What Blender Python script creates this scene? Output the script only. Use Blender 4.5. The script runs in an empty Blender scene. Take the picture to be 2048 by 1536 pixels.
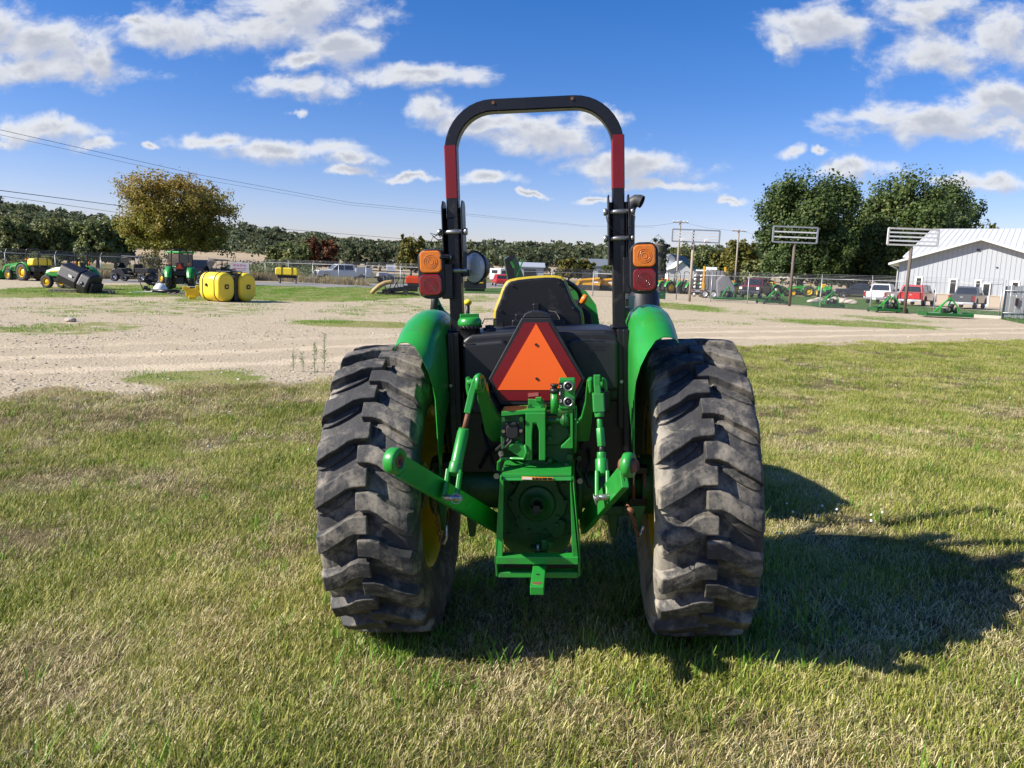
import bpy, bmesh, math, random
import numpy as np
from mathutils import Vector, Matrix, Euler, noise as mnoise
R = math.radians
random.seed(7); rng = np.random.default_rng(11)
scene = bpy.context.scene
COL = scene.collection

# ------------------------------------------------------------------ camera
CAM_H = 1.7
FPX = 1538.0 / 2048.0            # focal length in picture widths
pitch, roll = R(8.25), R(2.0)
C_FWD = Vector((0, math.cos(pitch), -math.sin(pitch)))
_up = Vector((0, math.sin(pitch), math.cos(pitch))); _rt = Vector((1, 0, 0))
C_RT = _rt * math.cos(roll) + _up * math.sin(roll)
C_UP = -_rt * math.sin(roll) + _up * math.cos(roll)
cam_d = bpy.data.cameras.new('camera'); cam = bpy.data.objects.new('camera', cam_d); COL.objects.link(cam)
cam_d.sensor_width = 36; cam_d.lens = 36 * FPX; cam_d.clip_start = 0.05; cam_d.clip_end = 4000
cam.matrix_world = Matrix(((C_RT.x, C_UP.x, -C_FWD.x, 0), (C_RT.y, C_UP.y, -C_FWD.y, 0), (C_RT.z, C_UP.z, -C_FWD.z, CAM_H), (0, 0, 0, 1)))
scene.camera = cam

# ------------------------------------------------------------------ world, sun, exposure
SUN_EL, SUN_AZ = R(34.5), R(-106)     # azimuth clockwise from +Y
sun_to = Vector((math.cos(SUN_EL) * math.sin(SUN_AZ), math.cos(SUN_EL) * math.cos(SUN_AZ), math.sin(SUN_EL)))
sd = bpy.data.lights.new('sun', 'SUN'); sun = bpy.data.objects.new('sun', sd); COL.objects.link(sun)
sd.energy = 5.0; sd.angle = R(0.53); sd.color = (1.0, 0.94, 0.84)
sun.rotation_euler = sun_to.to_track_quat('Z', 'Y').to_euler()
sun.location = (-30, -10, 40)
scene.view_settings.view_transform = 'Standard'; scene.view_settings.look = 'None'
scene.view_settings.gamma = 1; scene.view_settings.exposure = 0.78
scene.cycles.max_bounces = 6; scene.cycles.diffuse_bounces = 3; scene.cycles.glossy_bounces = 3
scene.cycles.transmission_bounces = 4; scene.cycles.transparent_max_bounces = 12
scene.cycles.caustics_reflective = False; scene.cycles.caustics_refractive = False

world = bpy.data.worlds.new('World'); scene.world = world; world.use_nodes = True
wt = world.node_tree; wt.nodes.clear()
def N(t, typ, **kw):
    n = t.nodes.new(typ)
    for k, v in kw.items(): setattr(n, k, v)
    return n
def L(t, a, b): t.links.new(a, b)
def mth(t, op, a, b=None, c=None, clamp=False):
    n = t.nodes.new('ShaderNodeMath'); n.operation = op; n.use_clamp = clamp
    for i, x in enumerate((a, b, c)):
        if x is None: continue
        if isinstance(x, (int, float)): n.inputs[i].default_value = x
        else: t.links.new(x, n.inputs[i])
    return n.outputs[0]
def vmt(t, op, a, b=None, c=None):
    n = t.nodes.new('ShaderNodeVectorMath'); n.operation = op
    for i, x in enumerate((a, b, c)):
        if x is None: continue
        if isinstance(x, (tuple, list, Vector)): n.inputs[i].default_value = tuple(x)
        else: t.links.new(x, n.inputs[i])
    return n
def sstep(t, x, a, b):
    n = t.nodes.new('ShaderNodeMapRange'); n.interpolation_type = 'SMOOTHSTEP'
    t.links.new(x, n.inputs[0]); n.inputs[1].default_value = a; n.inputs[2].default_value = b
    return n.outputs[0]
def mixc(t, f, a, b, bt='MIX'):
    n = t.nodes.new('ShaderNodeMix'); n.data_type = 'RGBA'; n.blend_type = bt
    for i, x in ((0, f), (6, a), (7, b)):
        if isinstance(x, (int, float)): n.inputs[i].default_value = x
        elif isinstance(x, (tuple, list)): n.inputs[i].default_value = (*x, 1) if len(x) == 3 else x
        else: t.links.new(x, n.inputs[i])
    return n.outputs[2]
def noi(t, vec, scale, detail=4, rough=0.55, dist=0.0, out=0):
    n = t.nodes.new('ShaderNodeTexNoise'); n.inputs['Scale'].default_value = scale
    n.inputs['Detail'].default_value = detail; n.inputs['Roughness'].default_value = rough
    n.inputs['Distortion'].default_value = dist
    if vec is not None: t.links.new(vec, n.inputs['Vector'])
    return n.outputs[out]

sky = N(wt, 'ShaderNodeTexSky'); sky.sky_type = 'NISHITA'; sky.sun_disc = False
sky.sun_elevation = SUN_EL; sky.sun_rotation = SUN_AZ
sky.altitude = 250; sky.air_density = 1.0; sky.dust_density = 0.35; sky.ozone_density = 2.2

# the cumulus field: (azimuth-like u, height-like v) of each cloud, half width, half height, measured in thousandths
CLOUDS = [(-40,60,160,78),(60,88,170,78),(190,128,115,42),(60,140,180,34),(330,52,105,45),(270,40,50,14),(510,55,190,52),(640,10,170,45),(430,78,90,24),(690,92,88,48),(600,118,70,24),
 (620,178,112,31),(845,150,135,27),(860,212,58,30),(950,240,115,26),(1090,268,155,35),(1200,238,60,20),(585,229,17,10),(95,263,130,27),(200,282,40,16),(290,293,24,10),
 (430,290,100,20),(560,308,150,26),(690,325,70,13),(700,348,60,10),(800,357,50,9),(945,350,75,16),(1045,376,30,7),(1270,330,145,28),(1320,370,120,14),
 (1655,58,130,50),(1575,82,50,30),(1910,108,185,58),(1990,90,120,60),(1850,20,110,38),(1905,246,215,46),(1780,238,110,26),(2010,205,100,35),(1590,305,34,17),(1658,309,18,9),
 (1720,345,85,22),(1960,372,110,22),(1490,400,45,9),(-10,290,35,7),(1180,395,50,7),(2100,270,120,40),(2150,120,140,60),(-180,250,120,40),(2300,380,120,30),(-260,90,120,60)]
g = bpy.data.node_groups.new('cloud_shape', 'ShaderNodeTree')
g.interface.new_socket('P', in_out='INPUT', socket_type='NodeSocketVector')
g.interface.new_socket('D', in_out='OUTPUT', socket_type='NodeSocketFloat')
gi = g.nodes.new('NodeGroupInput'); go = g.nodes.new('NodeGroupOutput')
warp = noi(g, gi.outputs[0], 6.0, 3, 0.55, 0, 1)
w1 = vmt(g, 'SUBTRACT', warp, (0.5, 0.5, 0.5)).outputs[0]
w2 = vmt(g, 'MULTIPLY', w1, (0.11, 0.055, 0)).outputs[0]
warp2 = noi(g, gi.outputs[0], 26.0, 5, 0.62, 0, 1)
w3 = vmt(g, 'MULTIPLY', vmt(g, 'SUBTRACT', warp2, (0.5, 0.5, 0.5)).outputs[0], (0.040, 0.026, 0)).outputs[0]
pp = vmt(g, 'ADD', gi.outputs[0], vmt(g, 'ADD', w2, w3).outputs[0]).outputs[0]
cur = None
for (cx, cy, rx, ry) in CLOUDS:
    u, v = (cx - 1024) / 1538, (768 - cy) / 1538; a, b = rx / 1538, ry / 1538
    q = vmt(g, 'MULTIPLY_ADD', pp, (1 / a, 1 / b, 0), (-u / a, -v / b, 0)).outputs[0]
    d = vmt(g, 'LENGTH', q).outputs['Value']
    if cur is None: cur = d
    else:
        n = g.nodes.new('ShaderNodeMath'); n.operation = 'SMOOTH_MIN'; n.inputs[2].default_value = 0.25
        g.links.new(cur, n.inputs[0]); g.links.new(d, n.inputs[1]); cur = n.outputs[0]
base = mth(g, 'MULTIPLY', mth(g, 'SUBTRACT', 1.12, cur), 1.15)
base = mth(g, 'MAXIMUM', base, -1.0)
sc1 = vmt(g, 'MULTIPLY', gi.outputs[0], (1.0, 1.5, 1.0)).outputs[0]
n1 = noi(g, sc1, 13.0, 10, 0.60, 0.2)
D = mth(g, 'ADD', base, mth(g, 'MULTIPLY', mth(g, 'SUBTRACT', n1, 0.5), 3.3))
g.links.new(D, go.inputs[0])

tc = N(wt, 'ShaderNodeTexCoord')
dr = tc.outputs['Generated']
zf = vmt(wt, 'DOT_PRODUCT', dr, C_FWD).outputs['Value']
zfa = mth(wt, 'MAXIMUM', mth(wt, 'ABSOLUTE', zf), 0.12)
pu = mth(wt, 'DIVIDE', vmt(wt, 'DOT_PRODUCT', dr, C_RT).outputs['Value'], zfa)
pv = mth(wt, 'DIVIDE', vmt(wt, 'DOT_PRODUCT', dr, C_UP).outputs['Value'], zfa)
cb = N(wt, 'ShaderNodeCombineXYZ'); L(wt, pu, cb.inputs[0]); L(wt, pv, cb.inputs[1]); L(wt, mth(wt, 'SIGN', zf), cb.inputs[2])
def cloudD(off):
    gn = wt.nodes.new('ShaderNodeGroup'); gn.node_tree = g
    L(wt, vmt(wt, 'ADD', cb.outputs[0], off).outputs[0], gn.inputs[0]); return gn.outputs[0]
D0 = cloudD((0, 0, 0)); D1 = cloudD((-0.012, 0.016, 0))
alpha = sstep(wt, D0, -0.15, 0.95)
lit = sstep(wt, mth(wt, 'SUBTRACT', D0, D1), -0.45, 0.55)
thick = sstep(wt, D0, 0.5, 1.5)
ccol = mixc(wt, thick, (7.1, 7.2, 7.4), (4.2, 4.45, 5.1))
ccol = mixc(wt, lit, mixc(wt, 0.75, ccol, (3.9, 4.2, 5.1)), ccol)
hs = N(wt, 'ShaderNodeHueSaturation'); hs.inputs['Saturation'].default_value = 1.42; hs.inputs['Value'].default_value = 1.0
L(wt, sky.outputs[0], hs.inputs['Color'])
skyc = mixc(wt, 1.0, hs.outputs[0], (1.10, 0.93, 1.22), 'MULTIPLY')
fin = mixc(wt, mth(wt, 'MULTIPLY', alpha, 0.97), skyc, ccol)
bg = N(wt, 'ShaderNodeBackground'); bg.inputs['Strength'].default_value = 0.073
wo = N(wt, 'ShaderNodeOutputWorld'); L(wt, fin, bg.inputs[0]); L(wt, bg.outputs[0], wo.inputs[0])

# ------------------------------------------------------------------ surveying helpers: a sight line of the picture met with a real depth
def sight(px, py):
    return C_FWD + C_RT * ((px - 1024) / 1538) + C_UP * ((768 - py) / 1538)
CP = Vector((0, 0, CAM_H))
def G(px, py, z=0.0):
    d = sight(px, py); t = (z - CAM_H) / d.z
    return CP + d * t
def AT(px, py, Y):                      # the point of the sight line at world distance Y
    d = sight(px, py); return CP + d * (Y / d.y)
T_O = Vector((0.2, 3.544, 0.03)); T_M = Matrix.Rotation(-0.077, 3, 'Z') @ Matrix.Rotation(-0.062, 3, 'Y')
T_I = T_M.transposed()
def TP(px, py, y):                      # tractor frame: x right, y forward, z up, origin under the rear axle
    d = T_I @ sight(px, py); c = T_I @ (CP - T_O)
    return c + d * ((y - c.y) / d.y)

def sm(a, b, x):
    t = min(1, max(0, (x - a) / (b - a))); return t * t * (3 - 2 * t)
def gz(x, y):
    """ground height"""
    r = math.hypot(x - 0.2, (y - 3.6))
    f = 1 - sm(1.6, 9.0, r)
    z = (0.03 + 0.062 * (x - 0.2)) * f
    if y > 150: z += 6.8 * sm(150, 335, y) * (1.0 + 0.35 * sm(0, -120, x))
    if y < 30: z += 0.012 * math.sin(x * 1.7 + 1) * math.sin(y * 1.3) * sm(5, 9, r) + 0.01 * math.sin(x * 3.1) * math.cos(y * 2.7 + 2) * sm(3, 6, r)
    return z

# ------------------------------------------------------------------ materials
MATS = {}
def mat(name, col, rough=0.5, metal=0.0, var=0.12, vscale=8.0, bump=0.0, bscale=60.0, coat=0.0, dirt=0.0, dirtc=(0.16, 0.13, 0.09), spec=0.5, trans=0.0, alpha=None, dscale=3.0):
    if name in MATS: return MATS[name]
    m = bpy.data.materials.new(name); m.use_nodes = True; t = m.node_tree
    b = t.nodes['Principled BSDF']; tcn = N(t, 'ShaderNodeTexCoord')
    oc = tcn.outputs['Object']
    n1 = noi(t, oc, vscale, 5, 0.6)
    c0 = tuple(max(0, c * (1 - var)) for c in col); c1 = tuple(min(1, c * (1 + var)) for c in col)
    c = mixc(t, n1, c0, c1)
    rr = mth(t, 'ADD', rough - 0.08, mth(t, 'MULTIPLY', n1, 0.16), clamp=True)
    if dirt > 0:
        n2 = noi(t, oc, dscale, 7, 0.65, 0.3)
        f = mth(t, 'MULTIPLY', sstep(t, n2, 0.62 - 0.25 * dirt, 0.80), min(1, 0.5 + dirt * 0.5))
        c = mixc(t, f, c, dirtc); rr = mth(t, 'ADD', rr, mth(t, 'MULTIPLY', f, 0.3), clamp=True)
    L(t, c, b.inputs['Base Color']); L(t, rr, b.inputs['Roughness'])
    b.inputs['Metallic'].default_value = metal; b.inputs['Coat Weight'].default_value = coat; b.inputs['Coat Roughness'].default_value = 0.12
    b.inputs['Specular IOR Level'].default_value = spec; b.inputs['Transmission Weight'].default_value = trans
    if alpha is not None: b.inputs['Alpha'].default_value = alpha
    if bump > 0:
        bn = N(t, 'ShaderNodeBump'); bn.inputs['Strength'].default_value = bump; bn.inputs['Distance'].default_value = 0.004
        L(t, noi(t, oc, bscale, 4, 0.6), bn.inputs['Height']); L(t, bn.outputs[0], b.inputs['Normal'])
    MATS[name] = m; return m

M_green = mat('green_paint', (0.020, 0.26, 0.034), 0.36, coat=0.22, var=0.14, dirt=0.42, dirtc=(0.055, 0.085, 0.035), bump=0.06, bscale=160, dscale=7)
M_green_shade = mat('shaded_green_paint', (0.006, 0.095, 0.014), 0.45, coat=0.1, var=0.22, vscale=20, dirt=0.65, dirtc=(0.020, 0.032, 0.014), bump=0.25, bscale=220, dscale=9)  # green paint darkened to put in the shade round the hitch, with oily dirt
M_black = mat('black_frame_paint', (0.007, 0.007, 0.009), 0.36, var=0.3, dirt=0.35, dirtc=(0.06, 0.055, 0.05), dscale=14, bump=0.05)
M_plastic = mat('black_plastic', (0.013, 0.013, 0.016), 0.46, var=0.2, bump=0.18, bscale=400, dirt=0.3, dirtc=(0.05, 0.047, 0.045), dscale=6)
M_rubber = mat('rubber_hose', (0.014, 0.014, 0.015), 0.6)
M_yellow = mat('yellow_paint', (0.75, 0.50, 0.006), 0.4, coat=0.2, dirt=0.35, dirtc=(0.30, 0.20, 0.03), dscale=6)
M_yelp = mat('yellow_plastic', (0.80, 0.60, 0.03), 0.45, var=0.05)
M_red = mat('red_reflective_tape', (0.175, 0.006, 0.009), 0.38, var=0.2, dirt=0.22, dirtc=(0.08, 0.03, 0.02))
M_darkred = mat('red_reflective_border', (0.165, 0.006, 0.011), 0.35, var=0.06)
M_orange = mat('fluorescent_orange', (0.95, 0.13, 0.012), 0.5, var=0.05, dirt=0.12, dirtc=(0.5, 0.14, 0.05))
M_amber = mat('amber_lens', (0.66, 0.17, 0.006), 0.12, coat=0.8, var=0.2, vscale=60, bump=0.3, bscale=300)
M_redl = mat('red_lens', (0.17, 0.003, 0.007), 0.12, coat=0.8, var=0.2, vscale=60, bump=0.3, bscale=300)
M_glassl = mat('clear_lens', (0.72, 0.74, 0.73), 0.2, coat=0.8, var=0.2, vscale=90, bump=1.0, bscale=160)
M_steel = mat('bare_steel', (0.42, 0.41, 0.39), 0.38, metal=0.9, var=0.25, dirt=0.4, dirtc=(0.14, 0.08, 0.05))
M_rust = mat('rusty_steel', (0.20, 0.085, 0.045), 0.7, metal=0.2, var=0.35, vscale=30, dirt=0.5, dirtc=(0.10, 0.05, 0.03))
M_darkst = mat('dark_steel', (0.05, 0.05, 0.05), 0.5, metal=0.6, var=0.3)
M_white = mat('white_paint', (0.78, 0.78, 0.76), 0.5, var=0.05)
M_decal = mat('decal_white', (0.75, 0.70, 0.62), 0.5, var=0.04)
M_decalo = mat('decal_orange', (0.75, 0.28, 0.03), 0.5, var=0.04)
M_galv = mat('galvanised_steel', (0.42, 0.43, 0.44), 0.5, metal=0.5, var=0.15, vscale=4)
M_glass = mat('dark_window_glass', (0.018, 0.022, 0.026), 0.08, coat=0.5, var=0.1)
M_chrome = mat('chrome', (0.6, 0.6, 0.62), 0.2, metal=1.0, var=0.1)
M_wood = mat('weathered_wood', (0.34, 0.28, 0.21), 0.85, var=0.3, vscale=6, dirt=0.3, dirtc=(0.12, 0.1, 0.08))

# ------------------------------------------------------------------ mesh helpers
class MB:
    def __init__(s, xf=None): s.v = []; s.f = []; s.sm = []; s.xf = xf
    def add(s, vs, fs, smooth=False):
        o = len(s.v)
        s.v += [tuple(s.xf @ Vector(v)) if s.xf is not None else tuple(v) for v in vs]
        s.f += [tuple(i + o for i in f) for f in fs]; s.sm += [smooth] * len(fs)
    def box(s, c, size, rot=None):
        x, y, z = size[0] / 2, size[1] / 2, size[2] / 2
        vs = [Vector(p) for p in ((-x,-y,-z),(x,-y,-z),(x,y,-z),(-x,y,-z),(-x,-y,z),(x,-y,z),(x,y,z),(-x,y,z))]
        if rot is not None:
            mm = rot if isinstance(rot, Matrix) else Euler(rot).to_matrix()
            vs = [mm @ v for v in vs]
        s.add([v + Vector(c) for v in vs], [(0,3,2,1),(4,5,6,7),(0,1,5,4),(1,2,6,5),(2,3,7,6),(3,0,4,7)])
    def bar(s, p0, p1, w, h, up=(0, 0, 1)):
        p0, p1 = Vector(p0), Vector(p1); d = (p1 - p0).normalized(); u = Vector(up)
        sx = d.cross(u)
        if sx.length < 1e-4: sx = d.cross(Vector((1, 0, 0)))
        sx.normalize(); u = sx.cross(d).normalized()
        vs = [p + sx * a * w / 2 + u * b * h / 2 for p in (p0, p1) for a, b in ((-1,-1),(1,-1),(1,1),(-1,1))]
        s.add(vs, [(0,1,2,3),(7,6,5,4),(0,4,5,1),(1,5,6,2),(2,6,7,3),(3,7,4,0)])
    def tube(s, path, r, n=10, cap=True, smooth=True):
        path = [Vector(p) for p in path]; m = len(path); rs = r if isinstance(r, (list, tuple)) else [r] * m
        vs = []; prev = None
        for i, p in enumerate(path):
            d = (path[min(i + 1, m - 1)] - path[max(i - 1, 0)]).normalized()
            if prev is None:
                a = Vector((0, 0, 1)) if abs(d.z) < 0.9 else Vector((1, 0, 0)); nx = d.cross(a).normalized()
            else: nx = (prev - d * prev.dot(d)).normalized()
            prev = nx; ny = d.cross(nx)
            for k in range(n):
                t = 2 * math.pi * k / n; vs.append(p + (nx * math.cos(t) + ny * math.sin(t)) * rs[i])
        fs = [(i * n + k, i * n + (k + 1) % n, (i + 1) * n + (k + 1) % n, (i + 1) * n + k) for i in range(m - 1) for k in range(n)]
        s.add(vs, fs, smooth)
        if cap:
            s.add([vs[k] for k in range(n)], [tuple(range(n - 1, -1, -1))]); s.add([vs[(m - 1) * n + k] for k in range(n)], [tuple(range(n))])
    def sweep(s, path, w, h, ref=(0, 1, 0)):          # rectangular section: w across, h along ref
        path = [Vector(p) for p in path]; m = len(path); ref = Vector(ref); vs = []
        for i, p in enumerate(path):
            d = (path[min(i + 1, m - 1)] - path[max(i - 1, 0)]).normalized(); sx = d.cross(ref).normalized(); c = 0.18
            for a, b in ((-1,-1+c),(-1+c,-1),(1-c,-1),(1,-1+c),(1,1-c),(1-c,1),(-1+c,1),(-1,1-c)):
                vs.append(p + sx * a * w / 2 + ref * b * h / 2)
        n = 8
        s.add(vs, [(i * n + k, i * n + (k + 1) % n, (i + 1) * n + (k + 1) % n, (i + 1) * n + k) for i in range(m - 1) for k in range(n)], False)
        s.add(vs[:n], [tuple(range(n - 1, -1, -1))]); s.add(vs[-n:], [tuple(range(n))])
    def prism(s, poly, vec):
        n = len(poly); vec = Vector(vec); a = [Vector(p) for p in poly]; b = [p + vec for p in a]
        s.add(a + b, [tuple(range(n)), tuple(range(2 * n - 1, n - 1, -1))] + [(i, n + i, n + (i + 1) % n, (i + 1) % n) for i in range(n)])
    def lathe(s, prof, M=None, n=24, smooth=True, arc=2 * math.pi):   # profile (r, h) turned about z of M
        M = M or Matrix.Identity(4); vs = []; closed = arc > 6.2; nn = n if closed else n + 1
        for (r, h) in prof:
            for k in range(nn):
                t = arc * k / n; vs.append(M @ Vector((r * math.cos(t), r * math.sin(t), h)))
        fs = []
        for i in range(len(prof) - 1):
            for k in range(n):
                k2 = (k + 1) % nn; fs.append((i * nn + k, i * nn + k2, (i + 1) * nn + k2, (i + 1) * nn + k))
        s.add(vs, fs, smooth)
    def cyl(s, p0, p1, r, n=16, r2=None):
        s.tube([p0, p1], [r, r2 if r2 is not None else r], n)
    def ball(s, c, r, n=10, sc=(1, 1, 1)):
        prof = [(math.sin(math.pi * i / n) * r + 1e-5, -math.cos(math.pi * i / n) * r) for i in range(n + 1)]
        s.lathe(prof, Matrix.Translation(c) @ Matrix.Diagonal((*sc, 1)), n + 4)
    def torus(s, c, Rr, r, M=None, n=20, m=8):
        M = Matrix.Translation(c) @ (M or Matrix.Identity(4))
        s.lathe([(Rr + r * math.cos(2 * math.pi * k / m), r * math.sin(2 * math.pi * k / m)) for k in range(m + 1)], M, n)
    def build(s, name, m, parent=None, bevel=0.0, seg=2, smooth=None, data_only=False, gap=0.004):
        if not data_only and len(s.f) > 6:
            gs = s.groups(gap)
            if len(gs) > 1:
                out = []
                for fi in gs:
                    q = MB(); ids = sorted({i for k in fi for i in s.f[k]}); mp = {i: j for j, i in enumerate(ids)}
                    q.v = [s.v[i] for i in ids]; q.f = [tuple(mp[i] for i in s.f[k]) for k in fi]; q.sm = [s.sm[k] for k in fi]
                    out.append(q._build(name, m, parent, bevel, seg, smooth))
                return out[0]
        return s._build(name, m, parent, bevel, seg, smooth, data_only)
    def groups(s, gap):
        """pieces that stand clear of each other"""
        par = list(range(len(s.v)))
        def fd(a):
            while par[a] != a: par[a] = par[par[a]]; a = par[a]
            return a
        for f in s.f:
            r0 = fd(f[0])
            for i in f[1:]: par[fd(i)] = r0
        comp = {}
        for k, f in enumerate(s.f): comp.setdefault(fd(f[0]), []).append(k)
        cs = []
        for fi in comp.values():
            P = [s.v[i] for k in fi for i in s.f[k]]
            cs.append([fi, [min(p[a] for p in P) - gap for a in range(3)], [max(p[a] for p in P) + gap for a in range(3)]])
        if len(cs) > 80: return [list(range(len(s.f)))]
        ch = True
        while ch:
            ch = False
            for i in range(len(cs)):
                for j in range(i + 1, len(cs)):
                    a, b = cs[i], cs[j]
                    if all(a[1][k] <= b[2][k] and b[1][k] <= a[2][k] for k in range(3)):
                        cs[i] = [a[0] + b[0], [min(a[1][k], b[1][k]) for k in range(3)], [max(a[2][k], b[2][k]) for k in range(3)]]
                        del cs[j]; ch = True; break
                if ch: break
        return [c[0] for c in cs]
    def _build(s, name, m, parent=None, bevel=0.0, seg=2, smooth=None, data_only=False):
        me = bpy.data.meshes.new(name); me.from_pydata(s.v, [], s.f)
        me.polygons.foreach_set('use_smooth', s.sm if smooth is None else [smooth] * len(s.f))
        me.validate(); me.update()
        bm = bmesh.new(); bm.from_mesh(me); bmesh.ops.remove_doubles(bm, verts=bm.verts, dist=1e-5)
        bmesh.ops.recalc_face_normals(bm, faces=bm.faces); bm.to_mesh(me); bm.free()
        if isinstance(m, (list, tuple)):
            for q in m: me.materials.append(q)
        elif m: me.materials.append(m)
        if data_only: return me
        o = bpy.data.objects.new(name, me); COL.objects.link(o)
        if parent: o.parent = parent
        if bevel > 0:
            b = o.modifiers.new('bevel', 'BEVEL'); b.width = bevel; b.segments = seg; b.limit_method = 'ANGLE'; b.angle_limit = R(35)
        return o
def axisM(p, d):
    return Matrix.Translation(p) @ Vector(d).to_track_quat('Z', 'Y').to_matrix().to_4x4()
def tag(o, label=None, cat=None, group=None, kind=None):
    if label: o['label'] = label
    if cat: o['category'] = cat
    if group: o['group'] = group
    if kind: o['kind'] = kind
    return o
def thing(name, label, cat, loc=(0, 0, 0), rz=0, group=None):
    o = bpy.data.objects.new(name, None); COL.objects.link(o); o.location = loc; o.rotation_euler = (0, 0, rz)
    o.empty_display_size = 0.2
    return tag(o, label, cat, group)
def dup(root, loc=None, rz=None, label=None, parent=None):
    c = root.copy(); COL.objects.link(c)
    if parent is not None: c.parent = parent
    if loc is not None: c.location = loc
    if rz is not None: c.rotation_euler = (0, 0, rz)
    if label: c['label'] = label
    for ch in list(root.children): dup(ch, parent=c)
    return c
def part(name, m, parent, fn, bevel=0.0, **kw):
    b = MB(); fn(b); return b.build(name, m, parent, bevel, **kw)
def rrect(cx, cz, w, h, r, y, n=4):
    r = min(r, w / 2 - 1e-4, h / 2 - 1e-4); P = []
    for (sx, sz, a0) in ((1, 1, 0), (-1, 1, 90), (-1, -1, 180), (1, -1, 270)):
        for k in range(n + 1):
            a = R(a0 + 90 * k / n); P.append((cx + sx * (w / 2 - r) + r * math.cos(a), y, cz + sz * (h / 2 - r) + r * math.sin(a)))
    return P
# ================================================================== GROUND
def poly_sd(x, y, P):
    """signed distance above the polyline (positive = far side, gravel)"""
    best = None
    for (x0, y0), (x1, y1) in zip(P[:-1], P[1:]):
        dx, dy = x1 - x0, y1 - y0; l2 = dx * dx + dy * dy
        t = ((x - x0) * dx + (y - y0) * dy) / l2
        t = min(1, max(0, t)) if (P[0] != (x0, y0) and P[-1] != (x1, y1)) else (max(0, t) if P[0] != (x0, y0) else (min(1, t) if P[-1] != (x1, y1) else t))
        qx, qy = x0 + t * dx, y0 + t * dy; d = math.hypot(x - qx, y - qy)
        s = 1 if (dx * (y - y0) - dy * (x - x0)) > 0 else -1
        if best is None or d < abs(best): best = s * d
    return best
EDGE = [(-14.0, 3.2), (-6.04, 8.94), (-2.83, 11.2), (1.2, 14.9), (5.95, 19.7), (17.65, 26.6), (40, 40)]
PATCH = []   # moss and grass patches on the gravel: centre, half sizes, strength
for (x0, y0, x1, y1, s) in [(-120,562,560,604,1.15),(-60,572,200,590,.5),(200,566,640,600,1.1),(470,570,880,608,1.2),(330,590,520,606,.7),(560,640,860,656,1.0),(-40,648,210,668,.6),(230,738,560,776,.8),(-60,598,640,640,.42),(-60,640,330,676,.5),(640,598,900,640,.4),
     (1290,606,1440,622,.7),(1380,616,1520,630,.4),(1560,640,1860,656,.65),(1720,632,1840,646,.5),(1180,640,1300,660,.25),(600,648,700,654,.4),(940,562,1010,574,1.0),(880,590,1010,606,.5),(880,612,1000,630,.45),(1330,640,1500,650,.3),(820,575,900,600,.6)]:
    cx, cy = (x0 + x1) / 2, (y0 + y1) / 2; c = G(cx, cy); a = G(x0, cy); b = G(x1, cy); n = G(cx, y1); f = G(cx, y0)
    PATCH.append((c.x, (n.y + f.y) / 2, (b.x - a.x) / 2, (f.y - n.y) / 2, s))
def green_at(x, y):
    v = 0
    for (cx, cy, a, b, s) in PATCH:
        d = math.hypot((x - cx) / a, (y - cy) / b)
        if d < 1.25: v = max(v, s * (1 - sm(0.6, 1.25, d)))
    return v
def track_at(x, y):     # the worn track runs parallel to the edge
    return poly_sd(x, y, EDGE)
def axis_vals(lo, hi, fine_lo, fine_hi, step, grow):
    v = []; x = fine_lo
    while x <= fine_hi: v.append(x); x += step
    s = step; x = fine_hi
    while x < hi: s *= grow; x += s; v.append(min(x, hi))
    s = step; x = fine_lo; w = []
    while x > lo: s *= grow; x -= s; w.append(max(x, lo))
    return list(reversed(w)) + v
ys = axis_vals(-60, 1500, 1.0, 14, 0.25, 1.012); xs = axis_vals(-900, 900, -9, 12, 0.3, 1.03)
nx, ny = len(xs), len(ys)
V = [(x, y, gz(x, y)) for y in ys for x in xs]
F = [(j * nx + i, j * nx + i + 1, (j + 1) * nx + i + 1, (j + 1) * nx + i) for j in range(ny - 1) for i in range(nx - 1)]
me = bpy.data.meshes.new('ground'); me.from_pydata(V, [], F); me.polygons.foreach_set('use_smooth', [True] * len(F))
a_sd = me.attributes.new('edge_dist', 'FLOAT', 'POINT'); a_gr = me.attributes.new('green', 'FLOAT', 'POINT')
a_sd.data.foreach_set('value', [poly_sd(x, y, EDGE) for x, y, z in V])
a_gr.data.foreach_set('value', [green_at(x, y) if y < 80 else 0 for x, y, z in V])
ground = bpy.data.objects.new('ground', me); COL.objects.link(ground); tag(ground, kind='structure')
gm = bpy.data.materials.new('ground_soil_gravel'); gm.use_nodes = True; t = gm.node_tree; b = t.nodes['Principled BSDF']
pos = N(t, 'ShaderNodeNewGeometry').outputs['Position']
def attr(t, n):
    a = N(t, 'ShaderNodeAttribute'); a.attribute_name = n; return a.outputs['Fac']
sdn = attr(t, 'edge_dist'); grn = attr(t, 'green')
n_big = noi(t, pos, 0.35, 5, 0.6); n_mid = noi(t, pos, 1.6, 6, 0.65); n_fin = noi(t, pos, 14, 6, 0.7); n_vf = noi(t, pos, 60, 4, 0.7)
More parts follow.
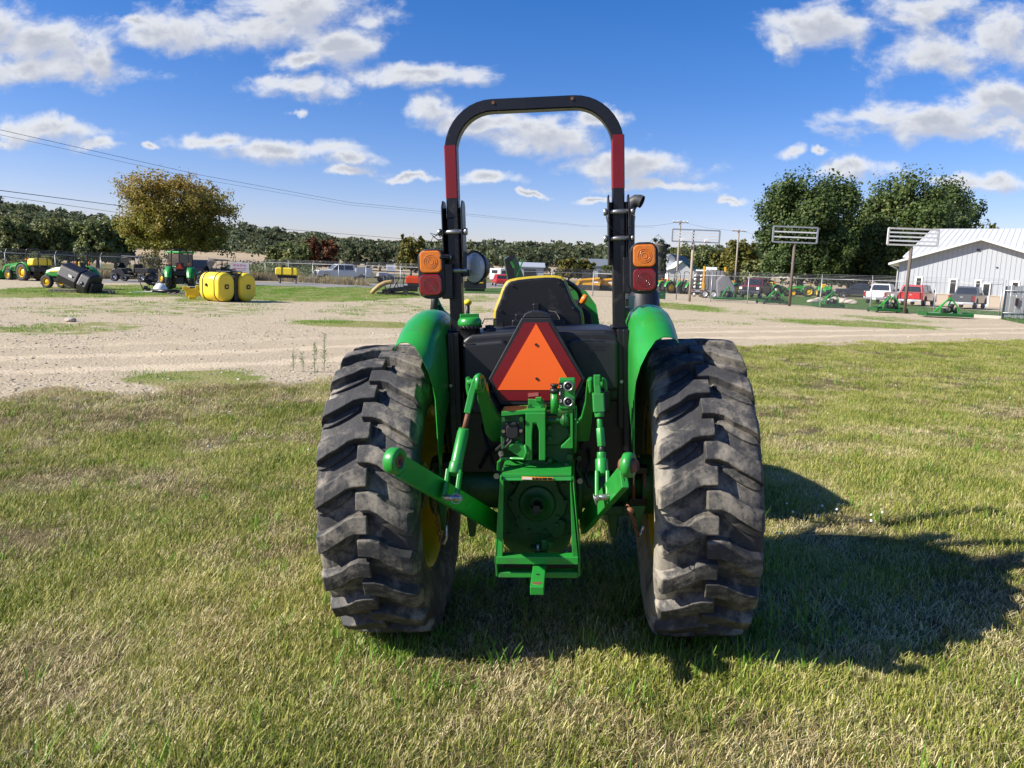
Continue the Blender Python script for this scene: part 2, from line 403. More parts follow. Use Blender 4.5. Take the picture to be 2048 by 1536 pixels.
# gravel
vo = N(t, 'ShaderNodeTexVoronoi'); vo.inputs['Scale'].default_value = 22; L(t, pos, vo.inputs['Vector'])
vo2 = N(t, 'ShaderNodeTexVoronoi'); vo2.inputs['Scale'].default_value = 7; L(t, pos, vo2.inputs['Vector'])
stone = mixc(t, vo.outputs['Color'], (0.20, 0.175, 0.14), (0.56, 0.51, 0.44))
bw = N(t, 'ShaderNodeRGBToBW'); L(t, vo.outputs['Color'], bw.inputs[0])
stone = mixc(t, bw.outputs[0], (0.28, 0.22, 0.14), (0.64, 0.545, 0.39))
stone = mixc(t, sstep(t, n_mid, 0.35, 0.7), stone, mixc(t, n_fin, (0.35, 0.28, 0.18), (0.56, 0.47, 0.32)))
dirt = mixc(t, n_mid, (0.44, 0.355, 0.235), (0.60, 0.50, 0.35)); dirt = mixc(t, n_vf, mixc(t, 0.5, dirt, (0.25, 0.2, 0.14)), dirt)
# wheel ruts of the track
seg = N(t, 'ShaderNodeSeparateXYZ'); L(t, pos, seg.inputs[0])
sdw = mth(t, 'ADD', sdn, mth(t, 'MULTIPLY', mth(t, 'SUBTRACT', n_mid, 0.5), 1.6))
sdw = mth(t, 'ADD', sdw, mth(t, 'MULTIPLY', mth(t, 'SUBTRACT', n_fin, 0.5), 0.35))
band = mth(t, 'MULTIPLY', sstep(t, sdw, 0.9, 2.2), mth(t, 'SUBTRACT', 1.0, sstep(t, sdw, 5.0, 7.5)))
rut = sstep(t, mth(t, 'SINE', mth(t, 'MULTIPLY', sdw, 3.2)), 0.1, 0.95)
dirtr = mixc(t, mth(t, 'MULTIPLY', rut, 0.8), dirt, (0.68, 0.555, 0.385))
grav = mixc(t, mth(t, 'MULTIPLY', band, mth(t, 'ADD', 0.45, mth(t, 'MULTIPLY', n_fin, 0.6)), clamp=True), stone, dirtr)
mossc = mixc(t, n_fin, (0.10, 0.16, 0.018), (0.22, 0.25, 0.05)); mossc = mixc(t, sstep(t, n_big, 0.35, 0.7), mossc, (0.27, 0.24, 0.09))
gmask = sstep(t, mth(t, 'ADD', grn, mth(t, 'MULTIPLY', mth(t, 'SUBTRACT', n_mid, 0.5), 1.5)), 0.32, 0.62)
gmask = mth(t, 'MULTIPLY', gmask, mth(t, 'ADD', 0.45, n_fin), clamp=True)
grav = mixc(t, gmask, grav, mossc)
# soil and thatch under the grass
soil = mixc(t, n_fin, (0.055, 0.045, 0.018), (0.20, 0.155, 0.08)); soil = mixc(t, sstep(t, n_mid, 0.4, 0.75), soil, (0.12, 0.14, 0.035))
soil = mixc(t, sstep(t, noi(t, pos, 0.8, 5, 0.7), 0.60, 0.76), soil, mixc(t, n_fin, (0.16, 0.125, 0.075), (0.32, 0.26, 0.17)))
emask = sstep(t, mth(t, 'ADD', sdn, mth(t, 'MULTIPLY', mth(t, 'SUBTRACT', n_mid, 0.5), 1.3)), -0.25, 0.25)
near = mixc(t, emask, soil, grav)
# beyond the fences: rough meadow, then ripe stubble fields
mead = mixc(t, n_mid, (0.13, 0.11, 0.045), (0.30, 0.24, 0.13)); mead = mixc(t, sstep(t, n_big, 0.4, 0.6), mead, (0.10, 0.12, 0.03))
field = mixc(t, noi(t, pos, 0.05, 4, 0.6), (0.34, 0.26, 0.16), (0.46, 0.37, 0.25))
left = sstep(t, mth(t, 'ADD', seg.outputs[1], mth(t, 'MULTIPLY', seg.outputs[0], 0.55)), 46, 50)      # fence line on the left
leftm = mth(t, 'MULTIPLY', left, sstep(t, seg.outputs[0], 9.0, -2.0)) if False else None
fy = mth(t, 'ADD', seg.outputs[1], mth(t, 'MULTIPLY', n_big, 12))
colr = mixc(t, sstep(t, mth(t, 'ADD', seg.outputs[1], mth(t, 'MULTIPLY', n_mid, 3)), 97, 101), near, mead)
colr = mixc(t, sstep(t, fy, 178, 186), colr, field)
L(t, colr, b.inputs['Base Color']); b.inputs['Roughness'].default_value = 0.95; b.inputs['Specular IOR Level'].default_value = 0.15
bn = N(t, 'ShaderNodeBump'); bn.inputs['Strength'].default_value = 0.9; bn.inputs['Distance'].default_value = 0.03
hgt = mth(t, 'ADD', mth(t, 'MULTIPLY', n_fin, 0.8), mth(t, 'ADD', mth(t, 'MULTIPLY', vo.outputs['Distance'], -0.5), mth(t, 'MULTIPLY', n_vf, 0.3)))
L(t, hgt, bn.inputs['Height']); L(t, bn.outputs[0], b.inputs['Normal'])
me.materials.append(gm)

def sheet(name, P, m, dz, kind='structure', sub=10):
    """a flat strip laid on the ground, following its height"""
    bm = bmesh.new(); vs = [bm.verts.new((x, y, 0)) for x, y in P]; bm.faces.new(vs)
    bmesh.ops.triangulate(bm, faces=bm.faces)
    for v in bm.verts: v.co.z = gz(v.co.x, v.co.y) + dz
    mm = bpy.data.meshes.new(name); bm.to_mesh(mm); bm.free(); mm.materials.append(m)
    o = bpy.data.objects.new(name, mm); COL.objects.link(o); tag(o, kind=kind); return o
def gmat(name, c0, c1, scale=3.0, c2=None, rough=0.95, bump=0.3):
    m = bpy.data.materials.new(name); m.use_nodes = True; t = m.node_tree; b = t.nodes['Principled BSDF']
    p = N(t, 'ShaderNodeNewGeometry').outputs['Position']; n = noi(t, p, scale, 7, 0.7)
    c = mixc(t, sstep(t, n, 0.3, 0.7), c0, c1)
    if c2: c = mixc(t, sstep(t, noi(t, p, scale * 0.15, 4, 0.6), 0.45, 0.65), c, c2)
    L(t, c, b.inputs['Base Color']); b.inputs['Roughness'].default_value = rough; b.inputs['Specular IOR Level'].default_value = 0.2
    bn = N(t, 'ShaderNodeBump'); bn.inputs['Strength'].default_value = bump; bn.inputs['Distance'].default_value = 0.05; L(t, n, bn.inputs['Height']); L(t, bn.outputs[0], b.inputs['Normal'])
    return m
M_lawn = gmat('mown_lawn', (0.045, 0.10, 0.018), (0.085, 0.155, 0.03), 4, (0.065, 0.12, 0.022))
M_asph = gmat('worn_asphalt', (0.20, 0.19, 0.18), (0.27, 0.26, 0.24), 5)
M_yard = gmat('pale_gravel_yard', (0.32, 0.275, 0.21), (0.44, 0.385, 0.305), 6, (0.37, 0.32, 0.25))
M_mead = gmat('rough_meadow', (0.10, 0.09, 0.03), (0.26, 0.21, 0.11), 1.2, (0.085, 0.105, 0.03))
def gp(*pts): return [(G(x, y).x, G(x, y).y) for x, y in pts]
# rough meadow behind the left fence, the road in front of it on the far side, the mown lawn and gravel yard on the right
sheet('meadow', gp((-260,559),(190,558),(500,562),(740,567),(1080,566)) + [(25, 104), (-40, 108), (-160, 112), (-140, 70)], M_mead, 0.004)
sheet('road', gp((205,565),(500,571),(740,576),(960,575),(1180,573),(1180,567),(960,566),(740,568),(500,563),(205,559)), M_asph, 0.010)
sheet('far_lawn', gp((890,577),(1180,575),(1180,580),(1010,588),(890,586)), M_lawn, 0.014)
LAWN = gp((1418,586),(1480,588),(1545,592),(1640,594),(1740,599),(1850,614),(2048,626),(2300,640),(2300,668),(2048,648),(1994,637),(1890,631),(1745,621),(1629,613),(1560,607),(1418,594))
sheet('lawn', LAWN, M_lawn, 0.008)

# ================================================================== GRASS
def instancer(name, variants, pts, label, cat):
    """variants: list of meshes; pts: rows x,y,z,rotz,scale,variant -> one object of real geometry spread by geometry nodes"""
    me = bpy.data.meshes.new(name); pts = np.asarray(pts)
    me.vertices.add(len(pts)); me.vertices.foreach_set('co', pts[:, :3].ravel())
    for n, k, ty in (('rz', 3, 'FLOAT'), ('sc', 4, 'FLOAT')):
        a = me.attributes.new(n, ty, 'POINT'); a.data.foreach_set('value', pts[:, k])
    a = me.attributes.new('vi', 'INT', 'POINT'); a.data.foreach_set('value', pts[:, 5].astype(int))
    o = bpy.data.objects.new(name, me); COL.objects.link(o)
    ng = bpy.data.node_groups.new(name, 'GeometryNodeTree')
    ng.interface.new_socket('Geometry', in_out='INPUT', socket_type='NodeSocketGeometry')
    ng.interface.new_socket('Geometry', in_out='OUTPUT', socket_type='NodeSocketGeometry')
    gi = ng.nodes.new('NodeGroupInput'); go = ng.nodes.new('NodeGroupOutput')
    g2i = ng.nodes.new('GeometryNodeGeometryToInstance')
    srcs = []
    for i, vm in enumerate(variants):
        so = bpy.data.objects.new(name + '_piece', vm)          # not linked to the scene: only a source of shape
        oi = ng.nodes.new('GeometryNodeObjectInfo'); oi.inputs['Object'].default_value = so; oi.inputs['As Instance'].default_value = True
        srcs.append(oi)
    for oi in reversed(srcs): ng.links.new(oi.outputs['Geometry'], g2i.inputs[0])
    ip = ng.nodes.new('GeometryNodeInstanceOnPoints'); ip.inputs['Pick Instance'].default_value = True
    m2p = ng.nodes.new('GeometryNodeMeshToPoints'); ng.links.new(gi.outputs[0], m2p.inputs['Mesh'])
    ng.links.new(m2p.outputs[0], ip.inputs['Points']); ng.links.new(g2i.outputs[0], ip.inputs['Instance'])
    def na(n, ty):
        a = ng.nodes.new('GeometryNodeInputNamedAttribute'); a.data_type = ty; a.inputs['Name'].default_value = n; return a.outputs['Attribute']
    ng.links.new(na('vi', 'INT'), ip.inputs['Instance Index'])
    cx = ng.nodes.new('ShaderNodeCombineXYZ'); ng.links.new(na('rz', 'FLOAT'), cx.inputs[2]); ng.links.new(cx.outputs[0], ip.inputs['Rotation'])
    ng.links.new(na('sc', 'FLOAT'), ip.inputs['Scale']); ng.links.new(ip.outputs[0], go.inputs[0])
    md = o.modifiers.new('spread', 'NODES'); md.node_group = ng
    return tag(o, label, cat, kind='stuff')

def blade_mat(name, cols, trans=0.30):
    """cols: colour ramp picked per blade by the 'tint' attribute"""
    m = bpy.data.materials.new(name); m.use_nodes = True; t = m.node_tree; b = t.nodes['Principled BSDF']
    oi = N(t, 'ShaderNodeObjectInfo'); r = N(t, 'ShaderNodeValToRGB'); els = r.color_ramp.elements
    while len(els) < len(cols): els.new(0.5)
    for i, c in enumerate(cols): els[i].position = i / (len(cols) - 1); els[i].color = (*c, 1)
    p = N(t, 'ShaderNodeNewGeometry').outputs['Position']
    f = mth(t, 'ADD', attr(t, 'tint'), mth(t, 'MULTIPLY', mth(t, 'SUBTRACT', noi(t, p, 0.9, 4, 0.65), 0.5), 1.5))
    f = mth(t, 'ADD', f, mth(t, 'MULTIPLY', mth(t, 'SUBTRACT', oi.outputs['Random'], 0.5), 0.25), clamp=True)
    L(t, f, r.inputs[0]); L(t, r.outputs[0], b.inputs['Base Color']); b.inputs['Roughness'].default_value = 0.55
    b.inputs['Specular IOR Level'].default_value = 0.35
    tr = N(t, 'ShaderNodeBsdfTranslucent'); L(t, r.outputs[0], tr.inputs[0]); mx = N(t, 'ShaderNodeMixShader'); mx.inputs[0].default_value = trans
    L(t, b.outputs[0], mx.inputs[1]); L(t, tr.outputs[0], mx.inputs[2]); L(t, mx.outputs[0], t.nodes['Material Output'].inputs[0])
    return m
def tuft(name, n, rad, h0, h1, w, m, lean=(0.1, 0.9), tint=(0, 1), segs=2, flat=0.0, seed=0):
    rr = random.Random(seed); vs = []; fs = []; tn = []
    for k in range(n):
        a = rr.uniform(0, 6.283); d = rad * math.sqrt(rr.random()); x, y = d * math.cos(a), d * math.sin(a)
        h = rr.uniform(h0, h1); ln = rr.uniform(*lean); dirn = rr.uniform(0, 6.283); dx, dy = math.cos(dirn), math.sin(dirn)
        ww = w * rr.uniform(0.6, 1.3); px, py = -dy * ww / 2, dx * ww / 2; tv = rr.uniform(*tint); o = len(vs); isf = rr.random() < flat
        for s in range(segs + 1):
            q = s / segs
            if isf: out = h * q * 1.3; z = 0.006 + 0.022 * math.sin(q * 3.1) + rr.uniform(0, 0.01)
            else: out = ln * h * q ** 1.6; z = h * (q - 0.28 * ln * q * q) - (0.01 if s == 0 else 0)
            tw = (1 - 0.85 * q ** 2)
            if s < segs: vs += [(x + dx * out - px * tw, y + dy * out - py * tw, z), (x + dx * out + px * tw, y + dy * out + py * tw, z)]
            else: vs.append((x + dx * out, y + dy * out, z))
        for s in range(segs - 1): fs.append((o + 2 * s, o + 2 * s + 1, o + 2 * s + 3, o + 2 * s + 2))
        fs.append((o + 2 * (segs - 1), o + 2 * (segs - 1) + 1, o + 2 * segs)); tn += [tv] * (len(vs) - o)
    me = bpy.data.meshes.new(name); me.from_pydata(vs, [], fs); a = me.attributes.new('tint', 'FLOAT', 'POINT'); a.data.foreach_set('value', tn)
    me.materials.append(m); return me
MG = blade_mat('grass_blades', [(0.080, 0.132, 0.012), (0.18, 0.245, 0.024), (0.34, 0.375, 0.055), (0.51, 0.49, 0.13), (0.64, 0.56, 0.25)])
MD = blade_mat('dry_grass', [(0.13, 0.085, 0.032), (0.34, 0.26, 0.105), (0.58, 0.48, 0.23), (0.80, 0.71, 0.42)], 0.15)
MT = blade_mat('tall_grass', [(0.10, 0.22, 0.018), (0.17, 0.33, 0.032), (0.27, 0.40, 0.065)], 0.35)
low = [tuft('grass_tuft', 92, 0.13, 0.016, 0.055, 0.0030, MG, tint=(0.0, 1.0), flat=0.15, seed=i) for i in range(6)]
dry = [tuft('dry_tuft', 72, 0.13, 0.02, 0.065, 0.0024, MD, tint=(0.0, 1.0), lean=(0.5, 1.6), flat=0.75, segs=2, seed=20 + i) for i in range(5)]
tall = [tuft('tall_tuft', 7, 0.045, 0.07, 0.15, 0.0058, MT, tint=(0.1, 1.0), lean=(0.1, 0.8), segs=4, seed=40 + i) for i in range(6)]
clov = [tuft('clover_tuft', 40, 0.09, 0.012, 0.03, 0.011, MT, tint=(0.0, 0.7), lean=(0.2, 1.3), segs=2, seed=60 + i) for i in range(3)]
def in_view(x, y, pad=0.35):
    if y < 1.9: return False
    return abs(x) < (y * 0.72 + pad + 0.3)
def scatter(n_fn, y0, y1, zones, margin=0.0):
    out = []; y = y0
    while y < y1:
        dy = 0.5; x0, x1 = -(y + dy) * 0.74 - 0.6, (y + dy) * 0.74 + 0.6
        cnt = int(n_fn(y) * dy * (x1 - x0))
        for _ in range(cnt):
            px, py = random.uniform(x0, x1), y + random.random() * dy
            sdv = poly_sd(px, py, EDGE) + 1.0 * (mnoise.noise((px * 1.1, py * 1.1, 3)))
            if zones(px, py, sdv): out.append((px, py))
        y += dy
    return out
def under_tyre(x, y):
    for sx in (-0.684, 0.684):
        c = T_M @ Vector((sx, 0, 0)) + T_O
        dx, dy = x - c.x, y - c.y
        if abs(dx) < 0.20 and abs(dy) < 0.22: return True
    return False
def patchy(x, y, s, k): return mnoise.noise((x * s + k, y * s, k * 1.7))
P1 = []
for (x, y) in scatter(lambda y: 165 if y < 4 else (115 if y < 7 else (65 if y < 12 else 34)), 1.9, 26, lambda x, y, s: s < 0.05):
    if under_tyre(x, y): continue
    g = patchy(x, y, 1.3, 5) + 0.5 * patchy(x, y, 4.0, 9)
    if g < -0.22 and random.random() < 0.85: continue
    if x < 0 and -1.7 < poly_sd(x, y, EDGE) < 0.2 and random.random() < 0.6: continue
    sc = random.uniform(0.7, 1.25) * (1 + 0.5 * max(0, g)) * (1 + 0.02 * y)
    P1.append((x, y, gz(x, y), random.uniform(0, 6.28), sc, random.randrange(6)))
instancer('lawn_grass', low, P1, None, None)
P2 = []
for (x, y) in scatter(lambda y: 86 if y < 4 else (60 if y < 7 else (30 if y < 12 else 13)), 1.9, 24, lambda x, y, s: s < 0.35):
    if under_tyre(x, y): continue
    g = patchy(x, y, 1.3, 5); br = patchy(x, y, 0.5, 31) + (0.5 if (y > 6.5 - 0.35 * x and x < -1) else 0)
    if g > 0.15 and random.random() < 0.6: continue
    P2.append((x, y, gz(x, y), random.uniform(0, 6.28), random.uniform(0.6, 1.25), random.randrange(5)))
for (x, y) in scatter(lambda y: 30, 5, 14, lambda x, y, s: -1.8 < s < 0.3 and x < 0.5):
    P2.append((x, y, gz(x, y), random.uniform(0, 6.28), random.uniform(0.8, 1.5), random.randrange(5)))
instancer('dry_grass', dry, P2, None, None)
P3 = []
for (x, y) in scatter(lambda y: 19 if y < 4.5 else (8 if y < 9 else 4), 1.9, 20, lambda x, y, s: s < 0):
    if under_tyre(x, y): continue
    if patchy(x, y, 0.9, 14) < -0.05 and random.random() < 0.85: continue
    P3.append((x, y, gz(x, y), random.uniform(0, 6.28), random.uniform(0.55, 1.3), random.randrange(6)))
# the ring of uncut blades round the tyres and under the machine
for _ in range(230):
    x, y = random.uniform(-0.75, 1.6), random.uniform(2.75, 5.2)
    if under_tyre(x, y): continue
    P3.append((x, y, gz(x, y), random.uniform(0, 6.28), random.uniform(0.7, 1.35), random.randrange(6)))
for sx in (-0.684, 0.684):
    c_ = T_M @ Vector((sx, -0.22, 0)) + T_O
    for _ in range(70):
        x, y = c_.x + random.gauss(0, .2), c_.y + random.gauss(-.06, .10)
        if not under_tyre(x, y): P3.append((x, y, gz(x, y), random.uniform(0, 6.28), random.uniform(0.5, 0.95), random.randrange(6)))
instancer('tall_grass', tall, P3, None, None)
P4 = []
for (x, y) in scatter(lambda y: 14 if y < 6 else 7, 1.9, 14, lambda x, y, s: s < 0):
    if under_tyre(x, y) or patchy(x, y, 1.9, 77) < 0.12: continue
    P4.append((x, y, gz(x, y), random.uniform(0, 6.28), random.uniform(0.5, 1.1), random.randrange(3)))
instancer('clover', clov, P4, None, None)
# a few small white clover heads
bm = bmesh.new(); bmesh.ops.create_icosphere(bm, subdivisions=1, radius=0.009); 
for v in bm.verts: v.co.z += 0.055
fl = bpy.data.meshes.new('clover_head'); bm.to_mesh(fl); bm.free(); fl.materials.append(M_white)
PF = []
for (cx_, cy_, n_, sp_) in ((2.1, 5.0, 9, .22), (1.55, 4.6, 5, .12), (-2.9, 8.4, 9, .9), (6.2, 13.5, 12, 1.6), (4.5, 15.5, 10, 1.5), (-1.9, 7.2, 4, .5)):
    for _ in range(n_):
        x, y = random.gauss(cx_, sp_), random.gauss(cy_, sp_ * .6); PF.append((x, y, gz(x, y), 0, random.uniform(.7, 1.1), 0))
instancer('clover_flowers', [fl], PF, None, None)
# sparse grass on the gravel patches
P5 = []
for (cx, cy, a, b_, s) in PATCH:
    if cy > 62: continue
    n = int(min(900, a * b_ * 3.14 * (14 if cy < 14 else 3.2)) * s)
    for _ in range(n):
        q = math.sqrt(random.random()); th = random.uniform(0, 6.283); x, y = cx + a * q * math.cos(th), cy + b_ * q * math.sin(th)
        if patchy(x, y, 0.8, 3) < -0.1: continue
        P5.append((x, y, gz(x, y), random.uniform(0, 6.28), random.uniform(0.8, 1.5) * (1 if cy < 15 else 1.5), random.randrange(6)))
instancer('patchy_grass', [tuft('patch_tuft', 36, 0.2, 0.02, 0.06, 0.007, MT, tint=(0, 1), lean=(.4, 1.4), seed=80 + i) for i in range(6)], P5, None, None)

# ================================================================== LOOSE STONES on the gravel
M_stone = bpy.data.materials.new('loose_stone'); M_stone.use_nodes = True; t = M_stone.node_tree; b = t.nodes['Principled BSDF']
oi = N(t, 'ShaderNodeObjectInfo'); r = N(t, 'ShaderNodeValToRGB'); els = r.color_ramp.elements; els.new(0.5)
for e, (p, c) in zip(els, ((0, (0.27, 0.225, 0.165)), (0.5, (0.44, 0.38, 0.285)), (1, (0.68, 0.61, 0.50)))): e.position = p; e.color = (*c, 1)
L(t, oi.outputs['Random'], r.inputs[0]); L(t, r.outputs[0], b.inputs['Base Color']); b.inputs['Roughness'].default_value = 0.9
stones = []
for i in range(6):
    bm = bmesh.new(); bmesh.ops.create_icosphere(bm, subdivisions=1, radius=0.5)
    for v in bm.verts: v.co *= random.uniform(0.7, 1.2); v.co.z *= 0.55; v.co.x *= random.uniform(0.8, 1.5)
    mm = bpy.data.meshes.new('stone'); bm.to_mesh(mm); bm.free(); mm.materials.append(M_stone); stones.append(mm)
PS = []
for (x, y) in scatter(lambda y: 60 if y < 13 else (34 if y < 20 else (12 if y < 34 else 4.5)), 6, 60, lambda x, y, s: s > -0.4):
    s_ = poly_sd(x, y, EDGE)
    if 1.8 < s_ < 5.5 and random.random() < 0.72: continue
    if y > 18 and x < -y * 0.62: pass
    if patchy(x, y, 0.6, 50) < -0.25: continue
    if green_at(x, y) > 0.4 and random.random() < 0.6: continue
    sz = random.choice((0.016, 0.02, 0.022, 0.028, 0.038)) * (1 + y * 0.010) * random.uniform(0.7, 1.3)
    PS.append((x, y, gz(x, y) + sz * 0.12, random.uniform(0, 6.28), sz, random.randrange(6)))
instancer('gravel_stones', stones, PS, None, None)

# one fist sized rock on the gravel, left
def rock(name, label, cat, loc, size, m, group=None, seed=0, flat=0.65):
    bm = bmesh.new(); bmesh.ops.create_icosphere(bm, subdivisions=3, radius=0.5)
    for v in bm.verts:
        n_ = mnoise.noise(v.co * 1.8 + Vector((seed, 0, 0))) * 0.35 + mnoise.noise(v.co * 5 + Vector((seed, 3, 0))) * 0.08
        v.co *= (1 + n_); v.co.z = max(v.co.z * flat, -0.12)
        v.co.x *= size[0]; v.co.y *= size[1]; v.co.z *= size[2]
    mm = bpy.data.meshes.new(name); bm.to_mesh(mm); bm.free(); mm.materials.append(m)
    o = bpy.data.objects.new(name, mm); COL.objects.link(o); o.location = loc; o.rotation_euler.z = seed
    return tag(o, label, cat, group)
M_rock = mat('field_stone', (0.42, 0.36, 0.29), 0.85, var=0.3, vscale=2.5, bump=0.6, bscale=12)
p = G(140, 644); rock('rock', 'lone rounded rock lying on the gravel in front of the black grass hopper', 'rock', (p.x, p.y, gz(p.x, p.y) + 0.04), (0.30, 0.26, 0.28), M_rock, seed=3)

# stalky weeds at the edge of the track
M_weed = mat('weed_leaf', (0.13, 0.20, 0.05), 0.6, var=0.3)
def weed(px, py, h, label):
    p = G(px, py); w = thing('weed', label, 'weed', (p.x, p.y, gz(p.x, p.y)), random.uniform(0, 6), 'weeds at the gravel edge')
    s = MB(); lv = MB()
    top = Vector((random.uniform(-.04, .04), random.uniform(-.04, .04), h)); s.tube([(0, 0, -0.02), top * 0.5 + Vector((.01, 0, 0)), top], [0.005, 0.004, 0.002], 5)
    for k in range(int(46 * h / 0.45)):
        q = random.uniform(0.15, 1.0); a = random.uniform(0, 6.28); base = top * q; l = random.uniform(0.04, 0.11) * (1.2 - 0.5 * q)
        d = Vector((math.cos(a), math.sin(a), random.uniform(0.3, 1.2))).normalized(); e = base + d * l; sd_ = d.cross(Vector((0, 0, 1))).normalized() * 0.007
        s.tube([base, e], 0.0014, 3)
        for j in range(3):
            c = base.lerp(e, 0.4 + 0.3 * j); dd = Vector((random.uniform(-1, 1), random.uniform(-1, 1), random.uniform(-.2, 1))).normalized() * random.uniform(.015, .03)
            lv.add([c - sd_, c + dd, c + sd_], [(0, 1, 2)])
    s.build('stalk', M_weed, w); lv.build('leaves', M_weed, w)
weed(648, 742, 0.62, 'tallest green weed with fine leaves growing at the gravel edge by the left tyre')
weed(630, 745, 0.50, 'bushy light green weed just left of the tallest one at the gravel edge')
weed(586, 742, 0.34, 'small thin green weed standing alone on the gravel, leftmost of the group')
weed(606, 744, 0.30, 'faint thin brownish weed between the small and the bushy one')
# ================================================================== THE TRACTOR
trac = thing('tractor', 'large green tractor seen from behind on the grass with black roll bar and orange triangle', 'tractor', T_O)
trac.rotation_euler = T_M.to_euler()
Rt, At, Wt = 0.68, 0.684, 0.422

# --- industrial tyre with alternating lugs; lathe about x
def tyre_mat():
    m = bpy.data.materials.new('worn_tyre_rubber'); m.use_nodes = True; t = m.node_tree; b = t.nodes['Principled BSDF']
    oc = N(t, 'ShaderNodeTexCoord').outputs['Object']
    n1 = noi(t, oc, 5, 8, 0.7, 0.4); n2 = noi(t, oc, 22, 6, 0.7); n3 = noi(t, oc, 90, 3, 0.6)
    c = mixc(t, n2, (0.014, 0.014, 0.016), (0.070, 0.068, 0.066))
    sp = N(t, 'ShaderNodeSeparateXYZ'); L(t, oc, sp.inputs[0])
    dust = mixc(t, n3, (0.14, 0.125, 0.102), (0.30, 0.265, 0.21))
    c = mixc(t, mth(t, 'MULTIPLY', sstep(t, mth(t, 'ADD', mth(t, 'MULTIPLY', n1, 0.7), mth(t, 'MULTIPLY', n2, 0.3)), 0.46, 0.60), 0.80), c, dust)
    mud_glare = mixc(t, n2, (0.17, 0.15, 0.12), (0.44, 0.395, 0.32))  # mud on the right tyre; sun glancing off the left tyre painted in
    ml = attr(t, 'mud_glare'); c = mixc(t, sstep(t, mth(t, 'ADD', ml, mth(t, 'MULTIPLY', mth(t, 'SUBTRACT', n1, 0.5), 4.5)), 0.35, 1.15), c, mud_glare)
    L(t, c, b.inputs['Base Color']); L(t, mth(t, 'ADD', 0.52, mth(t, 'MULTIPLY', n2, 0.35), clamp=True), b.inputs['Roughness'])
    b.inputs['Specular IOR Level'].default_value = 0.4
    bn = N(t, 'ShaderNodeBump'); bn.inputs['Strength'].default_value = 0.55; bn.inputs['Distance'].default_value = 0.004
    L(t, mth(t, 'ADD', n2, mth(t, 'MULTIPLY', n3, 0.5)), bn.inputs['Height']); L(t, bn.outputs[0], b.inputs['Normal']); return m
M_tyre = tyre_mat()
CARC = [(0.150, 0.375), (0.172, 0.40), (0.192, 0.45), (0.207, 0.51), (0.211, 0.555), (0.207, 0.595), (0.199, 0.610), (0.184, 0.622), (0.15, 0.627), (0.10, 0.630), (0.05, 0.632), (0.0, 0.633)]
def carc_r(u):
    u = abs(u); pr = sorted((a, r) for a, r in CARC if r > 0.55)
    for (a0, r0), (a1, r1) in zip(pr[:-1], pr[1:]):
        if a0 <= u <= a1: return r0 + (r1 - r0) * (u - a0) / max(1e-6, a1 - a0)
    return pr[-1][1]
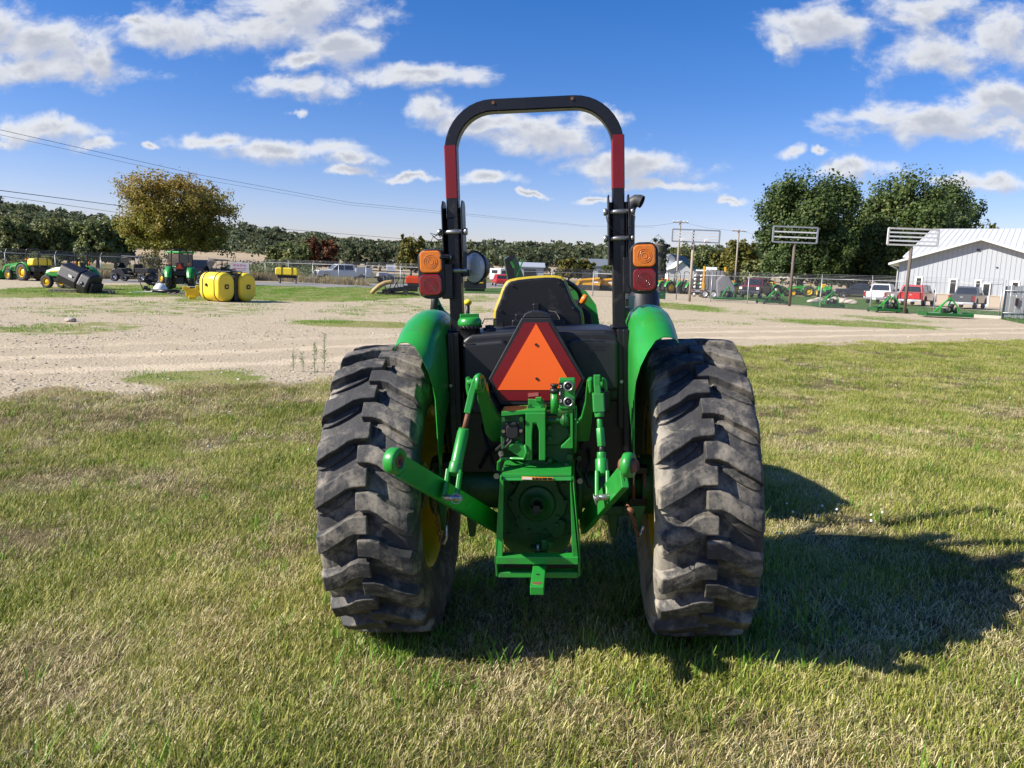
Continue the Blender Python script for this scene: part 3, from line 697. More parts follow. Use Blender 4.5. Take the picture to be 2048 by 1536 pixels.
def make_tyre(side, name_parent, mud_glare_side):
    """side -1 left, +1 right (outer side)"""
    bm = bmesh.new(); n = 144; rings = []
    prof = [(-a, r) for a, r in CARC] + [(a, r) for a, r in reversed(CARC[:-1])]
    vs = []; fs = []; mud_glare = []
    for (u, r) in prof:
        for k in range(n):
            th = 2 * math.pi * k / n; rr_ = r
            vs.append((u, -rr_ * math.cos(th), rr_ * math.sin(th)))
    for i in range(len(prof) - 1):
        for k in range(n):
            k2 = (k + 1) % n; fs.append((i * n + k, i * n + k2, (i + 1) * n + k2, (i + 1) * n + k))
    smf = [True] * len(fs)
    def P(u, phi, r): return (u, -r * math.cos(phi), r * math.sin(phi))
    NL = 22
    for s in (-1, 1):
        for k in range(NL):
            rv = random.Random(k * 7 + s + side * 31)
            phi0 = 2 * math.pi * (k + (0.5 if s > 0 else 0)) / NL + 0.03
            # centreline: u from just past the middle to the shoulder; v = how far the bar trails downwards
            U = [-0.022, 0.03, 0.065, 0.10, 0.15, 0.186, 0.200, 0.2085]
            Vv = [0.0, 0.0, 0.012, 0.040, 0.068, 0.086, 0.094, 0.098]
            Hf = [0.036, 0.037, 0.037, 0.037, 0.038, 0.041, 0.042, 0.040]
            Rr_ = [Rt, Rt, Rt, Rt - 0.001, Rt - 0.004, Rt - 0.010, Rt - 0.040, 0.600]
            sec = []
            for (u, v, hf, rt) in zip(U, Vv, Hf, Rr_):
                base = carc_r(min(0.2085, abs(u))) - 0.012; jit = rv.uniform(-.0025, .0025)
                rt2 = rt - rv.uniform(0, 0.003); sl = 0.009
                def PP(dv, r): return P(s * u, phi0 - (v + dv) / Rt, r)
                sec.append([PP(-hf - sl + jit, base), PP(-hf + jit, rt2), PP(0, rt2 + 0.0005), PP(hf + jit, rt2), PP(hf + sl + jit, base)])
            o = len(vs)
            for q in sec: vs += q
            for i in range(len(sec) - 1):
                for j in range(4): fs.append((o + i * 5 + j, o + i * 5 + j + 1, o + (i + 1) * 5 + j + 1, o + (i + 1) * 5 + j)); smf.append(False)
            fs.append(tuple(o + j for j in range(5))); smf.append(False)
            e = o + (len(sec) - 1) * 5; fs.append(tuple(e + j for j in (4, 3, 2, 1, 0))); smf.append(False)
            # the low oval pad between two bars
            pc = phi0 - (0.098 + 0.055) / Rt * 0.62; o = len(vs); m_ = 14; rad = []
            ctr = (0.118, 0.0)
            for ring, (rs, dr) in enumerate(((1.0, 0.0010), (0.94, 0.0115), (0.0, 0.0130))):
                for j in range(m_ if rs > 0 else 1):
                    a = 2 * math.pi * j / m_; uu = ctr[0] + 0.082 * rs * math.cos(a); dv = 0.030 * rs * math.sin(a) + (uu - 0.1) * 0.62
                    uu = min(uu, 0.2)
                    vs.append(P(s * uu, phi0 - (0.093 + dv) / Rt, carc_r(uu) + dr))
            for j in range(m_):
                j2 = (j + 1) % m_; fs.append((o + j, o + j2, o + m_ + j2, o + m_ + j)); smf.append(False)
                fs.append((o + m_ + j, o + m_ + j2, o + 2 * m_)); smf.append(True)
    # moulded rings on the side walls
    me = bpy.data.meshes.new('tyre'); me.from_pydata(vs, [], fs); me.polygons.foreach_set('use_smooth', smf)
    bm.from_mesh(me); bmesh.ops.recalc_face_normals(bm, faces=bm.faces); bm.to_mesh(me); bm.free()
    a = me.attributes.new('mud_glare', 'FLOAT', 'POINT')
    val = []
    for v in me.vertices:
        r = math.hypot(v.co.y, v.co.z); u = v.co.x * mud_glare_side
        val.append(max(0.0, min(1.0, (u - 0.095) / 0.07)) * (1.0 if r < 0.655 else 0.40) * (1.15 if side > 0 else 0.55) + (0.0 if r < 0.65 else 0.0))  # weaker on the left tyre, where the pale tone stands for sunlight
    a.data.foreach_set('value', val)
    me.materials.append(M_tyre)
    o = bpy.data.objects.new('tyre', me); COL.objects.link(o); o.parent = name_parent
    bv = o.modifiers.new('bevel', 'BEVEL'); bv.width = 0.0045; bv.segments = 2; bv.limit_method = 'ANGLE'; bv.angle_limit = R(38)
    return o
for s in (-1, 1):
    wh = thing('rear_wheel', None, None, (s * At, 0, Rt)); wh.parent = trac
    make_tyre(s, wh, -1)
    rm = MB(); X = axisM((0, 0, 0), (1, 0, 0))
    rm.lathe([(0.400, -0.176), (0.404, -0.165), (0.376, -0.155), (0.362, -0.13), (0.352, -0.06), (0.345, 0.06), (0.356, 0.13), (0.376, 0.155), (0.404, 0.165), (0.400, 0.176)], X, 56)
    # dished centre, set outwards
    dx = 0.05 * s
    rm.lathe([(0.350, dx + .02), (0.31, dx + .03), (0.24, dx - .01), (0.20, dx - 0.03), (0.10, dx - 0.03), (0.001, dx - 0.03)], X, 48)
    rm.lathe([(0.350, dx + .028), (0.31, dx + .038), (0.24, dx - .002), (0.20, dx - 0.022), (0.10, dx - 0.022), (0.001, dx - 0.022)], X, 48)
    rim = rm.build('rim', M_yellow, wh)
    hb = MB(); hb.cyl((-s * 0.12, 0, 0), (-s * 0.02 + dx, 0, 0), 0.11, 24)
    for k in range(8):
        a = 2 * math.pi * k / 8; hb.cyl((dx - 0.05, 0.15 * math.cos(a), 0.15 * math.sin(a)), (dx - 0.0, 0.15 * math.cos(a), 0.15 * math.sin(a)), 0.014, 6)
    hb.build('hub', M_green_shade, wh)

# --- fenders: a curved section swept over the tyre
def fender(s):
    sec = [(0.398, 0.47), (0.398, 0.60), (0.400, 0.70), (0.406, 0.765), (0.424, 0.808), (0.455, 0.832), (0.490, 0.841), (0.525, 0.838), (0.556, 0.826), (0.580, 0.806), (0.592, 0.784), (0.594, 0.770)]
    ph0 = [15, 35, 45, 47, 50, 54, 58, 60, 61, 61.5, 62, 62]
    n = 22; vs = []; th = 0.004
    for layer in (0, 1):
        for j in range(n + 1):
            q = j / n
            for (x, r), p0 in zip(sec, ph0):
                p1 = 168 if r > 0.6 else 160
                a = R(p0 + (p1 - p0) * q); drop = 0.0
                rr_ = r - (th if layer else 0); xx = x + (th if layer and r < 0.75 else 0)
                vs.append((s * xx, -rr_ * math.cos(a), Rt + rr_ * math.sin(a)))
    k = len(sec); fs = []; o2 = (n + 1) * k
    for layer, o in ((0, 0), (1, o2)):
        for j in range(n):
            for i in range(k - 1): fs.append((o + j * k + i, o + j * k + i + 1, o + (j + 1) * k + i + 1, o + (j + 1) * k + i))
    for i in range(k - 1):
        fs.append((i, i + 1, o2 + i + 1, o2 + i)); fs.append((n * k + i, n * k + i + 1, o2 + n * k + i + 1, o2 + n * k + i))
    for j in range(n):
        for i in (0, k - 1): fs.append((j * k + i, (j + 1) * k + i, o2 + (j + 1) * k + i, o2 + j * k + i))
    b = MB(); b.add(vs, fs, True); o = b.build('fender', M_green, trac)
    m_ = o.modifiers.new('es', 'EDGE_SPLIT'); m_.split_angle = R(50)
    return o
for s in (-1, 1): fender(s)

# --- pixel helpers in the tractor frame
def pl(b, pts, y, th):
    """plate: outline at depth y (tractor frame), thickness th forwards"""
    b.prism([TP(px, py, y) for px, py in pts], (0, th, 0))
def ptube(b, pts, r, n=12, **kw): b.tube([TP(*p) for p in pts], r, n, **kw)
def pbolt(b, px, py, y, r=0.011, l=0.014):
    c = TP(px, py, y); b.cyl(c + Vector((0, 0.004, 0)), c + Vector((0, -l, 0)), r, 6)

# --- rear axle, gear case, underbody
b = MB(); b.cyl((-0.50, 0, 0.68), (-0.17, 0, 0.68), 0.085, 24, 0.115); b.cyl((0.50, 0, 0.68), (0.17, 0, 0.68), 0.085, 24, 0.115)
for s in (-1, 1):
    b.cyl((s * 0.46, 0, 0.68), (s * 0.52, 0, 0.68), 0.14, 24); b.box((s * 0.33, -0.02, 0.585), (0.10, 0.18, 0.04)); b.cyl((s * .19, 0, .68), (s * .165, 0, .68), .16, 20)
    b.prism([(s * 0.33 - .035, -0.06, 0.60), (s * 0.33 + .035, -0.06, 0.60), (s * 0.335 + .012, -0.06, 0.44), (s * 0.335 - .012, -0.06, 0.44)], (0, 0.06, 0))
b.build('axle_housing', M_green_shade, trac, 0.006)
b = MB()
gc = [(998,945),(1148,945),(1150,1000),(1146,1060),(1138,1090),(1120,1108),(1025,1108),(1008,1090),(1000,1060),(996,1000)]
pl(b, gc, -0.36, 0.9)
pl(b, [(1008,826),(1142,826),(1150,950),(996,950)], -0.34, 0.7)
b.box((0, 0.9, 0.72), (0.42, 1.3, 0.46))
b.build('gear_case', M_green_shade, trac, 0.012)
b = MB(); c = TP(1075, 1003, -0.36)
lob = []
for k in range(24):
    a = 2 * math.pi * k / 24; r_ = 0.118 + 0.010 * math.cos(6 * a + 0.4); lob.append((c.x + r_ * math.cos(a), c.y, c.z - 0.008 + r_ * 1.12 * math.sin(a)))
b.prism(lob, (0, -0.028, 0)); b.build('rear_cover', M_green_shade, trac, 0.004)
b = MB(); X = axisM(c + Vector((0, -0.028, 0)), (0, -1, 0))
b.lathe([(0.078, 0), (0.078, 0.010), (0.070, 0.012), (0.036, 0.010), (0.034, 0.022), (0.028, 0.022), (0.027, 0.0)], X, 32); b.build('shaft_collar', M_green_shade, trac)
b = MB(); b.cyl(c + Vector((0, -0.03, -0.004)), c + Vector((0, -0.10, -0.006)), 0.0175, 12)
for k in range(6):
    a = k * math.pi / 3; b.box(c + Vector((0.0175 * math.cos(a), -0.08, 0.0175 * math.sin(a) - .005)), (0.006, 0.05, 0.006))
b.build('drive_shaft', M_darkst, trac)
b = MB()
for (px, py) in [(1025,970),(1126,968),(1020,1003),(1132,1002),(1037,1036),(1035,1042),(1115,1033),(1059,1061),(1091,1061),(1018,1068),(1137,1070),(1113,1048),(1122,958),(1028,955),(1100,1075),(1127,1045)]: pbolt(b, px, py, -0.39, 0.0085, 0.012)
b.build('bolts', M_green_shade, trac)
b = MB(); pl(b, [(1102,1044),(1112,1040),(1128,1040),(1132,1048),(1130,1062),(1122,1074),(1108,1076),(1100,1068),(1099,1054)], -0.385, 0.02); b.build('inspection_cover', M_green_shade, trac, 0.003)

# --- PTO guard frame, hitch tower and drawbar
b = MB()
TL, TR, BL, BR = TP(1004,952,-0.62), TP(1143,952,-0.62), TP(993,1126,-0.62), TP(1157,1126,-0.62)
b.prism([TL + Vector((0, .24, .012)), TR + Vector((0, .24, .012)), TR, TL], (0, 0, 0.008))
b.prism([TL, TR, TR + Vector((0, -0.004, -0.018)), TL + Vector((0, -0.004, -0.018))], (0, 0.008, 0))
for (T_, B_, sg) in ((TL, BL, -1), (TR, BR, 1)):
    b.prism([T_, T_ + Vector((0, .24, .01)), B_ + Vector((0, .24, 0)), B_], (0.008 * sg, 0, 0))
    b.prism([B_ + Vector((sg * -.002, 0, .008)), B_ + Vector((sg * -.002, .16, .008)), B_ + Vector((sg * -.002, .14, -.055)), B_ + Vector((sg * -.002, 0.02, -.065))], (0.008 * sg, 0, 0))
    b.prism([T_, B_, B_ + Vector((-0.024 * sg, 0, 0)), T_ + Vector((-0.006 * sg, 0, -0.02))], (0, 0.006, 0))
b.build('shaft_guard', M_green, trac, 0.002)
b = MB(); q = TP(1075, 1117, -0.60); b.bar(Vector((BL.x, q.y, q.z)), Vector((BR.x, q.y, q.z)), 0.05, 0.032)
q2 = TP(1075, 1146, -0.58); b.bar(Vector((BL.x + .004, q2.y, q2.z)), Vector((BR.x - .004, q2.y, q2.z)), 0.045, 0.024); b.build('cross_bar', M_green, trac, 0.003)
b = MB(); q = TP(1075, 1132, -0.5); b.bar(Vector((BL.x + .02, q.y, q.z)), Vector((BR.x - .02, q.y, q.z)), 0.05, 0.03); b.build('support_bar', M_darkst, trac, 0.003)
# drawbar: comes straight towards the viewer, top face visible
e = TP(1074, 1178, -0.82); b = MB()
b.bar(Vector((e.x - .002, -0.30, e.z - 0.001)), Vector((e.x, -0.745, e.z - 0.001)), 0.052, 0.026)
b.bar(Vector((e.x, -0.745, e.z - 0.001)), Vector((e.x, -0.825, e.z - 0.006)), 0.052, 0.034); b.build('drawbar', M_green, trac, 0.003)
b = MB(); b.cyl((e.x, -0.79, e.z + .006), (e.x, -0.79, e.z + .0135), 0.019, 16); b.build('drawbar_hole', M_rust, trac)
b = MB(); b.cyl((e.x - .002, -0.71, e.z + .004), (e.x - .002, -0.71, e.z + .0127), 0.008, 12); b.build('drawbar_hole', M_darkst, trac)
b = MB(); b.bar(Vector((e.x, -0.752, e.z - 0.001)), Vector((e.x, -0.823, e.z - 0.004)), 0.0535, 0.0365); 
# label on the guard
b = MB(); pl(b, [(1043,953),(1106,955),(1106,961),(1043,959.5)], -0.627, 0.002); b.build('warning_decal', M_decalo, trac)
b = MB(); pl(b, [(1045,954.2),(1064,954.9),(1064,959.3),(1045,958.7)], -0.6285, 0.001); b.build('decal_panel', M_decal, trac)
b = MB()
for x0, x1 in ((1066,1069),(1071,1077),(1079,1083),(1085,1094),(1096,1104)): pl(b, [(x0,955.6),(x1,955.8),(x1,960),(x0,959.8)], -0.6285, 0.001)
b.build('decal_print', M_black, trac)
# short post, small lever inside the guard
b = MB(); p0 = TP(1076, 1088, -0.5); b.cyl(p0, p0 - Vector((0, 0, .04)), 0.008, 10); p1 = TP(1076,1074,-.5); b.build('hitch_pin', M_steel, trac)
b = MB(); pl(b, [(1083,1080),(1093,1080),(1094,1100),(1083,1100)], -0.52, 0.02); pl(b, [(1093,1083),(1106,1086),(1104,1094),(1098,1098),(1094,1092)], -0.51, 0.012); pl(b, [(1060,1097),(1094,1098),(1094,1103),(1060,1102)], -0.5, 0.05); b.build('latch', M_green_shade, trac, 0.002)

# --- top-link yoke and casting above the guard
b = MB()
pl(b, [(1051,826),(1091,826),(1091,921),(1078,921),(1078,862),(1073,846),(1066,846),(1064,870),(1064,921),(1051,921)], -0.56, 0.014)
pl(b, [(1051,826),(1064,846),(1064,921),(1051,921)], -0.55, 0.16); pl(b, [(1078,846),(1091,826),(1091,921),(1078,921)], -0.55, 0.16)
pl(b, [(1002,823),(1050,820),(1091,819),(1091,828),(1050,829),(1008,833),(1002,833)], -0.54, 0.12)
b.build('top_link_bracket', M_green, trac, 0.003)
b = MB(); pl(b, [(1056,798),(1072,799),(1088,798),(1088,830),(1057,830)], -0.46, 0.010); pl(b, [(1071,795),(1083,795),(1083,803),(1071,803)], -0.47, 0.02); b.build('latch_tab', M_green, trac, 0.002)
b = MB(); pl(b, [(1001,828),(1048,828),(1048,846),(1050,868),(1048,900),(1003,900),(1001,880)], -0.52, 0.13); b.build('valve_block', M_green_shade, trac, 0.006)
b = MB(); pl(b, [(1003,858),(1012,846),(1038,845),(1049,858),(1047,868),(1040,874),(1010,874),(1002,868)], -0.535, 0.012); b.build('socket_plate', M_plastic, trac, 0.002)
b = MB(); c = TP(1025, 861, -0.535); b.prism([tuple(p) for p in rrect(c.x, c.z, 0.048, 0.058, 0.02, c.y)], (0, -0.022, 0)); b.box((c.x, c.y - .012, c.z + .03), (.036, .03, .01)); b.build('trailer_socket', M_plastic, trac, 0.003)
b = MB(); pbolt(b, 1007, 862, -0.535, 0.0075, 0.008); pbolt(b, 1042, 861, -0.535, 0.0075, 0.008); b.build('socket_bolt', M_chrome, trac)
b = MB(); pl(b, [(1014,892),(1024,889),(1030,886),(1044,887),(1050,891),(1052,906),(1048,916),(1040,914),(1030,908),(1016,899)], -0.54, 0.07)
b.cyl(TP(1034,886,-.52), TP(1034,880,-.52), 0.012, 8); b.cyl(TP(1018,893,-.52), TP(1018,888,-.52), 0.008, 8)
ptube(b, [(1050,890,-.56),(1053,904,-.57),(1048,918,-.56),(1030,917,-.55),(1006,917,-.53),(997,924,-.5),(996,940,-.48)], 0.006, 8); b.build('linkage_casting', M_green, trac, 0.003)
b = MB(); ptube(b, [(1025,876,-.54),(1022,884,-.55),(1014,892,-.55),(1008,900,-.53),(1010,910,-.5),(1002,905,-.4)], 0.006, 8); ptube(b, [(1020,878,-.54),(1003,892,-.5),(990,903,-.35),(975,906,-.2)], 0.009, 8); b.build('wiring_hose', M_rubber, trac)
for P_ in ([(960,935,-.12),(975,905,-.2),(992,892,-.3),(1003,900,-.4),(1002,930,-.42)], [(965,850,-.13),(975,890,-.2),(985,925,-.25),(994,950,-.3)], [(1165,870,-.15),(1160,905,-.25),(1152,935,-.3),(1160,960,-.3)], [(1128,838,-.47),(1140,858,-.5),(1150,880,-.46),(1158,915,-.3)], [(1176,900,-.14),(1180,925,-.2),(1170,950,-.25),(1180,975,-.28)]):
    b = MB(); ptube(b, P_, 0.008, 8); b.build('hydraulic_hose', M_rubber, trac)
for (px, py, y, r_) in ((1003,905,-.42,.013), (994,950,-.31,.014), (1160,960,-.31,.013), (1158,915,-.31,.012), (1012,935,-.5,.012), (1139,912,-.49,.012), (1086,812,-.48,.009), (1060,812,-.48,.009), (1008,838,-.55,.008), (1043,838,-.55,.008)):
    b = MB(); pbolt(b, px, py, y, r_, .02); b.build('fitting', M_steel if r_ > .0125 else M_green_shade, trac)
b = MB(); ptube(b, [(1030,936,-.45),(1075,924,-.46),(1118,936,-.45)], 0.001, 4)
dome = []
for k in range(13):
    a = math.pi * k / 12; dome.append((1073 + 47 * math.cos(a), 950 - 30 * math.sin(a)))
pl(b, dome, -0.48, 0.14); b.build('housing_cover', M_green_shade, trac, 0.006)
b = MB(); pl(b, [(1092,824),(1136,824),(1142,850),(1138,872),(1118,890),(1092,890)], -0.48, 0.03)
b.cyl(TP(1090,840,-.51), TP(1122,840,-.51), 0.014, 14); b.lathe([(0.014,0),(0.030,0.012),(0.030,0.022),(0.014,0.026)], axisM(TP(1120,840,-.51), (1,0,0)), 16)
b.lathe([(0.03,0),(0.03,0.012),(0.018,0.016),(0.0,0.016)], axisM(TP(1130,840,-.51), (1,0,0)), 16)
for (px, py) in ((1099,854),(1099,876),(1100,920),(1133,929),(1098,838),(1130,833),(1130,850)): pbolt(b, px, py, -0.50, 0.011, 0.016)
pl(b, [(1091,890),(1142,888),(1144,925),(1138,934),(1128,934),(1110,920),(1091,915)], -0.46, 0.02)
b.build('rockshaft_cover', M_green_shade, trac, 0.003)
b = MB(); pl(b, [(1116,818),(1146,818),(1146,897),(1141,897),(1141,823),(1116,822)], -0.56, 0.02); pl(b, [(1122,893),(1141,875),(1141,897),(1122,897)], -0.56, 0.02); b.build('coupler_bracket', M_green, trac, 0.002)
b = MB(); pl(b, [(1118,758),(1150,758),(1150,818),(1118,818)], -0.57, 0.05); b.build('coupler_block', M_green, trac, 0.003)
for py in (772, 803):
    c = TP(1137, py, -0.57); b = MB(); X = axisM(c, (0, -1, 0)); b.lathe([(0.0205, -0.01), (0.0205, 0.010), (0.0185, 0.014), (0.014, 0.014), (0.0125, 0.002)], X, 24)
    cpl = b.build('hydraulic_coupler', M_steel, trac)
    b = MB(); b.lathe([(0.0128, 0.003), (0.008, 0.003), (0.007, 0.012), (0.002, 0.012), (0.0001, 0.010)], X, 16); b.build('coupler_valve', M_darkst, cpl)
b = MB(); pl(b, [(1118,765),(1124.5,765),(1124.5,809),(1118,809)], -0.574, 0.003); lab = b.build('coupler_decal', M_plastic, trac)
b = MB()
for cy in (773, 802):
    for (x, y0, y1) in ((1119.3, cy - 2.5, cy - 1.5), (1119.3, cy + 1.5, cy + 2.5)): pl(b, [(x,y0),(1123,y0),(1123,y1),(x,y1)], -0.5755, 0.001)
    pl(b, [(1122.3,cy-2.5),(1123.2,cy-2.5),(1123.2,cy+2.5),(1122.3,cy+2.5)], -0.5755, 0.001)
pl(b, [(1118.5,784),(1120.5,784),(1120.5,790),(1118.5,790)], -0.5755, 0.001); b.build('decal_print', M_white, lab)
b = MB(); ptube(b, [(1109,826,-.52),(1109,784,-.52)], 0.0155, 16); b.build('filler_tube', M_green, trac)
b = MB(); ptube(b, [(1109,786,-.52),(1109,777,-.52)], 0.018, 16); ptube(b, [(1109,777,-.52),(1109,771,-.52)], 0.011, 14); ptube(b, [(1109,772,-.52),(1109,768,-.52)], 0.0165, 14); b.build('filler_cap', M_plastic, trac)
b = MB(); ptube(b, [(1151,812,-.5),(1151,860,-.5),(1150,905,-.48)], 0.006, 8); ptube(b, [(1151,838,-.51),(1160,843,-.53),(1162,838,-.53)], 0.004, 6); b.build('hydraulic_pipe', M_green, trac)

# --- rockshaft arms
def slab(pts, y0, y1, th, name, m=M_green, bev=0.004):
    """plate whose depth runs from y0 (bottom) to y1 (top)"""
    ymin = min(p[1] for p in pts); ymax = max(p[1] for p in pts); b = MB()
    P = [TP(px, py, y1 + (y0 - y1) * (py - ymin) / (ymax - ymin)) for px, py in pts]
    b.prism(P, (0, th, 0)); return b.build(name, m, trac, bev)
slab([(951,768),(962,760),(972,770),(978,800),(992,826),(1003,838),(1003,882),(985,884),(970,868),(962,828),(955,800)], -0.30, -0.52, 0.06, 'lift_arm')
slab([(1174,762),(1186,757),(1187,800),(1184,840),(1178,882),(1150,884),(1150,850),(1162,836),(1170,806)], -0.30, -0.50, 0.05, 'lift_arm')
b = MB(); b.cyl(TP(996,862,-.27), TP(1152,862,-.27), 0.05, 20); b.build('rockshaft', M_green_shade, trac)
# clevis lugs at the arm ends
b = MB(); c = TP(958, 768, -0.53); b.torus(c, 0.030, 0.014, Matrix.Rotation(R(90), 4, 'Y') @ Matrix.Rotation(R(20), 4, 'X'), 20, 8); b.build('arm_eye', M_green, trac)
b = MB(); b.cyl(TP(934,764,-.53), TP(970,766,-.53), 0.014, 12); pl(b, [(931,755),(939,758),(939,790),(934,792),(931,775)], -0.54, 0.05); pl(b, [(961,757),(969,760),(969,775),(962,772)], -0.54, 0.05); b.build('arm_clevis', M_green, trac, 0.004)
b = MB(); pl(b, [(1176,760),(1184,757),(1184,784),(1178,788)], -0.55, 0.07); pl(b, [(1205,757),(1214,762),(1215,782),(1211,785),(1205,772)], -0.55, 0.06); b.cyl(TP(1176,770,-.52), TP(1214,770,-.52), 0.013, 12); b.build('arm_clevis', M_green, trac, 0.004)

# --- lift links
def rod(b, p0, p1, r, n=14): b.cyl(TP(*p0), TP(*p1), r, n)
def fork(b, p, q, w, th, gap):
    """two cheeks from p to q"""
    P, Q = TP(*p), TP(*q); d = (Q - P).normalized(); sx = d.cross(Vector((0, 1, 0))).normalized()
    for s in (-1, 1): b.bar(P + sx * s * (gap / 2 + th / 2), Q + sx * s * (gap / 2 + th / 2), th, w, (0, -1, 0))
# left
b = MB(); b.sweep([TP(957,752,-.56), TP(950,766,-.56), TP(944,785,-.565), TP(940,803,-.57), TP(935,825,-.58)], 0.026, 0.03, (0,1,0)); b.torus(TP(957,765,-.56), 0.024, 0.012, Matrix.Rotation(R(90), 4, 'Y'), 18, 8); b.build('lift_link_upper', M_green, trac, 0.003)
b = MB(); rod(b, (937,822,-.58), (928,860,-.60), 0.0095); b.build('adjusting_screw', M_rust, trac)
b = MB(); rod(b, (928,856,-.60), (927,864,-.60), 0.021); rod(b, (927,862,-.60), (908,950,-.70), 0.0235, 16); rod(b, (913,925,-.68), (908,948,-.70), 0.026, 16)
fork(b, (909,940,-.69), (901,998,-.74), 0.045, 0.016, 0.030); b.build('lift_link', M_green, trac, 0.004)
b = MB(); rod(b, (888,995,-.76), (925,996,-.76), 0.012); c = TP(912,997,-.785); b.torus(c, 0.0185, 0.0022, Matrix.Rotation(R(70), 4, 'X'), 24, 6); b.ball(TP(903,996,-.785), 0.011, 8); b.build('link_pin', M_steel, trac)
# right
b = MB(); b.sweep([TP(1194,750,-.57), TP(1194,770,-.57), TP(1196,790,-.575)], 0.026, 0.035, (0,1,0)); b.sweep([TP(1196,786,-.575), TP(1198,822,-.585)], 0.046, 0.045, (0,1,0)); rod(b, (1198,820,-.585), (1199,834,-.59), 0.019); b.build('lift_link_upper', M_green, trac, 0.004)
b = MB(); rod(b, (1199,832,-.59), (1199,842,-.59), 0.0095); rod(b, (1203,888,-.62), (1203,908,-.63), 0.0095); b.build('adjusting_screw', M_darkst, trac)
b = MB(); rod(b, (1199,838,-.59), (1200,858,-.60), 0.011); b.cyl(TP(1200,856,-.60), TP(1203,893,-.62), 0.0175, 6); b.build('turnbuckle', M_green, trac, 0.002)
b = MB(); rod(b, (1203,904,-.63), (1203,922,-.64), 0.018); rod(b, (1203,918,-.64), (1204,950,-.67), 0.0245, 16); fork(b, (1204,944,-.67), (1204,1003,-.74), 0.046, 0.014, 0.026); b.build('lift_link', M_green, trac, 0.004)
b = MB(); rod(b, (1188,997,-.77), (1222,992,-.77), 0.011); b.torus(TP(1190,999,-.79), 0.020, 0.0022, Matrix.Rotation(R(75), 4, 'Y'), 24, 6); b.ball(TP(1195,996,-.785), 0.010, 8); b.build('link_pin', M_steel, trac)

# --- lower (draft) links
def draft(s, po, pi, name='draft_link'):
    b = MB(); Po, Pi = TP(*po), TP(*pi); b.bar(Po, Pi, 0.026, 0.082, (0, 0, 1)); return b.build(name, M_green, trac, 0.003)
dl = draft(-1, (800, 933, -0.95), (1004, 1052, -0.22))
b = MB(); c = TP(790, 922, -.965); d = (TP(800,933,-.95) - TP(1004,1052,-.22)).normalized(); nrm = d.cross(Vector((0, 0, 1))).normalized()
X = axisM(c, nrm); b.lathe([(0.026, -0.022), (0.044, -0.022), (0.048, -0.014), (0.048, 0.014), (0.044, 0.022), (0.026, 0.022), (0.026, -0.022)], X, 24); b.build('link_eye', M_green, trac)
b = MB(); b.lathe([(0.014, -0.024), (0.024, -0.018), (0.027, 0), (0.024, 0.018), (0.014, 0.024), (0.014, -0.024)], X, 20); b.build('ball_joint', M_rust, trac)
Po, Pi = TP(1248, 953, -0.92), TP(1165, 1050, -0.25)
b = MB(); b.bar(Po, Pi, 0.026, 0.080, (0, 0, 1)); b.build('draft_link', M_green, trac, 0.003)
b = MB(); c = TP(1257, 930, -.93); d = (Po - Pi).normalized(); X = axisM(c, (-0.92, 0.38, 0.0)); b.lathe([(0.026, -0.016), (0.042, -0.016), (0.045, 0), (0.042, 0.016), (0.026, 0.016), (0.026, -0.016)], X, 24); b.build('link_eye', M_green, trac)
b = MB(); b.lathe([(0.016, -0.034), (0.024, -0.026), (0.027, 0), (0.024, 0.026), (0.016, 0.034), (0.016, -0.034)], X, 20); b.build('ball_joint', M_rust, trac)
b = MB(); b.torus(TP(1247,951,-.95), 0.018, 0.0018, Matrix.Rotation(R(80), 4, 'Y'), 20, 5); b.build('lynch_ring', M_darkst, trac)

# --- stabiliser chains, hanging hooks, sway blocks
def chain(pts, name='chain'):
    b = MB(); P = [TP(*p) for p in pts]; k = 0
    for a, c in zip(P[:-1], P[1:]):
        l = (c - a).length; n = max(1, int(l / 0.022))
        for i in range(n):
            m_ = a.lerp(c, (i + .5) / n); d = (c - a).normalized(); X = Vector(d).to_track_quat('Y', 'Z').to_matrix().to_4x4() @ Matrix.Rotation(R(90) * (k % 2), 4, 'Y') @ Matrix.Diagonal((0.75, 1.35, 1, 1))
            b.torus(m_, 0.0105, 0.0036, X, 10, 5); k += 1
    return b.build(name, M_rust, trac)
chain([(868,1005,-.45),(876,1050,-.4),(882,1085,-.38)]); chain([(1255,1010,-.45),(1266,1040,-.42),(1276,1072,-.38)])
b = MB(); ptube(b, [(893,1050,-.38),(893,1075,-.38),(889,1086,-.38),(881,1086,-.38)], 0.008, 8); ptube(b, [(1286,1052,-.36),(1282,1068,-.36),(1275,1072,-.36)], 0.008, 8); b.build('chain_hook', M_steel, trac)
b = MB(); pl(b, [(875,1000),(897,1000),(893,1020),(889,1062),(882,1062),(878,1020)], -0.33, 0.02); pl(b, [(1261,1012),(1292,1012),(1286,1030),(1284,1064),(1274,1064),(1272,1030)], -0.33, 0.02); b.build('sway_bracket', M_green_shade, trac, 0.003)
b = MB()
for x in (1267, 1288): ptube(b, [(x, 940, -.13), (x, 1008, -.13)], 0.008, 8)
for x in (886, 866): ptube(b, [(x, 930, -.13), (x, 1000, -.13)], 0.008, 8)
b.build('u_bolt', M_rust, trac)
b = MB(); pl(b, [(1256,935),(1296,935),(1296,948),(1256,948)], -0.14, 0.2); pl(b, [(1258,998),(1294,998),(1294,1012),(1258,1012)], -0.14, 0.2); pl(b, [(862,925),(900,925),(900,938),(862,938)], -0.14, 0.2); b.build('axle_clamp', M_black, trac, 0.004)
b = MB(); c = TP(1260, 1022, -.48); b.ball(c, 0.016, 8); b.build('shackle', M_rust, trac)

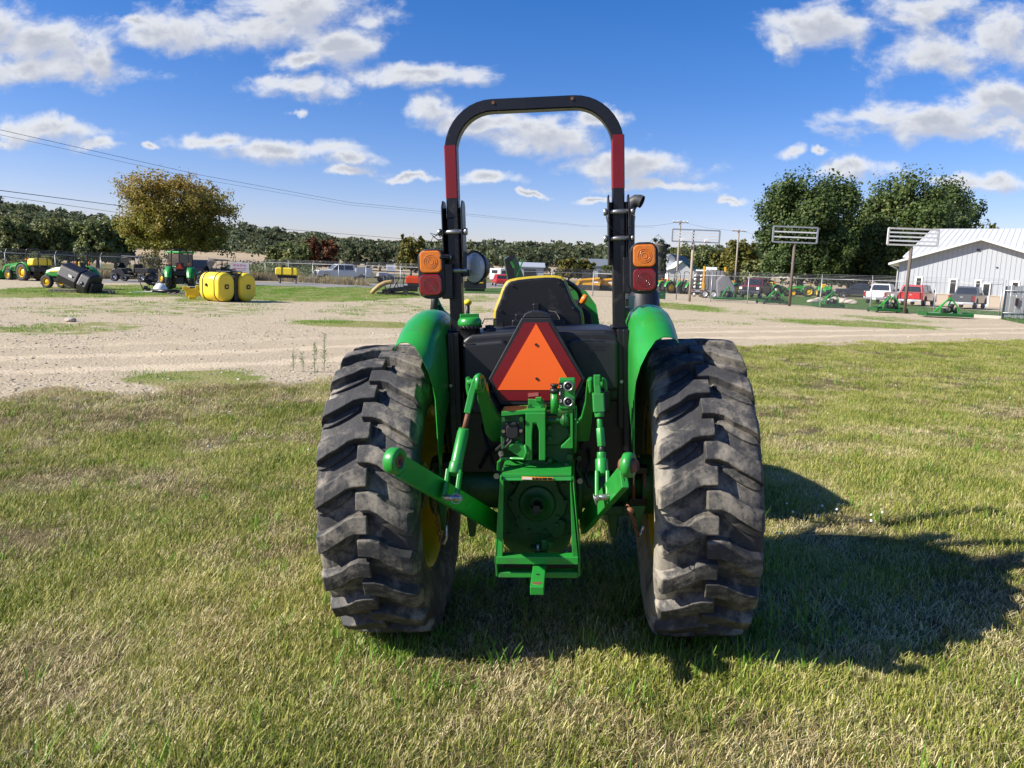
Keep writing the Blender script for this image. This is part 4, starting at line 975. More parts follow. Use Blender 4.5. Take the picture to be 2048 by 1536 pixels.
# --- fuel tank and rear panel
b = MB(); zt = 1.425
def xz(px, py, y): p = TP(px, py, y); return (p.x, p.z)
outer = [(-0.335, 1.10), (-0.335, 1.385), (-0.30, 1.415), (-0.10, 1.425), (0.10, 1.425), (0.30, 1.42), (0.352, 1.405), (0.362, 1.38), (0.362, 1.10)]
b.prism([(x, -0.17, z) for x, z in outer], (0, 0.42, 0))
b.build('fuel_tank', M_plastic, trac, 0.022, seg=4)
b = MB()   # raised side lobes of the tank either side of the emblem channel
b.prism([(-0.328, -0.20, 1.155), (-0.328, -0.20, 1.375), (-0.145, -0.20, 1.388), (-0.115, -0.20, 1.36), (-0.190, -0.20, 1.20), (-0.215, -0.20, 1.155)], (0, 0.06, 0))
b.prism([(0.355, -0.20, 1.155), (0.355, -0.20, 1.375), (0.165, -0.20, 1.390), (0.125, -0.20, 1.36), (0.195, -0.20, 1.20), (0.225, -0.20, 1.155)], (0, 0.06, 0))
b.build('tank_lobe', M_plastic, trac, 0.016, seg=4)
b = MB(); b.prism([(-0.30, -0.205, 1.06), (-0.30, -0.205, 1.14), (-0.24, -0.205, 1.15), (-0.20, -0.205, 1.15), (-0.17, -0.205, 1.10), (-0.17, -0.205, 1.06)], (0, 0.10, 0)); b.prism([(0.32, -0.205, 1.06), (0.32, -0.205, 1.16), (0.22, -0.205, 1.16), (0.18, -0.205, 1.10), (0.18, -0.205, 1.06)], (0, 0.10, 0)); b.build('tank_foot', M_plastic, trac, 0.01)
b = MB()   # moulded lettering rows, too worn to read
for (x0, y0, n, y) in ((1165, 681, 9, 0), (1165, 687, 4, 0), (1165, 693, 10, 0), (1165, 699, 10, 0)):
    rr_ = random.Random(y0)
    for k in range(n):
        w_ = rr_.choice((2.2, 2.8, 1.6)); xx = x0 + k * 4.8; q = TP(xx, y0, -0.2005)
        b.box((q.x, -0.2005, q.z), (0.0016 * w_, 0.003, 0.0035 + rr_.random() * .002))
for k in range(7):
    q = TP(926 + k * 3.6, 687, -0.2005); b.box((q.x, -0.2005, q.z), (0.004, 0.003, 0.005))
q = TP(1186, 713, -0.2005); b.torus(q, 0.010, 0.0014, Matrix.Rotation(R(90), 4, 'X'), 18, 5)
b.build('moulded_marks', M_plastic, trac)
b = MB(); b.box((0.0, -0.10, 0.96), (0.78, 0.02, 0.38)); b.box((0.0, 0.12, 0.84), (0.78, 0.1, 0.24)); b.box((0, 0.30, 0.98), (0.80, 0.75, 0.05)); b.box((-.37, .1, 1.2), (.03, .4, .4)); b.box((.385, .1, 1.2), (.03, .4, .4)); b.build('rear_shield_backing', M_black, trac, 0.004)  # black panels; the added box behind darkens the gap above the axle
for s, xa in ((-1, -0.372), (1, 0.378)):
    b = MB(); b.box((xa, -0.12, 1.20), (0.050, 0.10, 0.44)); b.box((xa + s * 0.012, -0.172, 1.14), (0.028, 0.012, 0.56)); b.build('fender_support', M_black, trac, 0.005)
    b = MB(); pbolt(b, 902 if s < 0 else 1243, 771 if s < 0 else 763, -0.178, 0.008, 0.006); b.build('bolt', M_steel, trac)
# filler cap
c = TP(940, 664, -0.12); b = MB(); b.lathe([(0.046, -0.03), (0.046, 0.012), (0.052, 0.014), (0.052, 0.024), (0.044, 0.026)], Matrix.Translation((c.x, c.y, 1.425)), 28)
for k in range(20):
    a = 2 * math.pi * k / 20; b.box((c.x + 0.053 * math.cos(a), c.y + 0.053 * math.sin(a), 1.425 + .019), (0.006, 0.006, 0.012))
b.build('filler_neck', M_plastic, trac)
b = MB(); b.lathe([(0.050, 0.024), (0.054, 0.028), (0.054, 0.044), (0.046, 0.058), (0.030, 0.062), (0.0001, 0.062)], Matrix.Translation((c.x, c.y, 1.425)), 28)
b.box((c.x, c.y, 1.425 + 0.066), (0.085, 0.020, 0.022), (0, 0, 0.25))
b.build('fuel_cap', M_green, trac, 0.003)
c = TP(979, 656, -0.08); b = MB(); b.lathe([(0.030, 0.0), (0.030, 0.010), (0.020, 0.014), (0.020, 0.024), (0.0001, 0.026)], Matrix.Translation((c.x, c.y, 1.422)), 20)
b.tube([c + Vector((-.03, -.02, .02)), c + Vector((-.02, -.01, .042)), c + Vector((.06, 0, .04)), c + Vector((.066, 0, .0))], 0.0028, 6); b.build('vent_fitting', M_plastic, trac)

# --- slow vehicle emblem
y = -0.275
b = MB(); hexo = [(1043,636),(1101,636),(1171,758),(1146,810),(1000,810),(977,758)]
pl(b, hexo, y, 0.018); pl(b, [(1044,636),(1100,636),(1094,627),(1078,622),(1062,622),(1050,627)], y + .005, 0.06); sb = b.build('emblem_board', M_plastic, trac, 0.004)
b = MB(); pl(b, [(1048,645),(1096,645),(1163,758),(1141,801),(1005,801),(984,758)], y - 0.003, 0.003); b.build('emblem_border', M_darkred, sb)
b = MB(); pl(b, [(1072,647),(1149,780),(995,780)], y - 0.005, 0.003); b.build('emblem_triangle', M_orange, sb)
b = MB(); pl(b, [(1056,786.5),(1077,785),(1077,792),(1056,794)], y - 0.005, 0.002); b.build('emblem_label', mat('pink_label', (0.42, 0.10, 0.09), 0.5), sb)
b = MB(); pbolt(b, 1072, 689, y - .005, 0.006, 0.004); pbolt(b, 1073, 757, y - .005, 0.006, 0.004); b.build('bolt', M_darkst, sb)
b = MB()
for (x0, y0, x1, y1) in ((1070,785,1074,790),): pass

# --- roll bar
PX = 0.368; YR = -0.04
for s in (-1, 1):
    lo = thing('roll_bar_post', None, None, (0, 0, 0)); lo.parent = trac
    b = MB(); b.box((s * PX, YR, 1.50), (0.056, 0.085, 0.86)); b.box((s * PX, YR, 1.425), (0.078, 0.13, 0.012)); b.build('post_tube', M_black, lo, 0.006)
    b = MB()
    for q in (-1, 1):
        b.prism([(s * PX + q * 0.040, YR + dy, dz) for dy, dz in ((-0.062, 1.70), (0.03, 1.70), (0.05, 1.76), (0.05, 1.985), (0.03, 2.005), (-0.03, 2.005), (-0.062, 1.975))], (q * 0.007, 0, 0))
    b.box((s * PX, YR + .05, 1.84), (0.08, 0.008, 0.28)); b.build('hinge_bracket', M_black, lo, 0.003)
b = MB(); yy = YR - 0.045
for (s, z0) in ((-1, 1.866), (1, 1.93)):
    for dz, rr_ in ((0, 0.011), (-0.115 if s > 0 else -0.17, 0.011)):
        b.cyl((s * PX - 0.058, yy, z0 + dz), (s * PX + 0.058, yy, z0 + dz), rr_, 12)
        b.cyl((s * PX - 0.066, yy, z0 + dz), (s * PX - 0.052, yy, z0 + dz), 0.017, 6)
        if s > 0 or dz == 0: b.cyl((s * PX + 0.052, yy, z0 + dz), (s * PX + 0.066, yy, z0 + dz), 0.017, 6)
c = TP(874, 514, -.1); b.cyl(TP(872,514,-.11), TP(903,514,-.11), 0.012, 10); b.build('hinge_pin', M_steel, trac)
b = MB(); ptube(b, [(889,467,-.1),(880,475,-.12),(878,466,-.12),(884,462,-.12),(872,470,-.13),(860,466,-.13),(868,474,-.13),(876,480,-.12),(886,478,-.1)], 0.0022, 5); ptube(b, [(866,500,-.1),(860,486,-.12),(866,474,-.13),(880,468,-.1)], 0.0015, 5)
ptube(b, [(1260,427,-.1),(1270,432,-.12),(1268,448,-.12),(1258,456,-.1)], 0.0022, 5); ptube(b, [(1212,430,-.1),(1214,442,-.13),(1224,458,-.13),(1240,468,-.12),(1248,470,-.1)], 0.0022, 5); b.build('lanyard', M_black, trac)
# upper hoop
zT = 2.405; rc = 0.19; path = []
path += [(-PX, YR, 1.93), (-PX, YR, 2.05), (-PX, YR, 2.15)]
for k in range(0, 11):
    a = R(180 - 9 * k); path.append((-PX + rc + rc * math.cos(a), YR, zT - rc + rc * math.sin(a)))
path += [(0, YR, zT)]
for k in range(0, 11):
    a = R(90 - 9 * k); path.append((PX - rc + rc * math.cos(a), YR, zT - rc + rc * math.sin(a)))
path += [(PX, YR, 2.15), (PX, YR, 2.05), (PX, YR, 1.93)]
b = MB(); b.sweep(path, 0.053, 0.074, (0, 1, 0)); hoop = b.build('roll_bar_hoop', M_black, trac)
b = MB()
for px in (986, 1144):
    c = TP(px, 205 if px < 1000 else 197, YR - .041); b.cyl((c.x, YR - .0385, c.z), (c.x, YR - .0415, c.z), 0.007, 12)
b.build('bolt_hole', M_rust, hoop)
for s in (-1, 1):
    z0, z1 = (TP(905, 398, YR).z, TP(904, 293, YR).z) if s < 0 else (TP(1234, 378, YR).z, TP(1233, 272, YR).z)
    b = MB(); b.sweep([(s * PX, YR, z0), (s * PX, YR, z1)], 0.0552, 0.0762, (0, 1, 0)); b.build('reflective_tape', M_red, hoop)

# --- light clusters on the roll bar
def cluster(s):
    cl = thing('light_cluster', None, None, (0, 0, 0)); cl.parent = trac; y = -0.14
    if s < 0: hx0, hx1, hy0, hy1, lx0, lx1, ay0, ay1, ry0, ry1 = 836, 889, 497, 598, 840, 884, 501.5, 546, 548.5, 591
    else: hx0, hx1, hy0, hy1, lx0, lx1, ay0, ay1, ry0, ry1 = 1259, 1317, 484, 588, 1266, 1311, 489, 534, 537, 582
    A = TP(hx0, (hy0 + hy1) / 2, y); B_ = TP(hx1, (hy0 + hy1) / 2, y); T0 = TP((hx0 + hx1) / 2, hy0, y); T1 = TP((hx0 + hx1) / 2, hy1, y)
    b = MB(); b.prism(rrect((A.x + B_.x) / 2, (T0.z + T1.z) / 2, B_.x - A.x, T0.z - T1.z, 0.045, y, 6), (0, 0.062, 0)); b.build('lamp_housing', M_plastic, cl, 0.006)
    for (n, m, y0, y1) in (('amber_lens', M_amber, ay0, ay1), ('red_lens', M_redl, ry0, ry1)):
        a = TP(lx0, (y0 + y1) / 2, y); c = TP(lx1, (y0 + y1) / 2, y); u = TP((lx0 + lx1) / 2, y0, y); v = TP((lx0 + lx1) / 2, y1, y)
        b = MB(); b.prism(rrect((a.x + c.x) / 2, (u.z + v.z) / 2, c.x - a.x, u.z - v.z, 0.022, y - 0.012, 6), (0, 0.02, 0)); le = b.build(n, m, cl, 0.006, seg=3)
        b = MB(); q = Vector(((a.x + c.x) / 2, y - 0.0125, (u.z + v.z) / 2))
        for r_ in (0.012, 0.022, 0.030): b.torus(q, r_, 0.0012, Matrix.Rotation(R(90), 4, 'X'), 24, 5)
        b.build('lens_ribs', m, le)
    b = MB()
    if s < 0: pl(b, [(884,527),(904,527),(904,598),(884,598)], y + 0.01, 0.04); b.cyl(TP(879,514,y-.02), TP(900,514,y-.01), 0.010, 8)
    else: pl(b, [(1246,515),(1262,515),(1262,587),(1246,587)], y + 0.01, 0.04)
    b.build('lamp_bracket', M_black, cl, 0.004)
cluster(-1); cluster(1)
# round work lamp
wl = thing('work_lamp', None, None, (0, 0, 0)); wl.parent = trac
c = TP(950, 535, 0.02); d = Vector((-0.62, -0.78, 0.02)).normalized(); X = axisM(c, d)
b = MB(); b.lathe([(0.0001, -0.065), (0.03, -0.062), (0.058, -0.04), (0.074, -0.005), (0.078, 0.006), (0.074, 0.010), (0.070, 0.006)], X, 32); b.build('lamp_bowl', M_plastic, wl)
b = MB(); b.lathe([(0.071, 0.004), (0.060, 0.012), (0.04, 0.018), (0.02, 0.021), (0.0001, 0.022)], X, 32); b.build('lamp_lens', M_glassl, wl)
b = MB(); b.bar(TP(918,548,.0), TP(945,545,.04), .02, .03); b.bar(TP(916,540,.0), TP(918,556,.0), .03, .02); b.build('lamp_bracket', M_black, wl)

# --- seat
so = [(985,650),(987,621),(992,607),(998,593),(1002,580),(1007,569),(1012,562.5),(1018,559),(1033,555.5),(1060,552.5),(1089,550.5),(1110,550.5),(1123,553),(1130,558),(1136,570),(1142,586),(1148,600),(1155,611),(1165,622),(1168,634),(1169,652)]
cs = (1076, 640)
def scl(P, f, g=None): return [(cs[0] + (x - cs[0]) * f, cs[1] + (y - cs[1]) * (g or f)) for x, y in P]
st = thing('seat', None, None, (0, 0, 0)); st.parent = trac
b = MB(); pl(b, so + [(1160,690),(990,690)], 0.35, 0.09); b.build('cushion', M_yellow if False else mat('yellow_vinyl', (0.46, 0.34, 0.015), 0.5, var=0.08), st, 0.02, seg=4)
b = MB(); pl(b, scl(so, 0.95) + [(1152,690),(998,690)], 0.325, 0.05); b.build('seat_shell', M_black, st, 0.012, seg=3)
b = MB()
for (px, py) in ((1024,570),(1117,566),(1001,621),(1146,616),(1057,624),(1089,622)): pbolt(b, px, py, 0.322, 0.0065, 0.006)
b.build('bolt', M_darkst, st)
b = MB(); pl(b, [(1065,607),(1079,606),(1079,622),(1066,623)], 0.30, 0.03); pl(b, [(1030,628),(1118,627),(1120,670),(1030,670)], 0.24, 0.10); pl(b, [(1024,640),(1128,640),(1130,680),(1022,680)], 0.2, 0.12); b.build('seat_base', M_black, st, 0.006)
b = MB(); ptube(b, [(1098,622,.28),(1112,624,.26),(1119,636,.22),(1120,652,.2)], 0.004, 6); b.build('seat_cable', M_rubber, st)

# --- steering wheel, dash, hood, front end
sw = thing('steering_wheel', None, None, (0, 0, 0)); sw.parent = trac
c = TP(1099, 597, 0.80); X = Matrix.Rotation(R(-38), 4, 'X')
b = MB(); b.torus(c, 0.175, 0.014, X, 36, 8); b.build('wheel_rim', M_plastic, sw)
b = MB()
for a in (90, 210, 330): b.bar(c, c + (X.to_3x3() @ Vector((0.17 * math.cos(R(a)), 0.19 * math.sin(R(a)), 0))), 0.02, 0.012)
b.cyl(c, c + (X.to_3x3() @ Vector((0, 0, -0.35))), 0.03, 12); b.build('steering_column', M_plastic, sw)
b = MB(); HZ = 1.575
hsec = [(-0.31, 0.95), (-0.315, 1.34), (-0.295, 1.46), (-0.235, 1.545), (-0.12, HZ), (0.12, HZ), (0.235, 1.545), (0.295, 1.46), (0.315, 1.34), (0.31, 0.95)]
ring = []; stn = [(1.10, 1.0, 0.02), (1.22, 1.0, 0.0), (1.7, 0.98, -0.03), (2.2, 0.93, -0.09), (2.42, 0.85, -0.14), (2.50, 0.7, -0.2)]
vs = [(x * f, yy, (z - 0.95) * f + 0.95 + dz * (z > 1.1)) for (yy, f, dz) in stn for x, z in hsec]; k = len(hsec)
fs = [(i * k + j, i * k + j + 1, (i + 1) * k + j + 1, (i + 1) * k + j) for i in range(len(stn) - 1) for j in range(k - 1)] + [tuple(range(k))] + [tuple((len(stn) - 1) * k + j for j in range(k))]
b.add(vs, fs, True); hd = b.build('hood', M_green, trac); m_ = hd.modifiers.new('es', 'EDGE_SPLIT'); m_.split_angle = R(45)
b = MB(); b.prism([(x * .90, 1.06, (z - .95) * .93 + .95) for x, z in hsec], (0, 0.10, 0)); b.box((0, 1.02, 1.30), (.42, .14, .36)); b.build('dash_panel', M_plastic, trac, 0.01)
b = MB()
for zz in (1.20, 1.24, 1.28, 1.32): b.box((0.300, 2.0, zz - .02), (0.012, 0.5, 0.02))
b.box((0, 2.46, 1.12), (.44, .1, .3)); b.build('side_grille', M_plastic, trac)
b = MB(); b.box((0.312, 1.55, 1.27), (0.008, 0.55, 0.035)); b.box((-0.312, 1.55, 1.27), (0.006, 0.55, 0.035)); b.build('hood_stripe', M_yellow, trac)
b = MB(); b.box((0, 1.9, 0.62), (0.32, 1.3, 0.38)); b.box((0, 2.02, 0.50), (1.05, 0.14, 0.13)); b.box((0, 2.5, .72), (.5, .2, .3)); b.build('front_frame', M_green_shade, trac, 0.01)
for s in (-1, 1):
    fw = thing('front_wheel', None, None, (s * 0.62, 2.02, 0.44)); fw.parent = trac
    b = MB(); X = axisM((0, 0, 0), (1, 0, 0)); b.lathe([(0.22, -0.11), (0.30, -0.135), (0.38, -0.135), (0.42, -0.12), (0.43, 0), (0.42, 0.12), (0.38, 0.135), (0.30, 0.135), (0.22, 0.11)], X, 40)
    for k in range(32):
        a = 2 * math.pi * k / 32; q = (k % 2) * 2 - 1; b.box((q * 0.06, -0.435 * math.cos(a), 0.435 * math.sin(a)), (0.12, 0.035, 0.03), (-a, 0, q * 0.4))
    b.build('tyre', mat('plain_tyre_rubber', (0.035, 0.034, 0.033), 0.75, var=0.3, dirt=0.4, dirtc=(0.16, 0.14, 0.115)), fw)
    b = MB(); b.lathe([(0.235, -0.10), (0.215, -0.06), (0.21, 0.02 * s), (0.10, 0.04 * s), (0.001, 0.04 * s)], X, 32); b.lathe([(0.235, 0.10), (0.215, 0.06), (0.21, 0.02 * s)], X, 32); b.build('rim', M_yellow, fw)

# --- controls: grab rails, levers
b = MB(); ptube(b, [(870,592,.32),(869,604,.32),(866,640,.30)], 0.019, 12); b.build('grab_rail', M_rubber, trac)
b = MB(); ptube(b, [(872,600,.38),(877,612,.36),(884,624,.34),(894,632,.32),(906,640,.30),(916,650,.28)], 0.016, 12); b.build('fender_rail', M_green_shade, trac)
b = MB(); ptube(b, [(935,608,.30),(936,645,.30)], [0.012, 0.008], 10); b.build('lever', M_plastic, trac)
b = MB(); b.ball(TP(935.5,605,.30), 0.021, 10, (1, 1, 0.75)); b.build('lever_knob', M_yelp, trac)
b = MB(); ptube(b, [(1172,590,.55),(1169,597,.55),(1163,607,.55)], [0.012, 0.017, 0.014], 12); b.build('throttle_knob', mat('orange_plastic', (0.80, 0.20, 0.02), 0.4), trac)
b = MB(); ptube(b, [(1163,607,.55),(1157,620,.53),(1150,650,.5)], 0.006, 8); b.build('throttle_lever', M_black, trac)

# --- exhaust pipe and the black canister on the right
b = MB(); P = [(1257,640,.78),(1257,520,.78),(1257,470,.78),(1257,440,.78),(1257.5,426,.78),(1260,414,.775),(1265,406,.77),(1272,401.5,.765),(1279,402,.76),(1284,404,.755)]
b.tube([TP(*p) for p in P], 0.034, 18, cap=False); b.tube([TP(*p) for p in P[:-1]], 0.029, 18, cap=True); b.build('exhaust_pipe', mat('exhaust_black', (0.045, 0.045, 0.048), 0.55, var=0.25), trac)
b = MB(); c0, c1 = TP(1291, 655, .45), TP(1289, 588, .45); b.tube([c0 - Vector((0, 0, .2)), c0, c1, c1 + Vector((0, 0, .03))], [0.082, 0.082, 0.074, 0.055], 24); b.build('air_cleaner', M_plastic, trac)
b = MB(); pl(b, [(1256,592),(1270,592),(1264,650),(1252,655)], 0.30, 0.01); b.build('heat_shield', mat('dull_aluminium', (0.33, 0.33, 0.34), 0.5, metal=0.4), trac)
b = MB(); ptube(b, [(1252,598,.25),(1252,612,.25)], .014, 10); ptube(b, [(1252,616,.25),(1252,640,.25)], .018, 10); b.build('filter_cup', M_rust, trac)
# ================================================================== TREES
def leaf_mat(name, cols, trans=0.3, nscale=0.35):
    m = blade_mat(name, cols, trans)
    return m
ML_maple = leaf_mat('maple_leaves', [(0.040, 0.070, 0.018), (0.066, 0.108, 0.026), (0.105, 0.148, 0.038), (0.17, 0.19, 0.06)])
ML_autumn = leaf_mat('autumn_leaves', [(0.12, 0.165, 0.024), (0.20, 0.215, 0.034), (0.30, 0.25, 0.05), (0.38, 0.25, 0.08)], 0.42)
ML_willow = leaf_mat('willow_leaves', [(0.10, 0.135, 0.042), (0.15, 0.185, 0.058), (0.20, 0.225, 0.075), (0.235, 0.235, 0.09)])
ML_wood = leaf_mat('woodland_leaves', [(0.060, 0.088, 0.048), (0.085, 0.115, 0.056), (0.12, 0.145, 0.066), (0.165, 0.16, 0.078)], 0.4)
ML_yel = leaf_mat('yellowing_leaves', [(0.075, 0.10, 0.02), (0.13, 0.14, 0.025), (0.20, 0.17, 0.03), (0.24, 0.17, 0.04)])
ML_red = leaf_mat('rusty_leaves', [(0.08, 0.045, 0.02), (0.16, 0.06, 0.025), (0.22, 0.085, 0.03)])
M_bark = mat('tree_bark', (0.085, 0.065, 0.048), 0.9, var=0.35, vscale=8, bump=0.6, bscale=25)
def crown_mesh(name, lobes, n, leaf, m, seed, up=0.25, fill=0.25, tgrad=0.0):
    """leaf sized faces spread over and through uneven lobes"""
    r = np.random.default_rng(seed); vs = []; tn = []
    vols = np.array([a * b_ * c for (_, _, _, a, b_, c) in lobes]) ** 0.67; cnt = (vols / vols.sum() * n).astype(int)
    zmin = min(l[2] - l[5] for l in lobes); zmax = max(l[2] + l[5] for l in lobes)
    C_ = []; Nn = []; TT = []
    for (x, y, z, a, b_, c), k in zip(lobes, cnt):
        # clumps on each lobe
        nc = max(5, k // 45); cd = r.normal(size=(nc, 3)); cd /= np.linalg.norm(cd, axis=1)[:, None]; cd[:, 2] = np.where(cd[:, 2] < -0.5, -cd[:, 2] * 0.4, cd[:, 2])
        rad = r.uniform(0.72, 1.06, nc); tint = r.uniform(0, 1, nc)
        idx = r.integers(0, nc, k); d = cd[idx] * rad[idx][:, None] + np.clip(r.normal(size=(k, 3)), -1.7, 1.7) * 0.15
        ins = r.random(k) < fill; d[ins] *= r.uniform(0.2, 0.9, ins.sum())[:, None]
        P = d * np.array([a, b_, c]) + np.array([x, y, z]); C_.append(P)
        nrm = d + r.normal(size=(k, 3)) * 0.7 + np.array([0, 0, up]); Nn.append(nrm); TT.append(tint[idx] * 0.6 + r.random(k) * 0.4)
    Cc = np.concatenate(C_); Nn = np.concatenate(Nn); Nn /= np.linalg.norm(Nn, axis=1)[:, None]; TT = np.concatenate(TT)
    if tgrad: TT = np.clip(TT * (1 - abs(tgrad)) + tgrad * (Cc[:, 2] - zmin) / (zmax - zmin), 0, 1)
    k = len(Cc); a = r.normal(size=(k, 3)); U = np.cross(Nn, a); U /= np.linalg.norm(U, axis=1)[:, None]; W = np.cross(Nn, U)
    s = leaf * r.uniform(0.6, 1.4, k)[:, None]
    q = np.stack([Cc - U * s - W * s * .15, Cc - U * s * .1 + W * s * .8, Cc + U * s * .9 + W * s * .2, Cc + U * s * .05 - W * s * .75], 1).reshape(-1, 3)
    me = bpy.data.meshes.new(name); me.vertices.add(4 * k); me.vertices.foreach_set('co', q.ravel())
    me.loops.add(4 * k); me.loops.foreach_set('vertex_index', np.arange(4 * k)); me.polygons.add(k)
    me.polygons.foreach_set('loop_start', np.arange(0, 4 * k, 4)); me.update(calc_edges=True)
    at = me.attributes.new('tint', 'FLOAT', 'POINT'); at.data.foreach_set('value', np.repeat(TT, 4)); me.materials.append(m); return me
def lobes_for(w, d, h, z0, n, seed, flat=0.8):
    """lobes of a broad crown w wide, h high, starting z0 above the ground"""
    r = random.Random(seed); L_ = [(0, 0, z0 + h * 0.5, w * 0.38, d * 0.38, h * 0.46)] + [(math.cos(q) * w * .26, math.sin(q) * d * .26, z0 + h * .2, w * .2, d * .2, h * .2) for q in (0.4, 1.9, 3.3, 4.8)]
    for k in range(n):
        a = 2 * math.pi * k / n * 1.618 * 2; q = r.uniform(0.25, 1.0); zz = z0 + h * (0.16 + 0.66 * ((k * 0.618) % 1.0))
        rr_ = math.sqrt(max(0.08, 1 - ((zz - z0 - h * .45) / (h * .62)) ** 2)) * 0.70
        s = r.uniform(0.15, 0.25); L_.append((math.cos(a) * w / 2 * rr_, math.sin(a) * d / 2 * rr_, zz, w * s, d * s, h * s * flat))
    return L_
def tree(name, label, base, w, h, z0, m, n=9000, leaf=0.2, seed=1, nl=14, group=None, trunk=0.3, tgrad=0.0, fill=0.25, cat='tree', flat=0.9, limbs=9):
    t_ = thing(name, label, cat, base, 0, group)
    lb = lobes_for(w, w * 0.9, h - z0, z0, nl, seed, flat)
    me = crown_mesh('crown', lb, n, leaf, m, seed, tgrad=tgrad, fill=fill)
    o = bpy.data.objects.new('crown', me); COL.objects.link(o); o.parent = t_
    b = MB(); fk = z0 + (h - z0) * 0.12
    b.tube([(0, 0, -0.3), (0, 0, 0.3), (0.05 * trunk, 0, fk * 0.5), (0, 0.1 * trunk, fk)], [trunk * 1.5, trunk * 1.1, trunk * 0.9, trunk * 0.75], 10)
    r = random.Random(seed + 5)
    for (x, y, z, a, b2, c) in (lb[1:1 + limbs]):
        e = Vector((x, y, z)); s = Vector((0, 0, fk * r.uniform(0.75, 1.0))); mid = s.lerp(e, 0.5) + Vector((0, 0, (h - z0) * 0.06))
        b.tube([s, mid, e], [trunk * 0.45, trunk * 0.26, trunk * 0.08], 6)
        for _ in range(3):
            e2 = e + Vector((r.uniform(-1, 1) * a, r.uniform(-1, 1) * b2, r.uniform(0.1, 1) * c)) * 0.9; b.tube([mid.lerp(e, 0.4), e2], [trunk * 0.14, trunk * 0.03], 5)
    b.build('trunk', M_bark, t_)
    return t_
def base_at(px, Y, dz=0):
    p = AT(px, 540, Y); return (p.x, Y, gz(p.x, Y) + dz)
def size_at(Y, px): return px * Y / 1538.0
# the big autumn tree on the left
B = base_at(352, 92); topz = AT(362, 338, 92).z
tree('autumn_tree', 'big wide tree with orange-brown top and green lower leaves behind the left fence', B, size_at(92, 208), topz - B[2], (topz - B[2]) * 0.16, ML_autumn, 40000, 0.13, 5, 30, tgrad=0.6, fill=0.4, trunk=0.32, limbs=22, flat=0.85)
# the two big dark maples right of the roll bar
for (px, w, top, sd_, lab, Y) in ((1602, 178, 342, 3, 'dark green broad tree left of its equally tall neighbour, behind the wooden sign frames', 108), (1818, 190, 336, 8, 'dark green broad tree standing directly left of the white metal building', 112)):
    B = base_at(px, Y); tz = AT(px, top, Y).z
    tree('maple_tree', lab, B, size_at(Y, w), tz - B[2], 0.3, ML_maple, 52000, 0.19, sd_, 26, 'big dark maples', fill=0.3, trunk=0.5, limbs=16)
B = base_at(1898, 125); tree('maple_tree', 'lower dark green tree filling the gap between the taller right tree and the white roof', B, size_at(125, 110), AT(1890, 395, 125).z - B[2], 0.3, ML_maple, 14000, 0.22, 12, 14, 'big dark maples', limbs=8)
B = base_at(1700, 118); tree('maple_tree', 'dark green tree mostly hidden between the two biggest ones', B, size_at(118, 100), AT(1712, 412, 118).z - B[2], 0.3, ML_maple, 14000, 0.22, 14, 14, 'big dark maples', limbs=8)
B = base_at(1966, 135); tree('small_tree', 'small bushy tree rising behind the white roof at its left end', B, size_at(135, 44), AT(1966, 438, 135).z - B[2], 2, ML_yel, 5000, 0.25, 21, 9, limbs=5)
